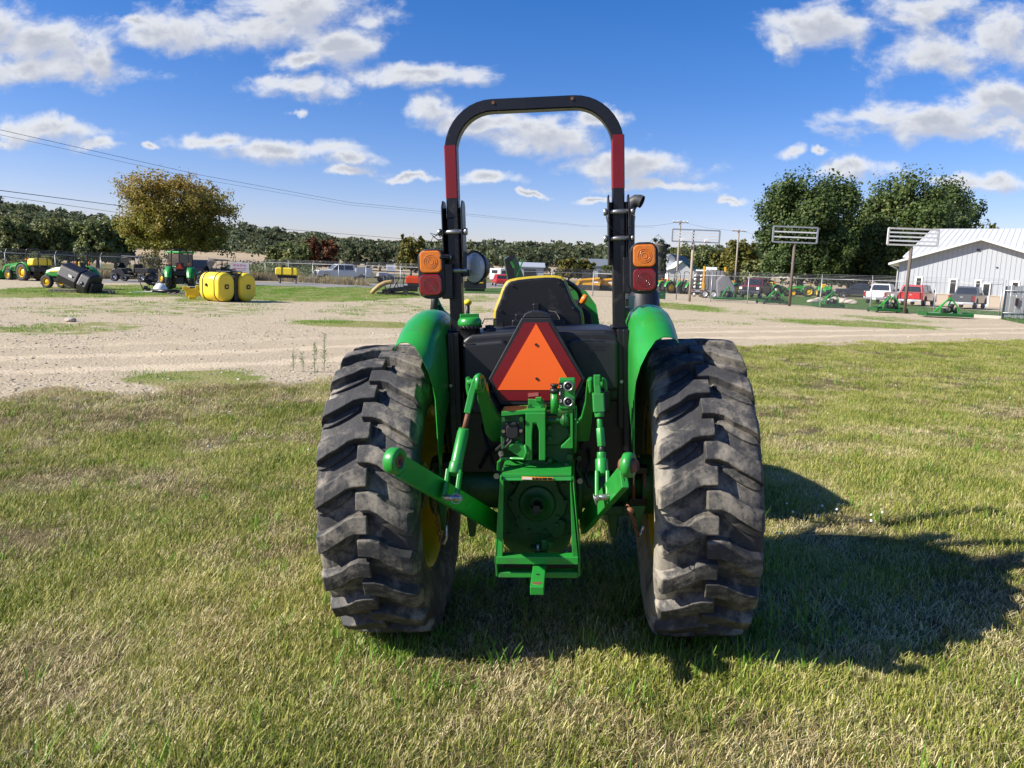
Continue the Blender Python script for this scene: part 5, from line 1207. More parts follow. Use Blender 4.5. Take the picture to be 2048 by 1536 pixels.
# willows and loose trees in the meadow on the left
for i, (px, Y, w, top, z0, m, sd_, lab) in enumerate([
    (18, 118, 92, 430, 0.4, ML_willow, 31, 'brownish green tree at the far left edge behind the tractor with a loader'),
    (98, 120, 92, 436, 0.5, ML_willow, 32, 'light green willow behind the tractor with the yellow tank on its back'),
    (138, 124, 80, 440, 0.5, ML_willow, 33, 'smaller light green willow above the roll bar of the second tractor'),
    (196, 116, 84, 434, 0.6, ML_willow, 34, 'light green willow with two leaning trunks left of the black buggy'),
    (232, 119, 72, 436, 0.6, ML_willow, 35, 'willow half hidden behind the big autumn tree')]):
    B = base_at(px, Y); tree('willow_tree', lab, B, size_at(Y, w), AT(px, top, Y).z - B[2], z0, m, 13000, 0.20, sd_, 12, 'willows in the meadow', fill=0.35, limbs=8, trunk=0.28, tgrad=0.2)
for (px, Y, w, top, m, sd_, lab) in [
    (822, 150, 58, 464, ML_yel, 41, 'yellow-green tall tree left of the amber lamp on the roll bar'),
    (592, 140, 66, 480, ML_willow, 42, 'light green round bush tree above the yellow sprayer tank'),
    (548, 142, 40, 492, ML_willow, 48, 'low light green bush just right of the autumn tree'),
    (628, 175, 34, 476, ML_red, 43, 'rusty orange tree, left one of two, above the white truck'),
    (660, 178, 36, 480, ML_red, 44, 'rusty orange tree, right one of two, above the white truck'),
    (712, 190, 56, 482, ML_wood, 45, 'dark round tree between the rusty trees and the yellow-green one'),
    (760, 190, 50, 484, ML_wood, 46, 'dark round tree left of the yellow-green tall tree'),
    (1138, 150, 52, 514, ML_yel, 47, 'yellow-green round tree between the two grey barns'),
    (1168, 152, 40, 516, ML_yel, 49, 'yellowish small tree in front of the long grey barn'),
    (1216, 140, 30, 528, ML_willow, 50, 'small green bush against the left side of the right roll bar post'),
    (1062, 200, 60, 496, ML_wood, 51, 'olive tree above the small grey barn behind the seat'),
    (960, 170, 56, 503, ML_willow, 52, 'olive green tree right of the round work lamp'),
    (1476, 128, 66, 478, ML_yel, 53, 'yellow-green tree at the utility pole left of the big dark trees'),
    (1440, 150, 56, 500, ML_yel, 54, 'yellowish low tree right of the white farm building'),
    (1412, 165, 60, 492, ML_willow, 55, 'green round tree behind the white farm building'),
    (1515, 112, 70, 520, ML_willow, 56, 'low green shrub at the foot of the left big dark tree'),
    (1366, 190, 60, 488, ML_willow, 57, 'green tree behind the roof of the white farm building')]:
    B = base_at(px, Y); tree('meadow_tree', lab, B, size_at(Y, w), AT(px, top, Y).z - B[2], 0.5, m, 5200, 0.24, sd_, 10, None, fill=0.3, limbs=5, trunk=0.22)
# shrubs behind the fence
def shrub(px, Y, w, h, label, m=ML_willow, seed=1, group='shrubs along the left fence'):
    B = base_at(px, Y); o = thing('shrub', label, 'shrub', B, 0, group)
    me = crown_mesh('foliage', [(random.Random(seed + k).uniform(-.35, .35) * w, random.Random(seed * k + 2).uniform(-.3, .3) * w, h * .45, w * .3, w * .3, h * .42) for k in range(5)], 1500, 0.09, m, seed); c = bpy.data.objects.new('foliage', me); COL.objects.link(c); c.parent = o
    b = MB(); b.tube([(0, 0, -.1), (0, 0, h * .5)], [.05, .02], 6); b.build('stem', M_bark, o); return o
for i, (px, Y, w, h, lab) in enumerate([(60, 72, 4, 1.9, 'yellowish shrub between the far left tractor and the fence'), (96, 74, 4.5, 2.2, 'pale green shrub right behind the yellow tank on the tractor'), (310, 72, 3.2, 3.0, 'thin brownish bush left of the autumn tree trunk'), (520, 84, 8, 2.1, 'long low dark hedge bush right of the yellow twin tanks'),
    (555, 86, 7, 2.3, 'low hedge bush behind the yellow sprayer tank'), (478, 88, 6, 2.3, 'hedge bush behind the white sign board'), (610, 90, 6, 2.0, 'low brown bush left of the white utility truck')]):
    shrub(px, Y, w, h, lab, ML_yel if i in (0, 2) else ML_willow, 70 + i)
# tall dry weeds along the left fence
weeds = [tuft('weed_tuft', 40, 0.45, 0.5, 1.0, 0.035, MD, tint=(0, .7), lean=(.05, .4), segs=2, seed=90 + i) for i in range(3)]
FL = [(-60, 52), (-38.5, 58.5), (-34.5, 64.5), (-25.5, 79), (-13.6, 70.5), (6.3, 63), (12.9, 62)]
PW = []
for _ in range(1500):
    k = random.choices(range(4), (1, .6, 1.5, .5))[0]; (x0, y0), (x1, y1) = FL[k], FL[k + 1]; t_ = random.random(); off = 0.6 + 9 * random.random() ** 1.6
    x, y = x0 + (x1 - x0) * t_, y0 + (y1 - y0) * t_ + off
    if k == 3: y -= 0; 
    if k == 3 and off > 4: continue
    PW.append((x, y, gz(x, y), random.uniform(0, 6), random.uniform(.5, 1.1), random.randrange(3)))
instancer('dry_weeds', weeds, PW, None, None)

# ---- far woodland: reads as one mass
def woodland():
    prof = [(-420, 400), (-100, 396), (0, 396), (50, 402), (100, 418), (150, 420), (200, 430), (250, 438), (330, 444), (480, 447), (520, 448), (560, 456), (640, 463), (700, 473), (760, 480), (830, 478), (940, 481), (1000, 480), (1060, 483), (1130, 481), (1200, 486), (1320, 492), (1400, 490), (1500, 487), (1700, 492), (2100, 498), (2700, 500)]
    def top(px):
        for (a, ya), (b_, yb) in zip(prof[:-1], prof[1:]):
            if a <= px <= b_: return ya + (yb - ya) * (px - a) / (b_ - a)
        return 495
    r = random.Random(4); Ls = []
    for row, (Y, dyp, step) in enumerate(((255, 26, 21), (300, 13, 17), (345, 2, 13))):
        px = -420
        while px < 2700:
            yt = top(px) + dyp * (1.0 if px < 620 else 0.55) + r.uniform(-4, 4); p = AT(px, yt, Y + r.uniform(-8, 8)); gzv = gz(p.x, p.y)
            h = max(4.5, p.z - gzv); w = h * r.uniform(0.7, 1.15) + 4
            for k in range(5):
                Ls.append((p.x + r.uniform(-.3, .3) * w, p.y + r.uniform(-.3, .3) * w, gzv + h * (0.12 + 0.17 * k), w * r.uniform(.34, .5), w * .4, h * r.uniform(.18, .26)))
            Ls.append((p.x, p.y, gzv + h * 0.15, w * .62, w * .4, h * .25))
            px += step * r.uniform(0.7, 1.3)
    px = 470
    while px < 1700:
        p = AT(px, top(px) + r.uniform(14, 34), 205); g_ = gz(p.x, p.y); h = max(3, p.z - g_)
        Ls.append((p.x, p.y, g_ + h * .4, r.uniform(3, 6), 3, h * .55)); px += 26 * r.uniform(.6, 1.3)
    me = crown_mesh('woodland', Ls, 360000, 0.60, ML_wood, 9, fill=0.1)
    o = bpy.data.objects.new('woodland', me); COL.objects.link(o); tag(o, kind='stuff')
woodland()

# ================================================================== FENCES
def chain_fence(name, label, pts, posts, H=1.85, arm=True, group='chain-link fences round the yard', cell=0.11, wire=0.0035, barb=True):
    t_ = thing(name, label, 'fence', (pts[0][0], pts[0][1], 0), 0, group)
    o = Vector((pts[0][0], pts[0][1], 0))
    def P(x, y, z): return Vector((x, y, gz(x, y) + z)) - o
    for (x, y) in posts:
        b = MB(); b.tube([P(x, y, -.05), P(x, y, H + 0.02)], 0.035, 8)
        if arm: b.tube([P(x, y, H), P(x + .05, y + 0.16, H + 0.32)], 0.018, 6)
        b.build('post', M_galv, t_)
    for i, ((x0, y0), (x1, y1)) in enumerate(zip(pts[:-1], pts[1:])):
        b = MB(); b.tube([P(x0, y0, H), P(x1, y1, H)], 0.022, 6); b.build('top_rail', M_galv, t_)
    if barb:
        for k in range(3):
            b = MB()
            for ((x0, y0), (x1, y1)) in zip(pts[:-1], pts[1:]): b.tube([P(x0 + .02 * k, y0 + .05 * (k + 1), H + .1 * (k + 1)), P(x1 + .02 * k, y1 + .05 * (k + 1), H + .1 * (k + 1))], 0.005, 4)
            b.build('barbed_wire', M_galv, t_)
    b = MB(); vs = []; fs = []
    for ((x0, y0), (x1, y1)) in zip(pts[:-1], pts[1:]):
        l = math.hypot(x1 - x0, y1 - y0); ux, uy = (x1 - x0) / l, (y1 - y0) / l; n = int(l / cell)
        for k in range(-int(H / cell), n):
            for sgn in (1, -1):
                a0, a1 = (k * cell, k * cell + H) if sgn > 0 else (k * cell + H, k * cell)
                z0, z1 = 0.02, H - 0.02
                if a0 < 0 or a1 < 0 or a0 > l or a1 > l:
                    def cut(a): return min(l, max(0, a))
                    t0 = (cut(a0) - a0) / (a1 - a0); t1 = (cut(a1) - a0) / (a1 - a0)
                    zz0, zz1 = z0 + (z1 - z0) * t0, z0 + (z1 - z0) * t1; a0, a1, z0, z1 = cut(a0), cut(a1), zz0, zz1
                p = P(x0 + ux * a0, y0 + uy * a0, z0); q = P(x0 + ux * a1, y0 + uy * a1, z1); w = wire; i0 = len(vs)
                for c in (p, q): vs += [c + Vector((w, 0, 0)), c + Vector((-w * .5, w * .8, 0)), c + Vector((-w * .5, -w * .8, 0))]
                fs += [(i0, i0 + 1, i0 + 4, i0 + 3), (i0 + 1, i0 + 2, i0 + 5, i0 + 4), (i0 + 2, i0, i0 + 3, i0 + 5)]
    me = bpy.data.meshes.new('chain_link_mesh'); me.from_pydata(vs, [], fs); me.materials.append(M_galv)
    m_ = bpy.data.objects.new('chain_link_mesh', me); COL.objects.link(m_); m_.parent = t_; m_['kind'] = 'stuff'
    return t_
def along(pts, step):
    out = []
    for (x0, y0), (x1, y1) in zip(pts[:-1], pts[1:]):
        n = max(1, round(math.hypot(x1 - x0, y1 - y0) / step)); out += [(x0 + (x1 - x0) * k / n, y0 + (y1 - y0) * k / n) for k in range(n)]
    return out + [pts[-1]]
chain_fence('chain_link_fence', 'long chain-link fence with barbed wire running behind the tractors and tanks on the left', FL, along(FL, 3.3))
FR = [(12.9, 62), (17.4, 58), (21.27, 54.0), (23.4, 51), (26.2, 48.4), (28.6, 45.68)]
chain_fence('chain_link_fence', 'chain-link fence with barbed wire between the gravel and the parked pickups on the right', FR[1:] if False else FR, along(FR, 4.0), H=2.0)

# gate of grey upright boards, half open
gt = thing('gate', 'weathered grey gate folded back beside the last fence post at the right edge', 'gate', (28.75, 45.7, 0), R(-12))
for k in range(9):
    b = MB(); b.box((0.12 + k * 0.16, 0.02 * (k % 2), 0.98 + 0.03 * ((k * 7) % 3)), (0.13, 0.03, 1.85)); b.build('board', M_galv if k % 3 else mat('grey_board', (0.30, 0.30, 0.31), 0.8, var=.3, dirt=.4, dirtc=(.15, .13, .11)), gt)
for zz in (0.35, 1.65):
    b = MB(); b.tube([(0, -0.05, zz), (1.6, -0.05, zz)], 0.03, 6); b.build('rail', M_galv, gt)
for xx in (0, 1.55):
    b = MB(); b.tube([(xx, -.05, 0.0), (xx, -.05, 2.25)], 0.04, 8); b.build('post', M_galv, gt)
b = MB(); b.box((0.7, -0.09, 1.0), (0.14, 0.06, 0.45)); b.build('latch', M_darkst, gt)
kb = MB(); kb.box((0, 0, 0.06), (3.8, 0.28, 0.22)); o = kb.build('concrete_kerb', mat('pale_concrete', (0.42, 0.39, 0.33), 0.9, var=.2, bump=.3), None, 0.02); o.location = (27.2, 46.6, 0); o.rotation_euler.z = R(-46); tag(o, 'low pale concrete kerb on the ground at the foot of the gate post', 'kerb')

# ================================================================== POLES, SIGN FRAMES, CABLES
def sign_frame(px0, py0, px1, py1, polex, Y, basepx, label, rails, divider=False, dark=False):
    a = AT(px0, py0, Y); c = AT(px1, py1, Y); p = AT(polex, py1, Y); bx = G(basepx, 0 + 600).x
    base = AT(basepx, 600, Y); g_ = gz(base.x, Y); W_ = c.x - a.x; zt_, zb = (a.z + AT(px1, py0 + 8, Y).z) / 2, c.z
    t_ = thing('empty_signboard', label, 'sign frame', (p.x, Y, g_), R(3), 'empty sign frames on poles')
    x0, x1 = a.x - p.x, c.x - p.x; zt_, zb = zt_ - g_, zb - g_ + 0.05
    m = M_white if not dark else mat('faded_white_paint', (0.62, 0.60, 0.57), 0.7, dirt=.4)
    for (n, q0, q1) in (('frame_rail', (x0, 0, zt_), (x1, 0, zt_)), ('frame_rail', (x0, 0, zb), (x1, 0, zb)), ('frame_upright', (x0, 0, zb), (x0, 0, zt_)), ('frame_upright', (x1, 0, zb), (x1, 0, zt_))):
        b = MB(); b.bar(q0, q1, 0.10, 0.10, (0, 1, 0)); b.build(n, M_galv if not dark else m, t_)
    for k in range(rails):
        z = zb + (zt_ - zb) * (k + 1) / (rails + 1); b = MB(); b.bar((x0 + .07, -.03, z), (x1 - .07, -.03, z), 0.04, 0.09, (0, 0, 1)); b.build('cross_rail', M_white, t_)
    if divider:
        b = MB(); b.bar((x0 + (x1 - x0) * .42, -.02, zb), (x0 + (x1 - x0) * .42, -.02, zt_), .06, .06, (0, 1, 0)); b.build('frame_upright', M_white, t_)
        for q in (.22, .72):
            b = MB(); b.box((x0 + (x1 - x0) * q, -.1, zb + .1), (.3, .25, .1)); b.build('lamp_box', M_white, t_)
    b = MB(); b.tube([(0, 0.07, -0.1), (0, 0.07, zb)], 0.10, 10); b.build('pole', mat('pole_brown', (0.13, 0.10, 0.08), 0.8, var=.3, dirt=.3) if rails != 3 or dark else M_wood, t_)
    b = MB(); b.tube([(0, 0.09, zb), (0, 0.09, zt_ + .02)], 0.045, 8); b.build('pole_head', M_darkst, t_)
    return t_
sign_frame(1345, 456, 1439, 487, 1387, 58, 1377, 'empty white sign frame on a wooden pole, leftmost of the three, with small lamp boxes', 3, True)
sign_frame(1547, 450, 1634, 488, 1590, 55.5, 1581, 'empty white sign frame in front of the dark trees, middle one of the three', 2)
sign_frame(1777, 454, 1876, 494, 1824, 48.3, 1811, 'empty sign frame on a dark pole overlapping the white roof, rightmost of the three', 3, dark=True)
def upole(px, top, Y, basey, label, arm=2.4):
    p = AT(px, top, Y); g_ = gz(p.x, Y); t_ = thing('utility_pole', label, 'utility pole', (p.x, Y, g_), 0, 'utility poles on the right'); h = p.z - g_
    b = MB(); b.tube([(0, 0, -.2), (0, 0, h * .5), (0, 0, h)], [.17, .15, .12], 10); b.build('pole', mat('pole_grey', (0.30, 0.26, 0.21), 0.85, var=.25), t_)
    b = MB(); b.box((0, -.12, h - .25), (arm, .1, .12)); b.build('cross_arm', M_wood, t_)
    for q in (-.46, -.2, .2, .46):
        b = MB(); b.cyl((q * arm, -.12, h - .19), (q * arm, -.12, h - .02), .05, 8); b.build('insulator', M_white, t_)
    return (p.x, Y, p.z)
u1 = upole(1361, 441, 100, 0, 'utility pole with a cross arm standing behind the leftmost sign frame', 2.0)
u2 = upole(1478, 459, 118, 0, 'utility pole with a cross arm left of the big dark trees', 2.2)
def cable(label, pts, r=0.014, sag=0.0):
    P = [AT(px, py, Y) for px, py, Y in pts]; b = MB(); Q = []
    for a, c in zip(P[:-1], P[1:]):
        for k in range(8): Q.append(a.lerp(c, k / 8) - Vector((0, 0, sag * math.sin(math.pi * k / 8))))
    Q.append(P[-1]); b.tube(Q, r, 5, cap=False); o = b.build('power_line', mat('cable_black', (0.03, 0.03, 0.035), 0.6), None); tag(o, label, 'cable', 'overhead cables')
cable('thick dark cable, upper of the low pair, running behind the autumn tree to the right', [(-60, 373, 62), (235, 411, 85), (490, 452, 112), (860, 482, 170)], 0.030)
cable('thin dark cable just under the thick one at the left edge', [(-60, 383, 62), (235, 425, 88), (330, 440, 100)], 0.020)
cable('thin high cable crossing the sky, upper of the high pair', [(-60, 246, 50), (400, 350, 75), (700, 405, 100), (1180, 452, 160), (1310, 455, 175)], 0.016)
cable('thin high cable crossing the sky, lower of the high pair', [(-60, 256, 50), (400, 358, 75), (700, 410, 100), (1180, 454, 160)], 0.012)
cable('faint cable between the two utility poles', [(1240, 450, 80), (1361, 443, 100), (1478, 461, 118), (1560, 470, 130)], 0.012, .3)

# ================================================================== BUILDINGS
M_metalw = mat('white_metal_siding', (0.40, 0.42, 0.445), 0.45, var=.04)
M_roofw = mat('white_metal_roof', (0.66, 0.66, 0.65), 0.4, var=.04)
M_block = mat('tan_block', (0.42, 0.35, 0.27), 0.9, var=.2)
Yb = 82.0
_bo = AT(1795, 560, Yb); BO = Vector((_bo.x, Yb, 0)); BYAW = -34.0
_bi = Matrix.Rotation(R(-BYAW), 3, 'Z')
def BP(px, py, yl):                    # building frame: x along the gable wall, y into the building
    d = _bi @ sight(px, py); c = _bi @ (CP - BO); return c + d * ((yl - c.y) / d.y)
zE = BP(1795, 525, 0).z; pk = BP(1963, 481, 0); zP = pk.z; W_ = pk.x * 2; zS = 1.0
bd = thing('metal_building', 'long white metal building with a gabled front wing behind the parked pickups', 'building', BO, R(BYAW))
def slope(x): return zE + (zP - zE) * (1 - abs(x - W_ / 2) / (W_ / 2))
b = MB(); b.prism([(0, 0, 0), (0, 0, slope(0)), (W_ / 2, 0, zP), (W_, 0, slope(W_)), (W_, 0, 0)], (0, 12, 0)); b.build('wall', M_metalw, bd)
b = MB(); b.box((W_ / 2, -0.06, zS / 2), (W_ + .1, 0.12, zS)); b.build('block_plinth', M_block, bd)
b = MB(); b.box((W_ / 2, -0.09, zS + .04), (W_ + .16, 0.16, .09)); b.build('plinth_cap', mat('tan_stone', (.5, .43, .33), .9), bd)
holes = []
def wallrect(x0, y0, x1, y1):
    a = BP(x0, (y0 + y1) / 2, 0); c = BP(x1, (y0 + y1) / 2, 0); u = BP((x0 + x1) / 2, y0, 0); v = BP((x0 + x1) / 2, y1, 0); return (a.x + c.x) / 2, (u.z + v.z) / 2, c.x - a.x, u.z - v.z
for (x0, y0, x1, y1) in [(1833, 556, 1842, 572), (1900, 560, 1911, 588), (1952, 562, 1960, 576), (2024, 565, 2035, 590)]:
    x, z, ww, hh = wallrect(x0, y0, x1, y1); holes.append((x - ww / 2 - .2, x + ww / 2 + .2, z - hh / 2 - .2, z + hh / 2 + .2))
    b = MB(); b.box((x, -.03, z), (ww + .3, .08, hh + .3)); f = b.build('window', M_white, bd)
    b = MB(); b.box((x, -.065, z), (ww, .03, hh)); b.build('pane', M_glass, f)
x, z, ww, hh = wallrect(1963, 563, 1980, 606); z0d = 0.02
b = MB(); b.box((x, -.10, 1.15), (ww, .14, 2.3)); dr_ = b.build('door', M_white, bd)
b = MB(); b.box((x, -.18, 1.6), (ww * .7, .03, 1.1)); b.build('pane', M_glass, dr_)
nr = int(W_ / 0.42)
for k in range(nr):
    x = 0.2 + k * 0.42; zz = slope(x) - .05
    segs_ = [(zS + .1, zz)]
    for h_ in holes:
        if h_[0] < x < h_[1]: segs_ = [(zS + .1, h_[2]), (h_[3], zz)]
    for (z0_, z1_) in segs_:
        if z1_ - z0_ > .2: b = MB(); b.box((x, -.014, (z0_ + z1_) / 2), (0.06, 0.028, z1_ - z0_)); b.build('siding_rib', mat('rib_shade', (.35, .37, .395), .5), bd)
ov = 0.9; sl = (zP - zE) / (W_ / 2); z0 = zE - sl * .9
for s in (0, 1):
    x0, x1 = (-.9, W_ / 2) if s == 0 else (W_ + .9, W_ / 2)
    b = MB(); b.prism([(x0, -ov, z0), (x1, -ov, zP), (x1, -ov, zP + .22), (x0, -ov, z0 + .22)], (0, 10, 0)); b.build('roof', M_roofw, bd)
b = MB(); b.tube([(-.75, -.5, zE - .35), (-.2, -.2, zE - .6), (-.06, -.12, zE - .75), (-.06, -.12, 0)], .06, 8); b.build('downpipe', M_white, bd)
q = BP(1957, 500, -.1); b = MB(); b.box((q.x, -.08, q.z), (.3, .12, .18)); b.build('wall_lamp', M_plastic, bd)
q = BP(1994, 535, -.1); b = MB(); b.box((q.x, -.04, q.z), (.15, .08, .12)); b.build('camera_box', M_plastic, bd)
ye = 2.0; e_ = BP(1806, 513, ye); yr_ = min((abs(BP(1870, 458, y / 10).x - e_.x), y / 10) for y in range(30, 250))[1]; zr = BP(1870, 458, yr_).z; ze = e_.z; xL = e_.x
b = MB(); b.prism([(xL + .4, ye + .5, 0), (xL + .4, ye + .5, ze), (xL + .4, yr_, zr - .2), (xL + .4, 2 * yr_ - ye, ze), (xL + .4, 2 * yr_ - ye, 0)], (50, 0, 0)); b.build('main_wall', M_metalw, bd)
for sg_, n_ in ((1, ye), (-1, 2 * yr_ - ye)):
    b = MB(); b.prism([(xL, n_, ze - .1), (xL, yr_, zr - .1), (xL, yr_, zr + .03), (xL, n_, ze + .03)], (51, 0, 0)); b.build('main_roof', M_roofw, bd)
for k in range(64):
    x = xL + .2 + k * 0.6
    b = MB(); b.bar((x, ye + .02, ze + .045), (x, yr_ - .05, zr + .045), .05, .03); b.build('roof_rib', mat('roof_rib_grey', (0.58, 0.58, 0.58), 0.5), bd)

def barn(name, label, px0, px1, pyb, pye, pyr, Y, dep, wallm, roofm, ridge='x', extra=None):
    a = AT(px0, pyb, Y); c = AT(px1, pyb, Y); g_ = gz(a.x, Y); ze = AT(px0, pye, Y).z - g_; zr = AT((px0 + px1) / 2, pyr, Y).z - g_; w = c.x - a.x
    t_ = thing(name, label, 'barn', (a.x, Y, g_))
    if ridge == 'x':
        b = MB(); b.prism([(0, 0, -.3), (0, 0, ze), (0, dep / 2, zr), (0, dep, ze), (0, dep, -.3)], (w, 0, 0)); b.build('wall', wallm, t_)
        b = MB(); b.prism([(-.3, -.4, ze - .1), (-.3, dep / 2, zr + .02), (-.3, dep / 2, zr + .16), (-.3, -.4, ze + .04)], (w + .6, 0, 0)); b.prism([(-.3, dep + .4, ze - .1), (-.3, dep / 2, zr + .02), (-.3, dep / 2, zr + .16), (-.3, dep + .4, ze + .04)], (w + .6, 0, 0)); b.build('roof', roofm, t_)
    return t_, w, ze, zr
M_greyroof = mat('grey_metal_roof', (0.36, 0.39, 0.43), 0.5, var=.08); M_slate = mat('slate_roof', (0.16, 0.18, 0.20), 0.6, var=.15); M_greenroof = mat('green_roof', (0.045, 0.14, 0.085), 0.6, var=.1)
bt, w, ze, zr = barn('barn', 'small grey-roofed barn just above the tractor seat', 1040, 1087, 546, 533, 526, 150, 8, M_metalw, M_greyroof)
b = MB(); b.box((w * .42, -.05, ze * .45), (w * .5, .1, ze * .75)); b.build('door', M_plastic, bt)
bt, w, ze, zr = barn('barn', 'long grey barn with a slate roof left of the right roll bar post', 1165, 1262, 548, 531, 519, 165, 10, mat('grey_siding', (.40, .43, .46), .6), M_slate)
# white farm building: tall gambrel part with a lower gabled front
Yf = 150; a = AT(1336, 548, Yf); g_ = gz(a.x, Yf); fm = thing('farm_building', 'white farm barn with green and grey roofs behind the row of tractors', 'barn', (a.x, Yf, g_)); S = size_at(Yf, 1)
hb_ = lambda py: AT(1380, py, Yf).z - g_
b = MB(); b.prism([(2 * S, 6, -.3), (2 * S, 6, hb_(526)), (6 * S, 6, hb_(515)), (14 * S, 6, hb_(508)), (24 * S, 6, hb_(516)), (29 * S, 6, hb_(526)), (29 * S, 6, -.3)], (0, 14, 0)); b.build('barn_wall', M_metalw, fm)
b = MB(); b.prism([(6 * S, 5.6, hb_(514.6)), (14 * S, 5.6, hb_(507.6)), (60 * S, 12, hb_(510)), (72 * S, 12, hb_(524)), (30 * S, 5.6, hb_(526)), (24 * S, 5.6, hb_(515.6))], (0, 8, 0)); b.build('gambrel_roof', M_slate, fm)
b = MB(); b.prism([(0, 0, -.3), (0, 0, hb_(541)), (10 * S, 0, hb_(537)), (26 * S, 0, hb_(523)), (42 * S, 0, hb_(537)), (62 * S, 0, hb_(541)), (62 * S, 0, -.3)], (0, 6, 0)); b.build('front_wall', M_white, fm)
b = MB(); b.prism([(25.5 * S, -.3, hb_(522.6)), (27 * S, -.3, hb_(522)), (52 * S, 4, hb_(526)), (70 * S, 4, hb_(537)), (62 * S, -.3, hb_(540.4)), (42 * S, -.3, hb_(536.5))], (0, 3, 0)); b.build('front_roof', M_greenroof, fm)
b = MB(); b.prism([(-.3, -.3, hb_(541)), (10 * S, -.3, hb_(536.8)), (26 * S, -.3, hb_(522.4)), (26 * S, -.3, hb_(523.4)), (10 * S, -.3, hb_(538)), (-.3, -.3, hb_(542))], (0, 6, 0)); b.build('roof_edge', M_white, fm)
si = AT(1318, 486, 140); g_ = gz(si.x, 140); sl_ = thing('silo', 'dark ivy covered silo directly right of the right lamp cluster', 'silo', (si.x, 140, g_)); h = si.z - g_
b = MB(); b.lathe([(1.45, -.3), (1.45, h - .5)], None, 20); b.lathe([(1.5, h - .5), (1.2, h - .1), (0.01, h)], None, 20); b.build('silo_wall', mat('dark_silo', (.10, .09, .075), .9, var=.4, vscale=1.5), sl_)
me = crown_mesh('ivy', [(0, 0, h * k / 6 + .6, 1.7, 1.7, 1.3) for k in range(6)], 3500, .2, ML_wood, 77, fill=.05); o = bpy.data.objects.new('ivy', me); COL.objects.link(o); o.parent = sl_
b = MB()
for q in (-1.6, 0, 1.6): b.tube([(q - .2, 0, h), (-.2, 0, h + 1.5)], .03, 5)
b.build('top_frame', M_darkst, sl_)
# boulders and a bush on the lawn
for i, (px, py, sx, lab) in enumerate([(1628, 606, 1.5, 'cream coloured flat boulder on the lawn, left of the A-frame of the middle mower'), (1640, 603, 1.0, 'small cream boulder touching the flat one on its right'), (1672, 604, 1.5, 'pinkish boulder seen just right of the mower A-frame'), (1689, 607, 1.9, 'largest brown boulder on the lawn with a dark side'), (1700, 608, 1.1, 'small boulder at the right end of the row on the lawn')]):
    p = G(px, py); rock('boulder', lab, 'boulder', (p.x, p.y, .15), (sx, 1.0, .95 * (1.1 if i in (2, 3) else .8)), M_rock, 'boulders on the lawn', i + 1)
p = G(1727, 590); bs = thing('shrub', 'round green and yellow shrub at the corner of the lawn beside the white pickup', 'shrub', (p.x, p.y, 0))
me = crown_mesh('foliage', [(0, 0, .7, 1.3, 1.2, .9), (-.6, 0, .5, .8, .8, .6), (.7, .1, 1.1, .6, .6, .7)], 2600, .08, ML_yel, 88); o = bpy.data.objects.new('foliage', me); COL.objects.link(o); o.parent = bs
b = MB(); b.tube([(0, 0, -.1), (0, 0, .8)], [.06, .03], 6); b.build('stem', M_bark, bs)
# ================================================================== MACHINES AND VEHICLES IN THE YARD
M_tyrep = mat('plain_tyre_rubber', (0.035, 0.034, 0.033), 0.75)
def wheel(parent, c, r, w, rimm, axis='x', name='wheel', lugs=0, rimr=0.58, out=1):
    wn = thing(name, None, None, c); wn.parent = parent
    X = axisM((0, 0, 0), (1, 0, 0)); b = MB()
    b.lathe([(r * rimr, -w * .42), (r * .8, -w * .5), (r * .96, -w * .42), (r, -w * .2), (r, w * .2), (r * .96, w * .42), (r * .8, w * .5), (r * rimr, w * .42)], X, 24)
    for k in range(lugs):
        a = 2 * math.pi * k / lugs; q = (k % 2) * 2 - 1; b.box((q * w * .24, -r * 1.01 * math.cos(a), r * 1.01 * math.sin(a)), (w * .5, r * .11, r * .07), (-a, 0, q * .45))
    b.build('tyre', M_tyrep, wn)
    b = MB(); b.lathe([(r * rimr, -w * .40), (r * rimr * .9, -w * .3), (r * rimr * .85, w * .05 * out), (r * .2, w * .22 * out), (.001, w * .22 * out)], X, 20); b.lathe([(r * rimr, w * .40), (r * rimr * .9, w * .3), (r * rimr * .85, w * .05 * out)], X, 20); b.build('rim', rimm, wn)
    return wn
def bxs(name, m, parent, items, bevel=0.0):
    """items: (centre, size[, rot]) as one mesh"""
    b = MB()
    for it in items: b.box(*it)
    return b.build(name, m, parent, bevel)
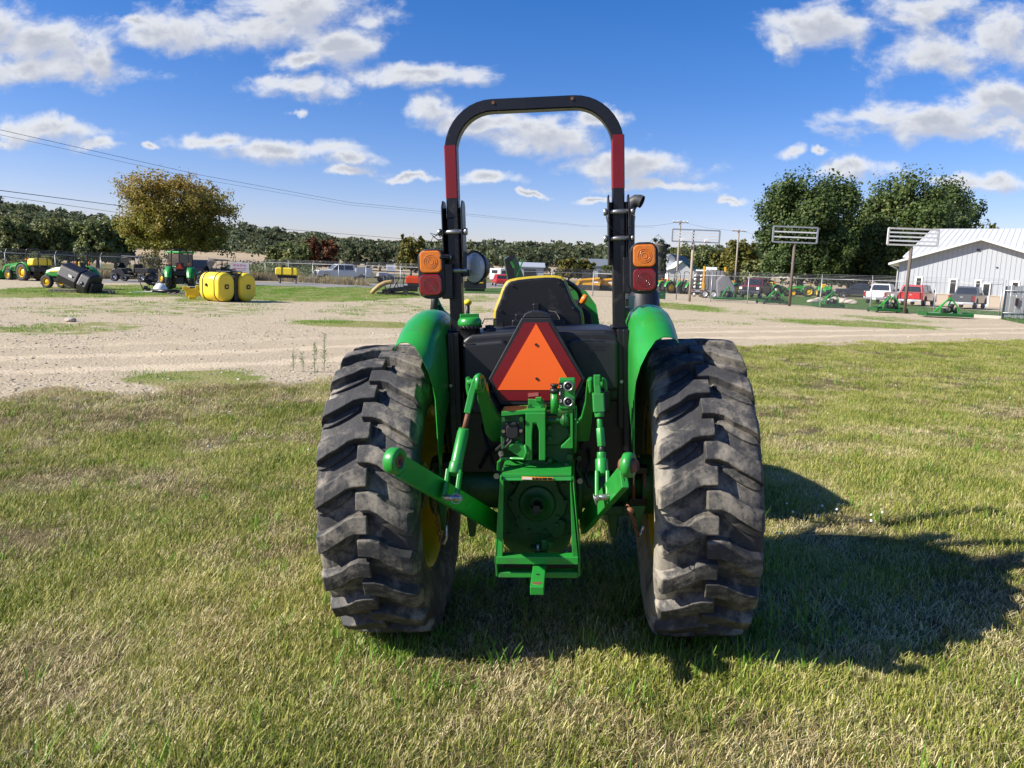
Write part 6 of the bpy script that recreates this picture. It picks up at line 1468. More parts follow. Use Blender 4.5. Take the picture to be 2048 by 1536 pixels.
def small_tractor(label, loc, rz, s=1.0, loader=False, rops=True, cab=False, tank=False, emblem=False, hoodup=False, group='green tractors in the yard', rops_m=None, cat='tractor'):
    """compact tractor, forward +y, about 3 m long"""
    t_ = thing('compact_tractor', label, cat, loc, rz, group); t_.scale = (s, s, s)
    for q in (-1, 1):
        wheel(t_, (q * .55, 0, .55), .55, .32, M_yellow, lugs=26, name='rear_wheel', out=q); wheel(t_, (q * .50, 1.55, .34), .34, .22, M_yellow, lugs=18, name='front_wheel', out=q)
        b = MB(); prof = []
        for k in range(9):
            a = R(10 + 19 * k); prof.append((-.68 * math.cos(a), .55 + .66 * math.sin(a)))
        pts = [(q * .36, y, z) for y, z in prof]; pts2 = [(q * .70, y, z - .01) for y, z in prof]; n = len(pts)
        b.add(pts + pts2 + [(x, y * .96, z - .03) for x, y, z in pts + pts2], [(i, i + 1, n + i + 1, n + i) for i in range(n - 1)] + [(2 * n + i, 3 * n + i, 3 * n + i + 1, 2 * n + i + 1) for i in range(n - 1)] + [(i, 2 * n + i, 2 * n + i + 1, i + 1) for i in range(n - 1)] + [(n + i, n + i + 1, 3 * n + i + 1, 3 * n + i) for i in range(n - 1)], True)
        b.build('fender', M_green, t_)
    bxs('chassis', M_darkst, t_, [((0, .8, .5), (.34, 2.0, .35)), ((0, 0, .55), (1.0, .22, .22)), ((0, 1.55, .36), (.9, .12, .12)), ((0, -.3, .5), (.4, .4, .35))], .02)
    bxs('platform', M_plastic, t_, [((0, .35, .72), (.72, .9, .08)), ((0, -.15, .85), (.7, .35, .25))], .02)
    b = MB(); sec = [(-.26, .62), (-.27, .92), (-.2, 1.08), (.2, 1.08), (.27, .92), (.26, .62)]; vs = []
    for (y, f, dz) in ((.75, 1, .04), (1.3, .97, 0), (1.85, .88, -.12), (1.98, .7, -.22)): vs += [(x * f, y, .62 + (z - .62) * f + dz * (z > .8)) for x, z in sec]
    k = 6; b.add(vs, [(i * k + j, i * k + j + 1, (i + 1) * k + j + 1, (i + 1) * k + j) for i in range(3) for j in range(k - 1)] + [tuple(range(k)), tuple(range(3 * k, 4 * k))], False)
    hd = b.build('hood', M_green, t_, .02)
    bxs('hood_stripe', M_yellow, t_, [((-.272, 1.2, .86), (.01, .8, .05)), ((.272, 1.2, .86), (.01, .8, .05))])
    bxs('grille', M_plastic, t_, [((0, 1.96, .72), (.34, .05, .2))])
    bxs('dash', M_plastic, t_, [((0, .68, .95), (.4, .15, .35))], .03)
    b = MB(); b.torus((0, .48, 1.17), .17, .014, Matrix.Rotation(R(-25), 4, 'X'), 20, 6); b.cyl((0, .48, 1.17), (0, .62, .95), .02, 8); b.build('steering_wheel', M_plastic, t_)
    b = MB(); b.box((0, .05, .98), (.42, .42, .10)); b.box((0, -.17, 1.2), (.40, .10, .42), (-.15, 0, 0)); st_ = b.build('seat', M_yellow if emblem is False and not cab else M_plastic, t_, .04)
    bxs('seat_back', M_plastic, t_, [((0, -.225, 1.19), (.34, .05, .36), (-.15, 0, 0))], .02)
    if rops:
        b = MB(); P = [(-.42, -.12, .8), (-.42, -.14, 1.5), (-.40, -.16, 1.85)] + [(-.40 + .2 + .2 * math.cos(R(180 - 22.5 * k)), -.16 - .02 * k, 1.9 + .2 * math.sin(R(180 - 22.5 * k))) for k in range(5)]
        P += [(-x, y, z) for x, y, z in reversed(P)]; b.tube(P, .035, 8); b.build('roll_bar', M_black, t_)
        for q in (-1, 1): bxs('amber_lamp', M_amber, t_, [((q * .46, -.2, 1.38), (.10, .07, .11))], .01); bxs('red_lamp', M_redl, t_, [((q * .46, -.2, 1.27), (.10, .07, .10))], .01)
    if cab:
        b = MB()
        for (x, y) in ((-.5, -.35), (.5, -.35), (-.5, .75), (.5, .75)): b.box((x, y, 1.45), (.06, .06, 1.2))
        b.build('cab_posts', M_plastic, t_); bxs('cab_roof', M_green, t_, [((0, .2, 2.1), (1.2, 1.35, .14))], .05)
        bxs('cab_glass', M_glass, t_, [((0, -.35, 1.6), (.94, .02, .8)), ((-.5, .2, 1.5), (.02, 1.0, 1.0)), ((.5, .2, 1.5), (.02, 1.0, 1.0)), ((0, .75, 1.55), (.94, .02, .9))])
    if emblem:
        b = MB(); b.prism([(-.22, -.34, 1.08), (.22, -.34, 1.08), (.04, -.34, 1.42), (-.04, -.34, 1.42)], (0, .02, 0)); em = b.build('emblem_board', M_darkred, t_)
        b = MB(); b.prism([(-.17, -.352, 1.11), (.17, -.352, 1.11), (0, -.352, 1.40)], (0, .01, 0)); b.build('emblem_triangle', mat('small_emblem_orange', (.95, .10, .015), .5), em)  # plain orange of the small emblem
    if tank:
        b = MB(); b.prism([(-.62, -1.15, .98), (.62, -1.15, .98), (.66, -1.15, 1.12), (.62, -1.15, 1.40), (.50, -1.15, 1.46), (-.50, -1.15, 1.46), (-.62, -1.15, 1.40), (-.66, -1.15, 1.12), (-.4, -1.15, .82), (.4, -1.15, .82)][:8], (0, .62, 0)); b.build('spray_tank', M_yelp, t_, .09, seg=4)
        bxs('tank_frame', M_black, t_, [((0, -.84, .78), (1.1, .5, .3)), ((-.3, -.84, 1.18), (.04, .68, .62)), ((.3, -.84, 1.18), (.04, .68, .62)), ((0, -1.2, 1.0), (1.7, .05, .05))])
    if loader:
        for q in (-1, 1):
            b = MB(); b.bar((q * .42, .7, 1.1), (q * .45, 1.9, .95), .06, .12); b.bar((q * .45, 1.9, .95), (q * .45, 2.4, .35), .06, .12); b.bar((q * .42, .75, .5), (q * .42, .7, 1.15), .08, .16); b.build('loader_arm', M_green, t_)
        b = MB(); b.prism([(-.75, 2.35, .08), (-.75, 2.35, .6), (-.75, 2.5, .62), (-.75, 2.95, .05), (-.75, 2.9, .0)], (1.5, 0, 0)); b.build('loader_bucket', M_green, t_, .01)
    if hoodup:
        hd.rotation_euler = (R(-55), 0, 0)
    return t_
def at_g(px, Y): p = AT(px, 560, Y); return (p.x, Y, gz(p.x, Y))
# ---- left side of the yard
small_tractor('leftmost green tractor with a front loader and a yellow spray tank on its back', at_g(64, 53), R(66), 1.04, loader=True, tank=True)
tb = small_tractor('small green tractor half hidden behind the black plastic hopper', at_g(160, 42), R(78), 1.04)
small_tractor('green tractor facing away with a small orange triangle, between the black buggies', at_g(361, 46), R(18), 1.12, emblem=True)
small_tractor('green cab tractor right behind the one with the small orange triangle', at_g(366, 57), R(58), 1.1, rops=False, cab=True)
# pickup generator ------------------------------------------------------------
def pickup(label, loc, rz, paint, topper=False, crew=True, group='parked pickups', L_=5.7, name='pickup_truck', plate=True, lift=0.0, tail=(0.30, 0.01, 0.01), service=False, trim=None, logo=True):
    t_ = thing(name, label, 'pickup', loc, rz, group); W2 = .98; z0 = .42 + lift; y0, y1 = -L_ / 2, L_ / 2; wr, wf = y0 + 1.15, y1 - .95; ry = .38 + lift * .3
    def arch(c, n=7): return [(c - .50 * math.cos(math.pi * k / (n - 1)), z0 + .06 + .44 * math.sin(math.pi * k / (n - 1))) for k in range(n)]
    side = [(y0, z0 + .1), (y0 + .02, z0 + .70)]; bedtop = z0 + .72
    cb0 = y0 + (1.95 if crew else 2.3); 
    lower = [(y0, z0 + .12), (y0, bedtop), (cb0, bedtop), (y1 - 1.35, bedtop), (y1 - .12, bedtop - .08), (y1, bedtop - .35), (y1, z0 + .1)] + list(reversed(arch(wf))) + list(reversed(arch(wr)))
    b = MB()
    for sx in (-W2, W2 - .12): b.prism([(sx, y, z) for y, z in lower], (.12, 0, 0))
    b.box((0, (cb0 + y1 - .2) / 2, z0 + .38), (W2 * 2 - .2, y1 - .2 - cb0, .66)); b.box((0, (y0 + cb0) / 2, z0 + .25), (W2 * 2 - .2, cb0 - y0 - .1, .12)); b.prism([(-W2 + .1, cb0, bedtop - .04), (-W2 + .1, y1 - 1.3, bedtop + .03), (-W2 + .1, y1 - .15, bedtop - .06), (-W2 + .1, y1 - .15, bedtop - .3), (-W2 + .1, cb0, bedtop - .3)], (W2 * 2 - .2, 0, 0))
    body = b.build('body', paint, t_, .03)
    ce = y1 - 1.55; cabp = [(cb0 - .02, bedtop), (cb0 + .10, bedtop + .66), (cb0 + .35, bedtop + .72), (ce - .75, bedtop + .70), (ce + .05, bedtop)]
    b = MB(); vs = []
    for sx in (-1, 1):
        for (y, z) in cabp: vs.append((sx * (W2 - .04 if z < bedtop + .1 else W2 - .22), y, z))
    b.add(vs, [(0, 1, 2, 3, 4), (9, 8, 7, 6, 5)] + [(i, 5 + i, 5 + (i + 1) % 5, (i + 1) % 5) for i in range(5)]); b.build('cab', paint, t_, .04)
    g = MB()      # glass, slightly proud
    def quad(p): 
        p = [Vector(q) for q in p]; n_ = (p[1] - p[0]).cross(p[2] - p[0]).normalized() * .006; g.add([q + n_ for q in p] + [q - n_ for q in p], [(0, 1, 2, 3), (7, 6, 5, 4), (0, 4, 5, 1), (1, 5, 6, 2), (2, 6, 7, 3), (3, 7, 4, 0)])
    zw0, zw1 = bedtop + .08, bedtop + .60
    if not topper: quad([(-.78, cb0 + .0, zw0), (.78, cb0 + .0, zw0), (.68, cb0 + .085, zw1), (-.68, cb0 + .085, zw1)])
    quad([(-.80, ce - .00, zw0), (.80, ce - .00, zw0), (.68, ce - .62, zw1 + .02), (-.68, ce - .62, zw1 + .02)])
    for sx in (-1, 1):
        xa, xb = sx * (W2 - .045), sx * (W2 - .195); ym = (cb0 + ce) / 2 - .1
        quad([(xa, cb0 + .18, zw0), (xa, ym - .06, zw0), (xb, ym - .06, zw1), (xb, cb0 + .26, zw1)]); quad([(xa, ym + .04, zw0), (xa, ce - .20, zw0), (xb, ce - .72, zw1), (xb, ym + .04, zw1)])
    g.build('window', M_glass, t_)
    if topper:
        b = MB(); vs = []
        tp = [(y0 + .02, bedtop), (y0 + .28, bedtop + .66), (cb0 - .05, bedtop + .70), (cb0 - .05, bedtop)]
        for sx in (-1, 1):
            for (y, z) in tp: vs.append((sx * (W2 - .03 if z < bedtop + .1 else W2 - .2), y, z))
        b.add(vs, [(0, 1, 2, 3), (7, 6, 5, 4)] + [(i, 4 + i, 4 + (i + 1) % 4, (i + 1) % 4) for i in range(4)]); tpo = b.build('topper', paint, t_, .05)
        g = MB(); quad([(-.80, y0 + .03, bedtop + .10), (.80, y0 + .03, bedtop + .10), (.66, y0 + .24, bedtop + .56), (-.66, y0 + .24, bedtop + .56)])
        for sx in (-1, 1): quad([(sx * (W2 - .04), y0 + .3, bedtop + .14), (sx * (W2 - .04), cb0 - .2, bedtop + .14), (sx * (W2 - .17), cb0 - .25, bedtop + .56), (sx * (W2 - .17), y0 + .45, bedtop + .56)])
        g.build('rear_glass', M_glass, tpo)
    tg = bxs('tailgate', paint, t_, [((0, y0 - .01, z0 + .44), (1.5, .05, .52))], .015)
    bxs('tailgate_trim', M_black, tg, [((0, y0 - .012, z0 + .74), (1.6, .05, .03))])
    bxs('rear_bumper', trim or M_chrome, t_, [((0, y0 - .10, z0 + .05), (1.85, .2, .20))], .03); bxs('front_bumper', trim or M_chrome, t_, [((0, y1 + .05, z0 + .08), (1.9, .2, .26))], .03)
    bxs('grille', M_plastic, t_, [((0, y1 + .01, z0 + .42), (1.2, .06, .32))], .01)
    for sx in (-1, 1):
        bxs('tail_light', mat('tail_lamp', tail, .3), t_, [((sx * (W2 - .09), y0 - .015, z0 + .46), (.15, .07, .42))], .01)
        bxs('headlight', M_glassl, t_, [((sx * .8, y1 + .0, z0 + .45), (.28, .08, .24))], .01)
        bxs('mirror', M_plastic, t_, [((sx * (W2 + .13), ce - .25, bedtop + .18), (.18, .1, .24))], .02)
        wheel(t_, (sx * (W2 - .15), wr, ry), ry, .27, M_chrome, name='rear_wheel', rimr=.62, out=sx); wheel(t_, (sx * (W2 - .15), wf, ry), ry, .27, M_chrome, name='front_wheel', rimr=.62, out=sx)
    if plate: bxs('number_plate', M_white, t_, [((0 if not logo else -.0, y0 - .21, z0 + .05), (.32, .02, .15))])
    if logo:
        bxs('tailgate_badge', M_galv, t_, [((0, y0 - .04, z0 + .55), (.20, .015, .07))], .006)
    if service:
        for sx in (-1, 1):
            sb = bxs('service_box', paint, t_, [((sx * .86, (y0 + cb0) / 2, bedtop + .05), (.36, cb0 - y0 - .05, .62))], .02)
            for k in range(3): bxs('locker_door', paint, sb, [((sx * 1.05, y0 + .4 + k * .62, bedtop + .05), (.02, .52, .46))], .008)
        bxs('tool_rack', M_galv, t_, [((0, (y0 + cb0) / 2, bedtop + .55), (1.6, .05, .05)), ((-.8, (y0 + cb0) / 2, bedtop + .45), (.05, .05, .25)), ((.8, (y0 + cb0) / 2, bedtop + .45), (.05, .05, .25))])
    return t_
P_white = mat('white_car_paint', (0.74, 0.73, 0.70), .3, coat=.6, var=.03); P_red = mat('red_car_paint', (0.48, 0.012, 0.012), .3, coat=.6, var=.05); P_grey = mat('dark_grey_car_paint', (0.065, 0.07, 0.078), .3, coat=.6, var=.05)
P_maroon = mat('maroon_car_paint', (0.14, 0.012, 0.018), .3, coat=.6, var=.08); P_navy = mat('near_black_car_paint', (0.018, 0.022, 0.034), .3, coat=.6)
pickup('white pickup parked left of the red one, seen from behind', at_g(1768, 74), R(-38), P_white, L_=5.8)
pickup('bright red pickup with a matching bed topper and dark rear glass', at_g(1840, 70), R(-40), P_red, topper=True, L_=5.5, trim=M_galv)
pickup('dark grey pickup in front of the glass door of the white building', at_g(1941, 66), R(-40), P_grey, L_=5.8, trim=M_galv)
pickup('dark maroon pickup cut off by the right edge of the photo behind the gate', at_g(2094, 54), R(-44), P_maroon)
pickup('dark red pickup facing the viewer behind the fence, left of the big dark trees', at_g(1514, 77), R(150), P_maroon, L_=5.9, lift=.12)
pickup('near black pickup parked side on behind the lawn and the round shrub', at_g(1722, 95), R(72), P_navy, L_=5.8)
pickup('near black pickup seen between the cab tractor and the second buggy', at_g(400, 68), R(100), P_navy)
pickup('white service truck with locker boxes driving on the road behind the left fence', at_g(686, 88), R(118), P_white, L_=6.2, service=True, lift=.12, name='service_truck', logo=False)
# trailer behind the service truck
t_ = thing('flatbed_trailer', 'low flatbed trailer with a small load behind the white service truck', 'trailer', at_g(772, 92), R(112))
bxs('trailer_bed', M_wood, t_, [((0, 0, .65), (2.0, 4.2, .1))], .01); bxs('trailer_frame', M_darkst, t_, [((-.9, 0, .55), (.1, 4.4, .12)), ((.9, 0, .55), (.1, 4.4, .12)), ((0, 2.9, .5), (.1, 1.6, .1))])
for q in (-1, 1):
    for yy in (-.4, .5): wheel(t_, (q * 1.1, yy, .36), .36, .22, M_galv)
bxs('guard_rail', M_galv, t_, [((-1, 0, 1.0), (.05, 4.2, .05)), ((1, 0, 1.0), (.05, 4.2, .05)), ((-1, 2, .85), (.05, .05, .4)), ((1, 2, .85), (.05, .05, .4)), ((-1, -2, .85), (.05, .05, .4))])
l_ = thing('crate', 'pale grey covered load lying on the flatbed trailer', 'load', Vector(at_g(768, 92)) + Vector((0, 0, .7)), R(112)); bxs('cover', M_metalw, l_, [((0, .2, .22), (1.3, 1.2, .42), (0, .08, 0)), ((.1, -.8, .15), (.9, .7, .3), (.1, 0, 0))], .08)
sg = thing('sign_board', 'small white roadside sign board above the flatbed trailer', 'sign', at_g(781, 84), R(8)); bxs('board', M_white, sg, [((0, 0, 1.75), (.95, .04, .62))], .01); bxs('sign_post', M_galv, sg, [((-.4, .03, .9), (.05, .05, 1.8)), ((.4, .03, .9), (.05, .05, 1.8))])
bxs('printed_lines', mat('sign_grey_print', (.3, .33, .38), .6), sg, [((0, -.024, 1.9), (.7, .006, .07)), ((-.05, -.024, 1.75), (.55, .006, .06)), ((0, -.024, 1.62), (.62, .006, .06))])
sg = thing('sign_board', 'faded white sign board with pink print standing behind the yellow twin tanks', 'sign', at_g(480, 72), R(5)); bxs('board', mat('faded_sign_white', (.55, .53, .50), .7, dirt=.3), sg, [((0, 0, 1.25), (1.7, .04, 1.0))], .01); bxs('sign_post', M_wood, sg, [((-.7, .04, .7), (.08, .08, 1.4)), ((.7, .04, .7), (.08, .08, 1.4))])
bxs('printed_lines', mat('sign_pink_print', (.50, .22, .30), .6), sg, [((-.5, -.024, 1.5), (.22, .006, .2)), ((-.18, -.024, 1.48), (.22, .006, .16)), ((.12, -.024, 1.5), (.2, .006, .18)), ((.42, -.024, 1.48), (.22, .006, .16)), ((0, -.024, 1.2), (1.2, .006, .07)), ((0, -.024, 1.05), (1.0, .006, .05))])
# red car and pale van far off, left of the seat
c_ = thing('parked_car', 'small red car seen from behind on the far road, left of the raised green hood', 'car', at_g(1000, 96), R(10), None)
bxs('body', P_red, c_, [((0, 0, .55), (1.7, 4.0, .55))], .18); b = MB(); b.prism([(-.72, -1.7, .8), (-.6, -1.2, 1.42), (-.6, .5, 1.45), (-.72, 1.2, .82)], (1.44, 0, 0)); b.build('cabin', P_red, c_, .05); bxs('rear_window', M_glass, c_, [((0, -1.52, 1.1), (1.15, .03, .42), (-.65, 0, 0))])
for q in (-1, 1):
    for yy in (-1.25, 1.3): wheel(c_, (q * .75, yy, .32), .32, .2, M_galv)
c_ = thing('camper_van', 'pale camper van far away directly above the small red car', 'van', at_g(1001, 128), R(20)); bxs('body', M_white, c_, [((0, 0, 1.35), (2.1, 5.4, 1.9))], .15); bxs('window', M_glass, c_, [((0, -2.71, 1.7), (1.4, .03, .6)), ((-1.06, 0, 1.7), (.03, 3.0, .5))])
for q in (-1, 1):
    for yy in (-1.6, 1.7): wheel(c_, (q * .85, yy, .36), .36, .25, M_galv)

# ---- buggies
def buggy(label, loc, rz, back=True):
    t_ = thing('utility_buggy', label, 'buggy', loc, rz, 'black utility buggies')
    b = MB()
    for sx in (-.62, .5): b.prism([(sx, y, z) for y, z in ((1.35, .5), (1.42, .85), (.95, 1.02), (.55, 1.0), (.35, .55), (-.45, .5), (-.55, .85), (-.6, .5), (-.3, .38), (.5, .36))], (.12, 0, 0))
    b.box((0, .95, .75), (1.1, .8, .45)); b.box((0, 0, .42), (1.1, 1.6, .1)); b.build('body', M_plastic, t_, .03)
    bxs('cargo_box', M_plastic, t_, [((0, -1.05, .72), (1.35, 1.05, .06)), ((-.66, -1.05, .88), (.05, 1.05, .34)), ((.66, -1.05, .88), (.05, 1.05, .34)), ((0, -1.56, .88), (1.35, .05, .34)), ((0, -.54, .88), (1.35, .05, .34))], .015)
    b = MB()
    for q in (-1, 1): b.tube([(q * .62, 1.1, .95), (q * .58, .45, 1.82), (q * .55, -.45, 1.86), (q * .6, -.55, .7)], .03, 8); b.tube([(q * .57, -.05, 1.84), (q * .6, -.1, .5)], .025, 8)
    b.tube([(-.58, .45, 1.82), (.58, .45, 1.82)], .03, 8); b.tube([(-.55, -.45, 1.86), (.55, -.45, 1.86)], .03, 8); b.build('roll_cage', M_black, t_)
    bxs('roof', mat('buggy_roof', (.10, .10, .11), .35), t_, [((0, 0, 1.9), (1.24, 1.15, .07), (.04, 0, 0))], .03); b = MB(); b.prism([(-.52, 1.0, 1.0), (.52, 1.0, 1.0), (.5, .5, 1.76), (-.5, .5, 1.76)], (0, .01, .01)); b.build('windscreen', M_glass, t_)
    for q in (-.3, .3): bxs('seat', M_rubber, t_, [((q, -.1, .72), (.5, .5, .14)), ((q, -.36, 1.05), (.48, .12, .6), (.15, 0, 0))], .04)
    for q in (-1, 1):
        for yy in (-1.05, 1.15): wheel(t_, (q * .62, yy, .33), .33, .26, M_chrome, lugs=16, rimr=.6, out=q)
        bxs('headlight', M_glassl, t_, [((q * .4, 1.38, .78), (.25, .05, .1))], .01)
    return t_
buggy('black two-seat utility buggy with cargo box, standing free in front of the willows', at_g(268, 59), R(84))
buggy('black utility buggy mostly hidden behind the yellow twin tanks', at_g(438, 60), R(86))

# ---- yellow twin tanks on the grass, foreground left
def side_tank(label, c, rz, group='yellow saddle tanks'):
    t_ = thing('saddle_tank', label, 'tank', c, rz, group)
    def ring(y, f): return [(x * f, y, .64 + (z) * f) for x, _, z in rrect(0, 0, .84, 1.26, .40, 0, 8)]
    st = [(-.70, .80), (-.68, .90), (-.62, .975), (-.54, 1.0), (-.45, 1.0), (-.43, .975), (-.39, .975), (-.37, 1.0), (.37, 1.0), (.39, .975), (.43, .975), (.45, 1.0), (.54, 1.0), (.62, .975), (.68, .9), (.70, .8)]
    b = MB(); vs = []; k = 36
    for (y, f) in st: vs += ring(y, f)
    b.add(vs, [(i * k + j, i * k + (j + 1) % k, (i + 1) * k + (j + 1) % k, (i + 1) * k + j) for i in range(len(st) - 1) for j in range(k)], True)
    b.add(ring(-.70, .8), [tuple(range(k))]); b.add(ring(.70, .8), [tuple(range(k))])
    body = b.build('tank_body', M_yelp, t_); m_ = body.modifiers.new('es', 'EDGE_SPLIT'); m_.split_angle = R(50)
    for y in (-.41, .41):
        b = MB(); P = [(x * 1.0, y, .64 + z * 1.0) for x, _, z in rrect(0, 0, .84, 1.26, .40, 0, 8)]; P.append(P[0]); P.append(P[1]); b.tube(P, .020, 6, cap=False); b.build('strap', M_rubber, t_)
    # round cornered badge with a leaping animal outline on the end
    b = MB(); b.prism(rrect(0, .66, .21, .21, .06, -.70), (0, -.02, 0)); bd_ = b.build('badge', M_plastic, t_, .004)
    b = MB(); b.prism([(-.055, -.722, .70), (-.02, -.722, .70), (.0, -.722, .68), (.04, -.722, .685), (.055, -.722, .64), (.04, -.722, .61), (.03, -.722, .645), (-.01, -.722, .64), (-.03, -.722, .61), (-.045, -.722, .615), (-.03, -.722, .66)], (0, -.004, 0)); b.build('badge_figure', M_yelp, bd_)
    b = MB(); b.lathe([(.07, 0), (.07, .05), (.05, .07), (.001, .07)], axisM((-.42, .12, .72), (-1, 0, 0)), 14); b.build('tank_cap', M_plastic, t_)
    return t_
p = G(436, 604); q = G(484, 603)
side_tank('big yellow plastic tank with black straps, the nearer and more visible of the pair', (p.x - .25, p.y + .55, 0), R(56))
side_tank('yellow plastic tank of the pair showing mainly its rounded end, on the right', (p.x + .40, p.y + 1.38, 0), R(56))
fr = thing('steel_rack', 'black steel rack standing between the two yellow saddle tanks', 'rack', (p.x + .08, p.y + .98, 0), R(56)); bxs('frame_plate', M_plastic, fr, [((0, 0, .66), (.20, 1.2, 1.22)), ((0, 0, 1.3), (.5, 1.0, .05)), ((0, 0, .05), (1.2, .9, .08))], .02)
br = thing('tank_bracket', 'yellow steel mounting bracket lying against the left end of the big yellow tank', 'bracket', Vector(at_g(384, 35)), R(20)); bxs('bracket_plate', M_yellow, br, [((0, 0, .30), (.55, .12, .36)), ((-.25, 0, .48), (.3, .12, .16)), ((.2, .1, .55), (.14, .3, .14)), ((.0, 0, .08), (.3, .3, .14))], .02)

# ---- black hopper on pallets
def pallet(label, loc, rz, w=1.2, d=1.0):
    t_ = thing('pallet', label, 'pallet', loc, rz, 'wooden pallets on the grass')
    for k in range(6): bxs('slat', M_wood, t_, [((-w / 2 + .08 + k * (w - .16) / 5, 0, .13), (.12, d, .022))])
    for q in (-1, 0, 1): bxs('runner', M_wood, t_, [((0, q * (d / 2 - .05), .06), (w, .07, .09))])
    for k in range(3): bxs('slat', M_wood, t_, [((-w / 2 + .08 + k * (w - .16) / 2, 0, .008), (.12, d, .016))])
    return t_
pallet('wooden pallet carrying the left end of the black plastic hopper', at_g(133, 37.6), R(8), 1.3, 1.0)
pallet('wooden pallet at the right end of the black plastic hopper', at_g(196, 37.9), R(-12), 1.1, 1.0)
hp = thing('plastic_hopper', 'large black plastic grass hopper with ribs, tipped over on two pallets', 'hopper', Vector(at_g(155, 37.2)) + Vector((0, 0, .15)), R(-14)); hp.rotation_euler = (0, R(20), R(-14))
b = MB(); b.prism([(-.95, -.42, .12), (-.95, -.5, .45), (-.95, -.36, .92), (-.95, .1, 1.08), (-.95, .42, .92), (-.95, .45, .1), (-.95, .1, -.02)], (1.15, 0, 0)); b.build('hopper_shell', M_plastic, hp, .09, seg=4)
b = MB(); b.prism([(.24, -.44, .10), (.24, -.54, .45), (.24, -.38, .96), (.24, .1, 1.12), (.24, .44, .95), (.24, .46, .08), (.24, .1, -.05)], (.62, 0, 0)); b.build('hopper_end', M_plastic, hp, .11, seg=4)
bxs('hopper_label', M_white, hp, [((-.18, -.475, .62), (.2, .02, .13), (.27, 0, 0))]); b = MB(); b.lathe([(.10, 0), (.10, .03), (.001, .03)], axisM((.55, -.5, .55), (0, -1, .2)), 16); b.build('hopper_port', M_plastic, hp)
bxs('hopper_frame', M_darkst, hp, [((.95, 0, .3), (.12, .7, .8)), ((1.05, .2, .1), (.5, .06, .06)), ((1.0, -.2, .5), (.3, .05, .05), (0, .6, 0))], .01)
for (px, Y, lab, seed) in ((318, 41, 'black implement parts with hoses heaped on the grass left of the white dome', 1), ):
    t_ = thing('implement_parts', lab, 'machine parts', at_g(304, 41), .3); b = MB(); rr_ = random.Random(3)
    for k in range(9): b.box((rr_.uniform(-.35, .3), rr_.uniform(-.3, .3), .12 + .1 * k), (rr_.uniform(.15, .35), .2, rr_.uniform(.06, .2)), (rr_.uniform(-.6, .6), rr_.uniform(-.8, .8), 0))
    b.build('metal_parts', M_black, t_); b = MB(); b.tube([(-.4, -.2, .1), (-.55, -.2, .5), (-.4, -.2, .75), (-.15, -.2, .9), (.1, -.25, .6), (.3, -.2, .1)], .025, 6); b.build('hose', M_rubber, t_)
t_ = thing('white_dome', 'white plastic dome lying on the grass beside the black implement parts', 'dome cover', at_g(320, 40.5)); b = MB(); b.lathe([(.36, 0), (.36, .12), (.30, .32), (.18, .46), (.001, .52)], None, 20); b.build('dome_shell', M_white, t_)
t_ = thing('white_strips', 'white plastic strips lying flat on the grass in front of the black implement parts', 'plastic strips', at_g(296, 39.5), .2)
for k in range(5): bxs('strip', M_white, t_, [((-.6 + .32 * k, .12 * (k % 2), .05 + .02 * k), (.55, .09, .03), (.1 * k, .05 * (k - 2), .5 - .3 * k))])
t_ = thing('metal_stand', 'low dark metal roller frame on the grass left of the yellow bracket', 'frame', at_g(350, 38.5), .05)
b = MB(); b.cyl((-1.1, 0, .18), (.2, 0, .18), .09, 10); b.build('roller', M_black, t_); bxs('stand_bars', M_galv, t_, [((.35, 0, .3), (.04, .04, .6), (0, .6, 0)), ((.6, 0, .3), (.04, .04, .6), (0, -.4, 0)), ((.8, 0, .45), (1.0, .04, .04)), ((.7, .3, .1), (1.3, .05, .06))])
pallet('thin pallet under the dark roller frame, left of the yellow bracket', at_g(372, 38.8), R(4), 1.6, .9)
# white container stand-alone: yellow spray tank on a stand by the fence
t_ = thing('spray_tank', 'yellow spray tank on a low stand left of the white service truck', 'tank', at_g(575, 70.5), R(2))
b = MB(); b.prism([(-1.0, -.4, .75), (1.0, -.4, .75), (1.03, -.4, 1.0), (1.0, -.4, 1.35), (.9, -.4, 1.42), (-.9, -.4, 1.42), (-1.0, -.4, 1.35), (-1.03, -.4, 1.0)], (0, .8, 0)); b.build('tank_body', M_yelp, t_, .1, seg=4)
bxs('strap', M_rubber, t_, [((-.42, 0, 1.1), (.05, .86, .72)), ((.5, 0, 1.1), (.05, .86, .72))]); bxs('pump', M_black, t_, [((-.3, -.1, 1.55), (.25, .2, .2)), ((-.1, 0, 1.5), (.5, .06, .05)), ((-.4, 0, 1.7), (.04, .04, .3))])
bxs('stand_frame', M_black, t_, [((0, 0, .62), (1.7, .6, .25))]); bxs('stand_leg', M_wood, t_, [((-.7, 0, .25), (.12, .5, .5)), ((.72, 0, .25), (.12, .5, .5))])
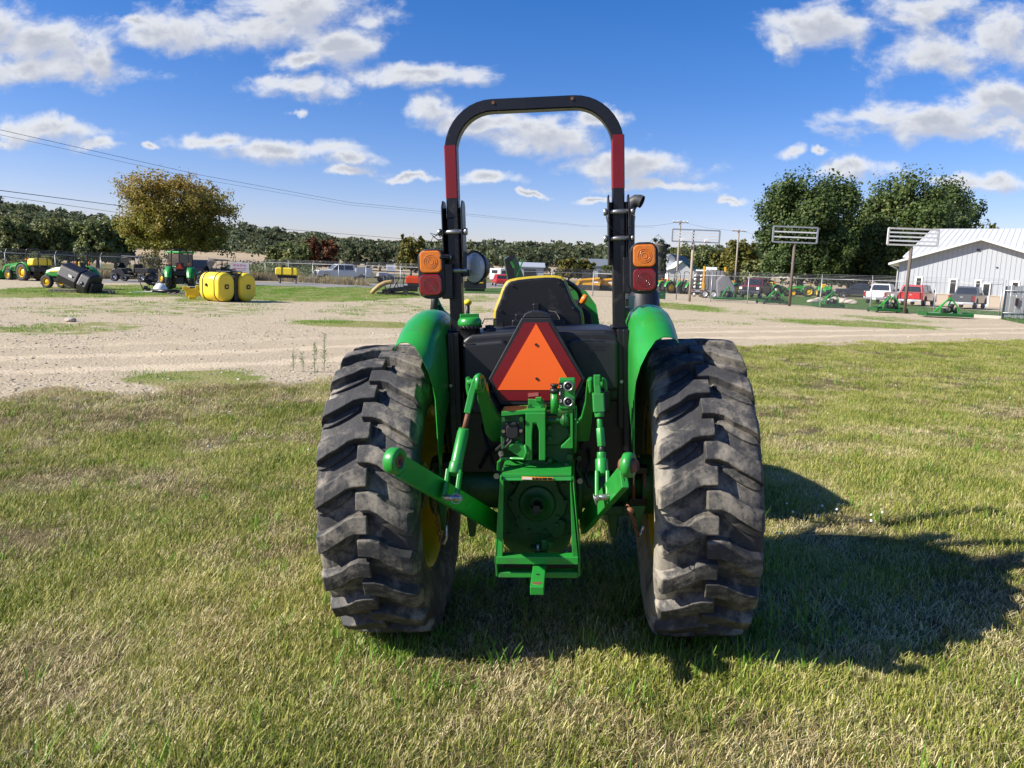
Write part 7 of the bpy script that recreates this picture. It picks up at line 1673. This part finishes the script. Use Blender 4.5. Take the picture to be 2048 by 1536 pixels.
# ---- mower with an orange engine, tan chute
t_ = thing('vacuum_mower', 'black mowing machine with an orange engine cover and a curved tan chute', 'mower', at_g(803, 50), R(4))
bxs('deck', M_black, t_, [((-.2, 0, .10), (2.7, .9, .08)), ((-.3, .1, .35), (1.6, .7, .28), (0, -.15, 0)), ((.6, 0, .45), (.9, .8, .35)), ((-.9, -.2, .25), (.6, .5, .2))], .03)
b = MB(); b.tube([(-1.9, -.2, .05), (-1.7, -.2, .28), (-1.4, -.1, .55), (-1.05, 0, .75), (-.7, .05, .82), (-.5, .05, .78)], [.13, .14, .15, .15, .14, .12], 12); b.build('chute', mat('tan_plastic', (.42, .29, .12), .5), t_)
bxs('engine_cover', mat('engine_orange', (.62, .06, .015), .4), t_, [((.75, 0, .98), (.95, .6, .42)), ((.75, 0, 1.22), (.7, .45, .1))], .06); bxs('engine', M_darkst, t_, [((.8, 0, .68), (.8, .55, .25))], .02)
b = MB()
for (a, c) in (((-1.0, 0, .3), (-1.15, 0, 1.25)), ((-.5, 0, .4), (-.1, -.1, 1.15)), ((-.2, 0, .5), (-.4, .1, 1.0)), ((.1, .1, .6), (.15, .1, 1.4)), ((-1.3, -.3, .15), (.9, -.35, .18)), ((-.8, .2, .3), (-.6, .2, .95))): b.tube([a, c], .03, 6)
b.build('levers', M_black, t_); b = MB(); b.cyl((-.9, -.45, .2), (-.9, -.35, .2), .18, 14); b.cyl((.3, -.45, .2), (.3, -.35, .2), .18, 14); b.build('gauge_wheel', M_tyrep, t_)
t_ = thing('seed_drill', 'black and yellow box-shaped implement seen under the round work lamp', 'implement', at_g(950, 66), R(5)); bxs('box', M_plastic, t_, [((0, 0, .55), (1.9, .9, .6)), ((.45, 0, .95), (1.0, .8, .25))], .05); bxs('yellow_trim', M_yellow, t_, [((-.5, -.3, .95), (.6, .5, .15)), ((.1, -.46, .75), (1.2, .02, .1))]); bxs('skid', M_darkst, t_, [((0, 0, .12), (1.7, .7, .2))])
# ---- the tractor with its hood tipped up, behind the seat
t_ = thing('raised_hood', 'dark green machine hood tipped up steeply, sticking out above the tractor seat', 'machine hood', at_g(1028, 34), R(12)); z0 = AT(1028, 512, 34).z
b = MB(); b.prism([(-.42, 0, z0 - .12), (-.18, 0, z0), (.05, 0, z0 - .02), (.16, 0, z0 - .18), (.62, 0, z0 - 1.35), (-.15, 0, z0 - 1.35)], (0, .5, 0)); b.build('hood_shell', mat('dark_green_paint', (.012, .085, .03), .35, coat=.3), t_, .05)
b = MB(); b.prism([(-.46, -.03, z0 - .16), (-.2, -.03, z0 + .03), (.02, -.03, z0 + .03), (-.12, -.03, z0 - .25), (.12, -.03, z0 - 1.3), (-.2, -.03, z0 - 1.35), (-.36, -.03, z0 - .6)], (0, .1, 0)); b.build('hood_lining', M_plastic, t_, .02); bxs('hood_stripe', M_green, t_, [((-.1, -.05, z0 - .38), (.10, .03, .3), (0, -.5, 0)), ((.25, -.02, z0 - .5), (.05, .03, .8), (0, .36, 0))])
bxs('machine_base', M_black, t_, [((.15, .25, (z0 - 1.3) / 2), (.9, 1.2, z0 - 1.3))], .03)
# ---- loaders in yellow and black
def skid(label, loc, rz):
    t_ = thing('compact_loader', label, 'loader', loc, rz, 'yellow and black compact loaders')
    b = MB(); b.prism([(-.55, -1.4, .5), (-.55, -1.5, 1.2), (-.55, -.4, 1.35), (-.55, .9, 1.0), (-.55, 1.0, .5)], (1.1, 0, 0)); b.build('body', mat('loader_yellow', (.72, .36, .02), .4, dirt=.2), t_, .04)
    bxs('cab', M_plastic, t_, [((0, .1, 1.65), (1.0, 1.1, 1.0))], .05); bxs('cab_window', M_glass, t_, [((-.51, .1, 1.7), (.02, .8, .7)), ((0, .66, 1.7), (.8, .02, .7)), ((.51, .1, 1.7), (.02, .8, .7))]); bxs('roof', M_plastic, t_, [((0, .1, 2.18), (1.1, 1.25, .08))], .02)
    for q in (-1, 1):
        b = MB(); b.prism([(q * .62 - .2, y, z) for y, z in ((-1.3, .0), (-1.5, .3), (-1.2, .6), (1.0, .6), (1.25, .3), (1.0, 0))], (.4, 0, 0)); b.build('track', M_tyrep, t_, .04)
        b = MB(); b.bar((q * .66, -1.35, 1.4), (q * .66, .9, 1.15), .12, .2); b.bar((q * .66, .9, 1.15), (q * .66, 1.4, .4), .12, .18); b.build('lift_arm', MATS['loader_yellow'], t_)
    b = MB(); b.prism([(-.9, 1.4, .1), (-.9, 1.4, .6), (-.9, 1.9, .08)], (1.8, 0, 0)); b.build('bucket', M_darkst, t_); bxs('decal', M_white, t_, [((-.565, -.9, .95), (.02, .6, .2)), ((.565, -.9, .95), (.02, .6, .2))])
    return t_
skid('yellow and black compact loader behind the thin fence post, left of its twin', at_g(1176, 88), R(80)); skid('yellow and black compact loader partly behind the right roll bar post', at_g(1208, 89), R(78)); 
skid('dusty yellow compact loader at the left end of the row of green tractors', at_g(1318, 90), R(70))
# ---- row of green tractors on the right
for px, Y, rz, kw, lab in [
    (1334, 86, -62, {}, 'green tractor with a yellow seat, first of the row beside the right lamp cluster'),
    (1357, 86, -62, {}, 'green tractor with a yellow seat left of the wooden sign pole'),
    (1376, 85, -62, {}, 'green tractor with a yellow seat directly behind the wooden sign pole'),
    (1397, 86, -62, {}, 'green tractor with a yellow seat behind the stack with white discs'),
    (1466, 92, -62, {}, 'green tractor with a yellow seat between the trailer and the dark red pickup'),
    (1546, 92, -62, {}, 'green tractor with a yellow seat just right of the dark red pickup'),
    (1618, 95, 78, dict(loader=True), 'green tractor with its loader bucket lowered, right of the middle sign pole'),
    (1650, 93, 168, dict(loader=False), 'green tractor facing the viewer left of the near black pickup')]:
    small_tractor(lab, at_g(px, Y), R(rz), 1.15, **kw)
t_ = thing('cab_tractor', 'green cab tractor seen between the row of tractors and the loaded trailer', 'tractor', at_g(1408, 82), R(-20)); t_.rotation_euler.z = R(-20)
bxs('cab', M_glass, t_, [((0, 0, 1.9), (1.4, 1.4, 1.2))], .06); bxs('cab_roof', M_white, t_, [((0, 0, 2.58), (1.6, 1.7, .16))], .04); bxs('hood', M_green, t_, [((0, 1.7, 1.35), (.8, 1.9, .8))], .08); bxs('chassis', M_darkst, t_, [((0, .8, .8), (.8, 3.2, .5))])
for q in (-1, 1): wheel(t_, (q * .95, -.2, .85), .85, .5, M_yellow, lugs=20, out=q); wheel(t_, (q * .9, 2.2, .55), .55, .4, M_yellow, lugs=16, out=q)
# loaded trailer with a folded implement
t_ = thing('loaded_trailer', 'small tandem trailer with red and white rear lights under the upright implement', 'trailer', at_g(1415, 72), R(-8)); bxs('trailer_bed', M_galv, t_, [((.4, 0, .62), (3.2, 1.8, .12)), ((-.9, -.9, .62), (1.2, .1, .22))], .01)
for x in (-.25, .5): wheel(t_, (x, -.95, .36), .36, .24, M_white).rotation_euler.z = R(90)
for x in (-1.3, -.6): bxs('marker_light', M_redl, t_, [((x, -.97, .66), (.25, .03, .1))])
t_ = thing('upright_implement', 'folded dark grey implement standing upright on the tandem trailer with yellow edges', 'implement', Vector(at_g(1428, 72)) + Vector((0, 0, .68)), R(-8))
for k in range(5): bxs('panel', mat('dusty_grey_steel', (.17, .17, .18), .7, dirt=.4), t_, [((-.65 + k * .33, 0, .95), (.26, .5, 1.8))], .02)
for x in (-.95, .95): bxs('side_frame', mat('loader_yellow', (.72, .36, .02), .4), t_, [((x, 0, 1.15), (.14, .3, 2.1)), ((x, -.1, .35), (.22, .4, .6))], .01)
bxs('top_box', M_white, t_, [((-.3, 0, 2.0), (1.0, .5, .28))], .03)
t_ = thing('disc_stack', 'two upright black racks of round white discs left of the upright implement', 'disc rack', at_g(1396, 73), 0)
for x in (-.25, .32):
    bxs('rack_post', M_darkst, t_, [((x, .05, 1.1), (.25, .06, 2.1))])
    for k in range(6):
        b = MB(); b.lathe([(.13, 0), (.13, .05), (.001, .06)], axisM((x, 0.02, .25 + .35 * k), (0, -1, 0)), 14); b.build('disc', M_white, t_)
t_ = thing('covered_machine', 'dark grey dusty machine under cover between the upright implement and the dark red pickup', 'machine', at_g(1455, 71), R(-10)); b = MB(); b.prism([(-.9, -.6, 0.1), (-1.0, -.6, 1.6), (-.5, -.6, 2.2), (.1, -.6, 2.0), (.7, -.6, 1.0), (.9, -.6, 0.1)], (0, 1.3, 0)); b.build('cover', mat('dusty_grey_steel', (.17, .17, .18), .7), t_, .12); bxs('wheel_guard', M_black, t_, [((0, -.7, .4), (1.2, .2, .6))], .05)
t_ = thing('green_blade', 'dark green box blade on the gravel directly right of the right roll bar post', 'implement', at_g(1320, 58), 0); bxs('blade', mat('dark_green_paint', (.012, .085, .03), .35), t_, [((0, 0, .38), (.95, .12, .52))], .02); bxs('side_plate', mat('dark_green_paint', (0, 0, 0), .35), t_, [((.45, .2, .3), (.04, .5, .4)), ((-.45, .2, .3), (.04, .5, .4))], .01); b = MB(); [b.cyl((x, -.065, .45), (x, -.08, .45), .03, 8) for x in (-.2, .2)]; b.build('bolts', M_galv, t_)

# ---- rotary cutters in a row along the fence
def cutter(label, px, py, rz, w=2.2, tail=True, kind=0):
    p = G(px, py); t_ = thing('rotary_cutter', label, 'mower', (p.x, p.y, 0), rz, 'green mower attachments along the fence')
    b = MB(); b.prism([(-w / 2, -.8, .18), (-w / 2, .5, .18), (-w / 2 + .3, .9, .18), (w / 2 - .3, .9, .18), (w / 2, .5, .18), (w / 2, -.8, .18)], (0, 0, .07)); b.build('deck', M_green, t_, .01)
    b = MB()
    for x in (-w / 2 + .02, w / 2 - .06): b.box((x, -.15, .20), (.05, 1.35, .24))
    b.box((0, -.79, .17), (w, .03, .16)); b.build('side_skirt', M_green_shade, t_, .005)
    for q in (-1, 1):
        b = MB(); b.bar((q * .48, -.55, .25), (q * .46, -.60, .62), .05, .10, (0, 1, 0)); b.bar((q * .46, -.60, .60), (q * .07, -.55, 1.08), .05, .10, (0, 1, 0)); b.build('mast_arm', M_green, t_)
        b = MB(); b.bar((q * .08, -.5, 1.02), (q * .3, .7, .3), .05, .08, (0, 0, 1)); b.build('brace', M_green, t_)
    b = MB(); b.box((0, -.56, 1.10), (.14, .10, .18)); b.build('mast_head', M_white if kind == 1 else M_green, t_, .01)
    b = MB(); b.lathe([(.09, -.08), (.19, -.06), (.20, 0), (.19, .06), (.09, .08)], axisM((0.0, -.62, .48), (0, 1, 0)), 18); b.build('driveline_shield', M_plastic, t_)
    bxs('gearbox', M_darkst, t_, [((0, .0, .38), (.3, .3, .28))], .03)
    if tail: b = MB(); b.cyl((.72, .3, .38), (.72, .45, .38), .15, 14); b.build('tail_wheel', M_tyrep, t_); bxs('tail_bracket', M_plastic, t_, [((.72, .2, .5), (.12, .3, .2))], .01)
    if kind == 1:
        for q in (-1, 1):
            for yy in (-.7, .7): b = MB(); b.cyl((q * .95, yy, .13), (q * .86, yy, .13), .13, 12); b.build('caster', M_tyrep, t_)
        bxs('belt_cover', M_plastic, t_, [((-.55, 0, .3), (.5, .7, .1)), ((.55, 0, .3), (.5, .7, .1))], .03)
    return t_
cutter('leftmost of the five green cutters, wide deck, near the covered machine', 1453, 601, R(-6), 2.4)
cutter('green mower with a white front bar, second from the left along the fence', 1544, 608, R(4), 1.7, kind=1)
cutter('green cutter with a triangular mast in front of the boulders', 1655, 615, R(3), 1.7)
cutter('green finishing mower with caster wheels at the foot of the rightmost sign pole', 1774, 625, R(-4), 1.9, kind=1)
cutter('widest green rotary cutter, nearest the gate and rightmost of the five', 1888, 635, R(-8), 2.5)
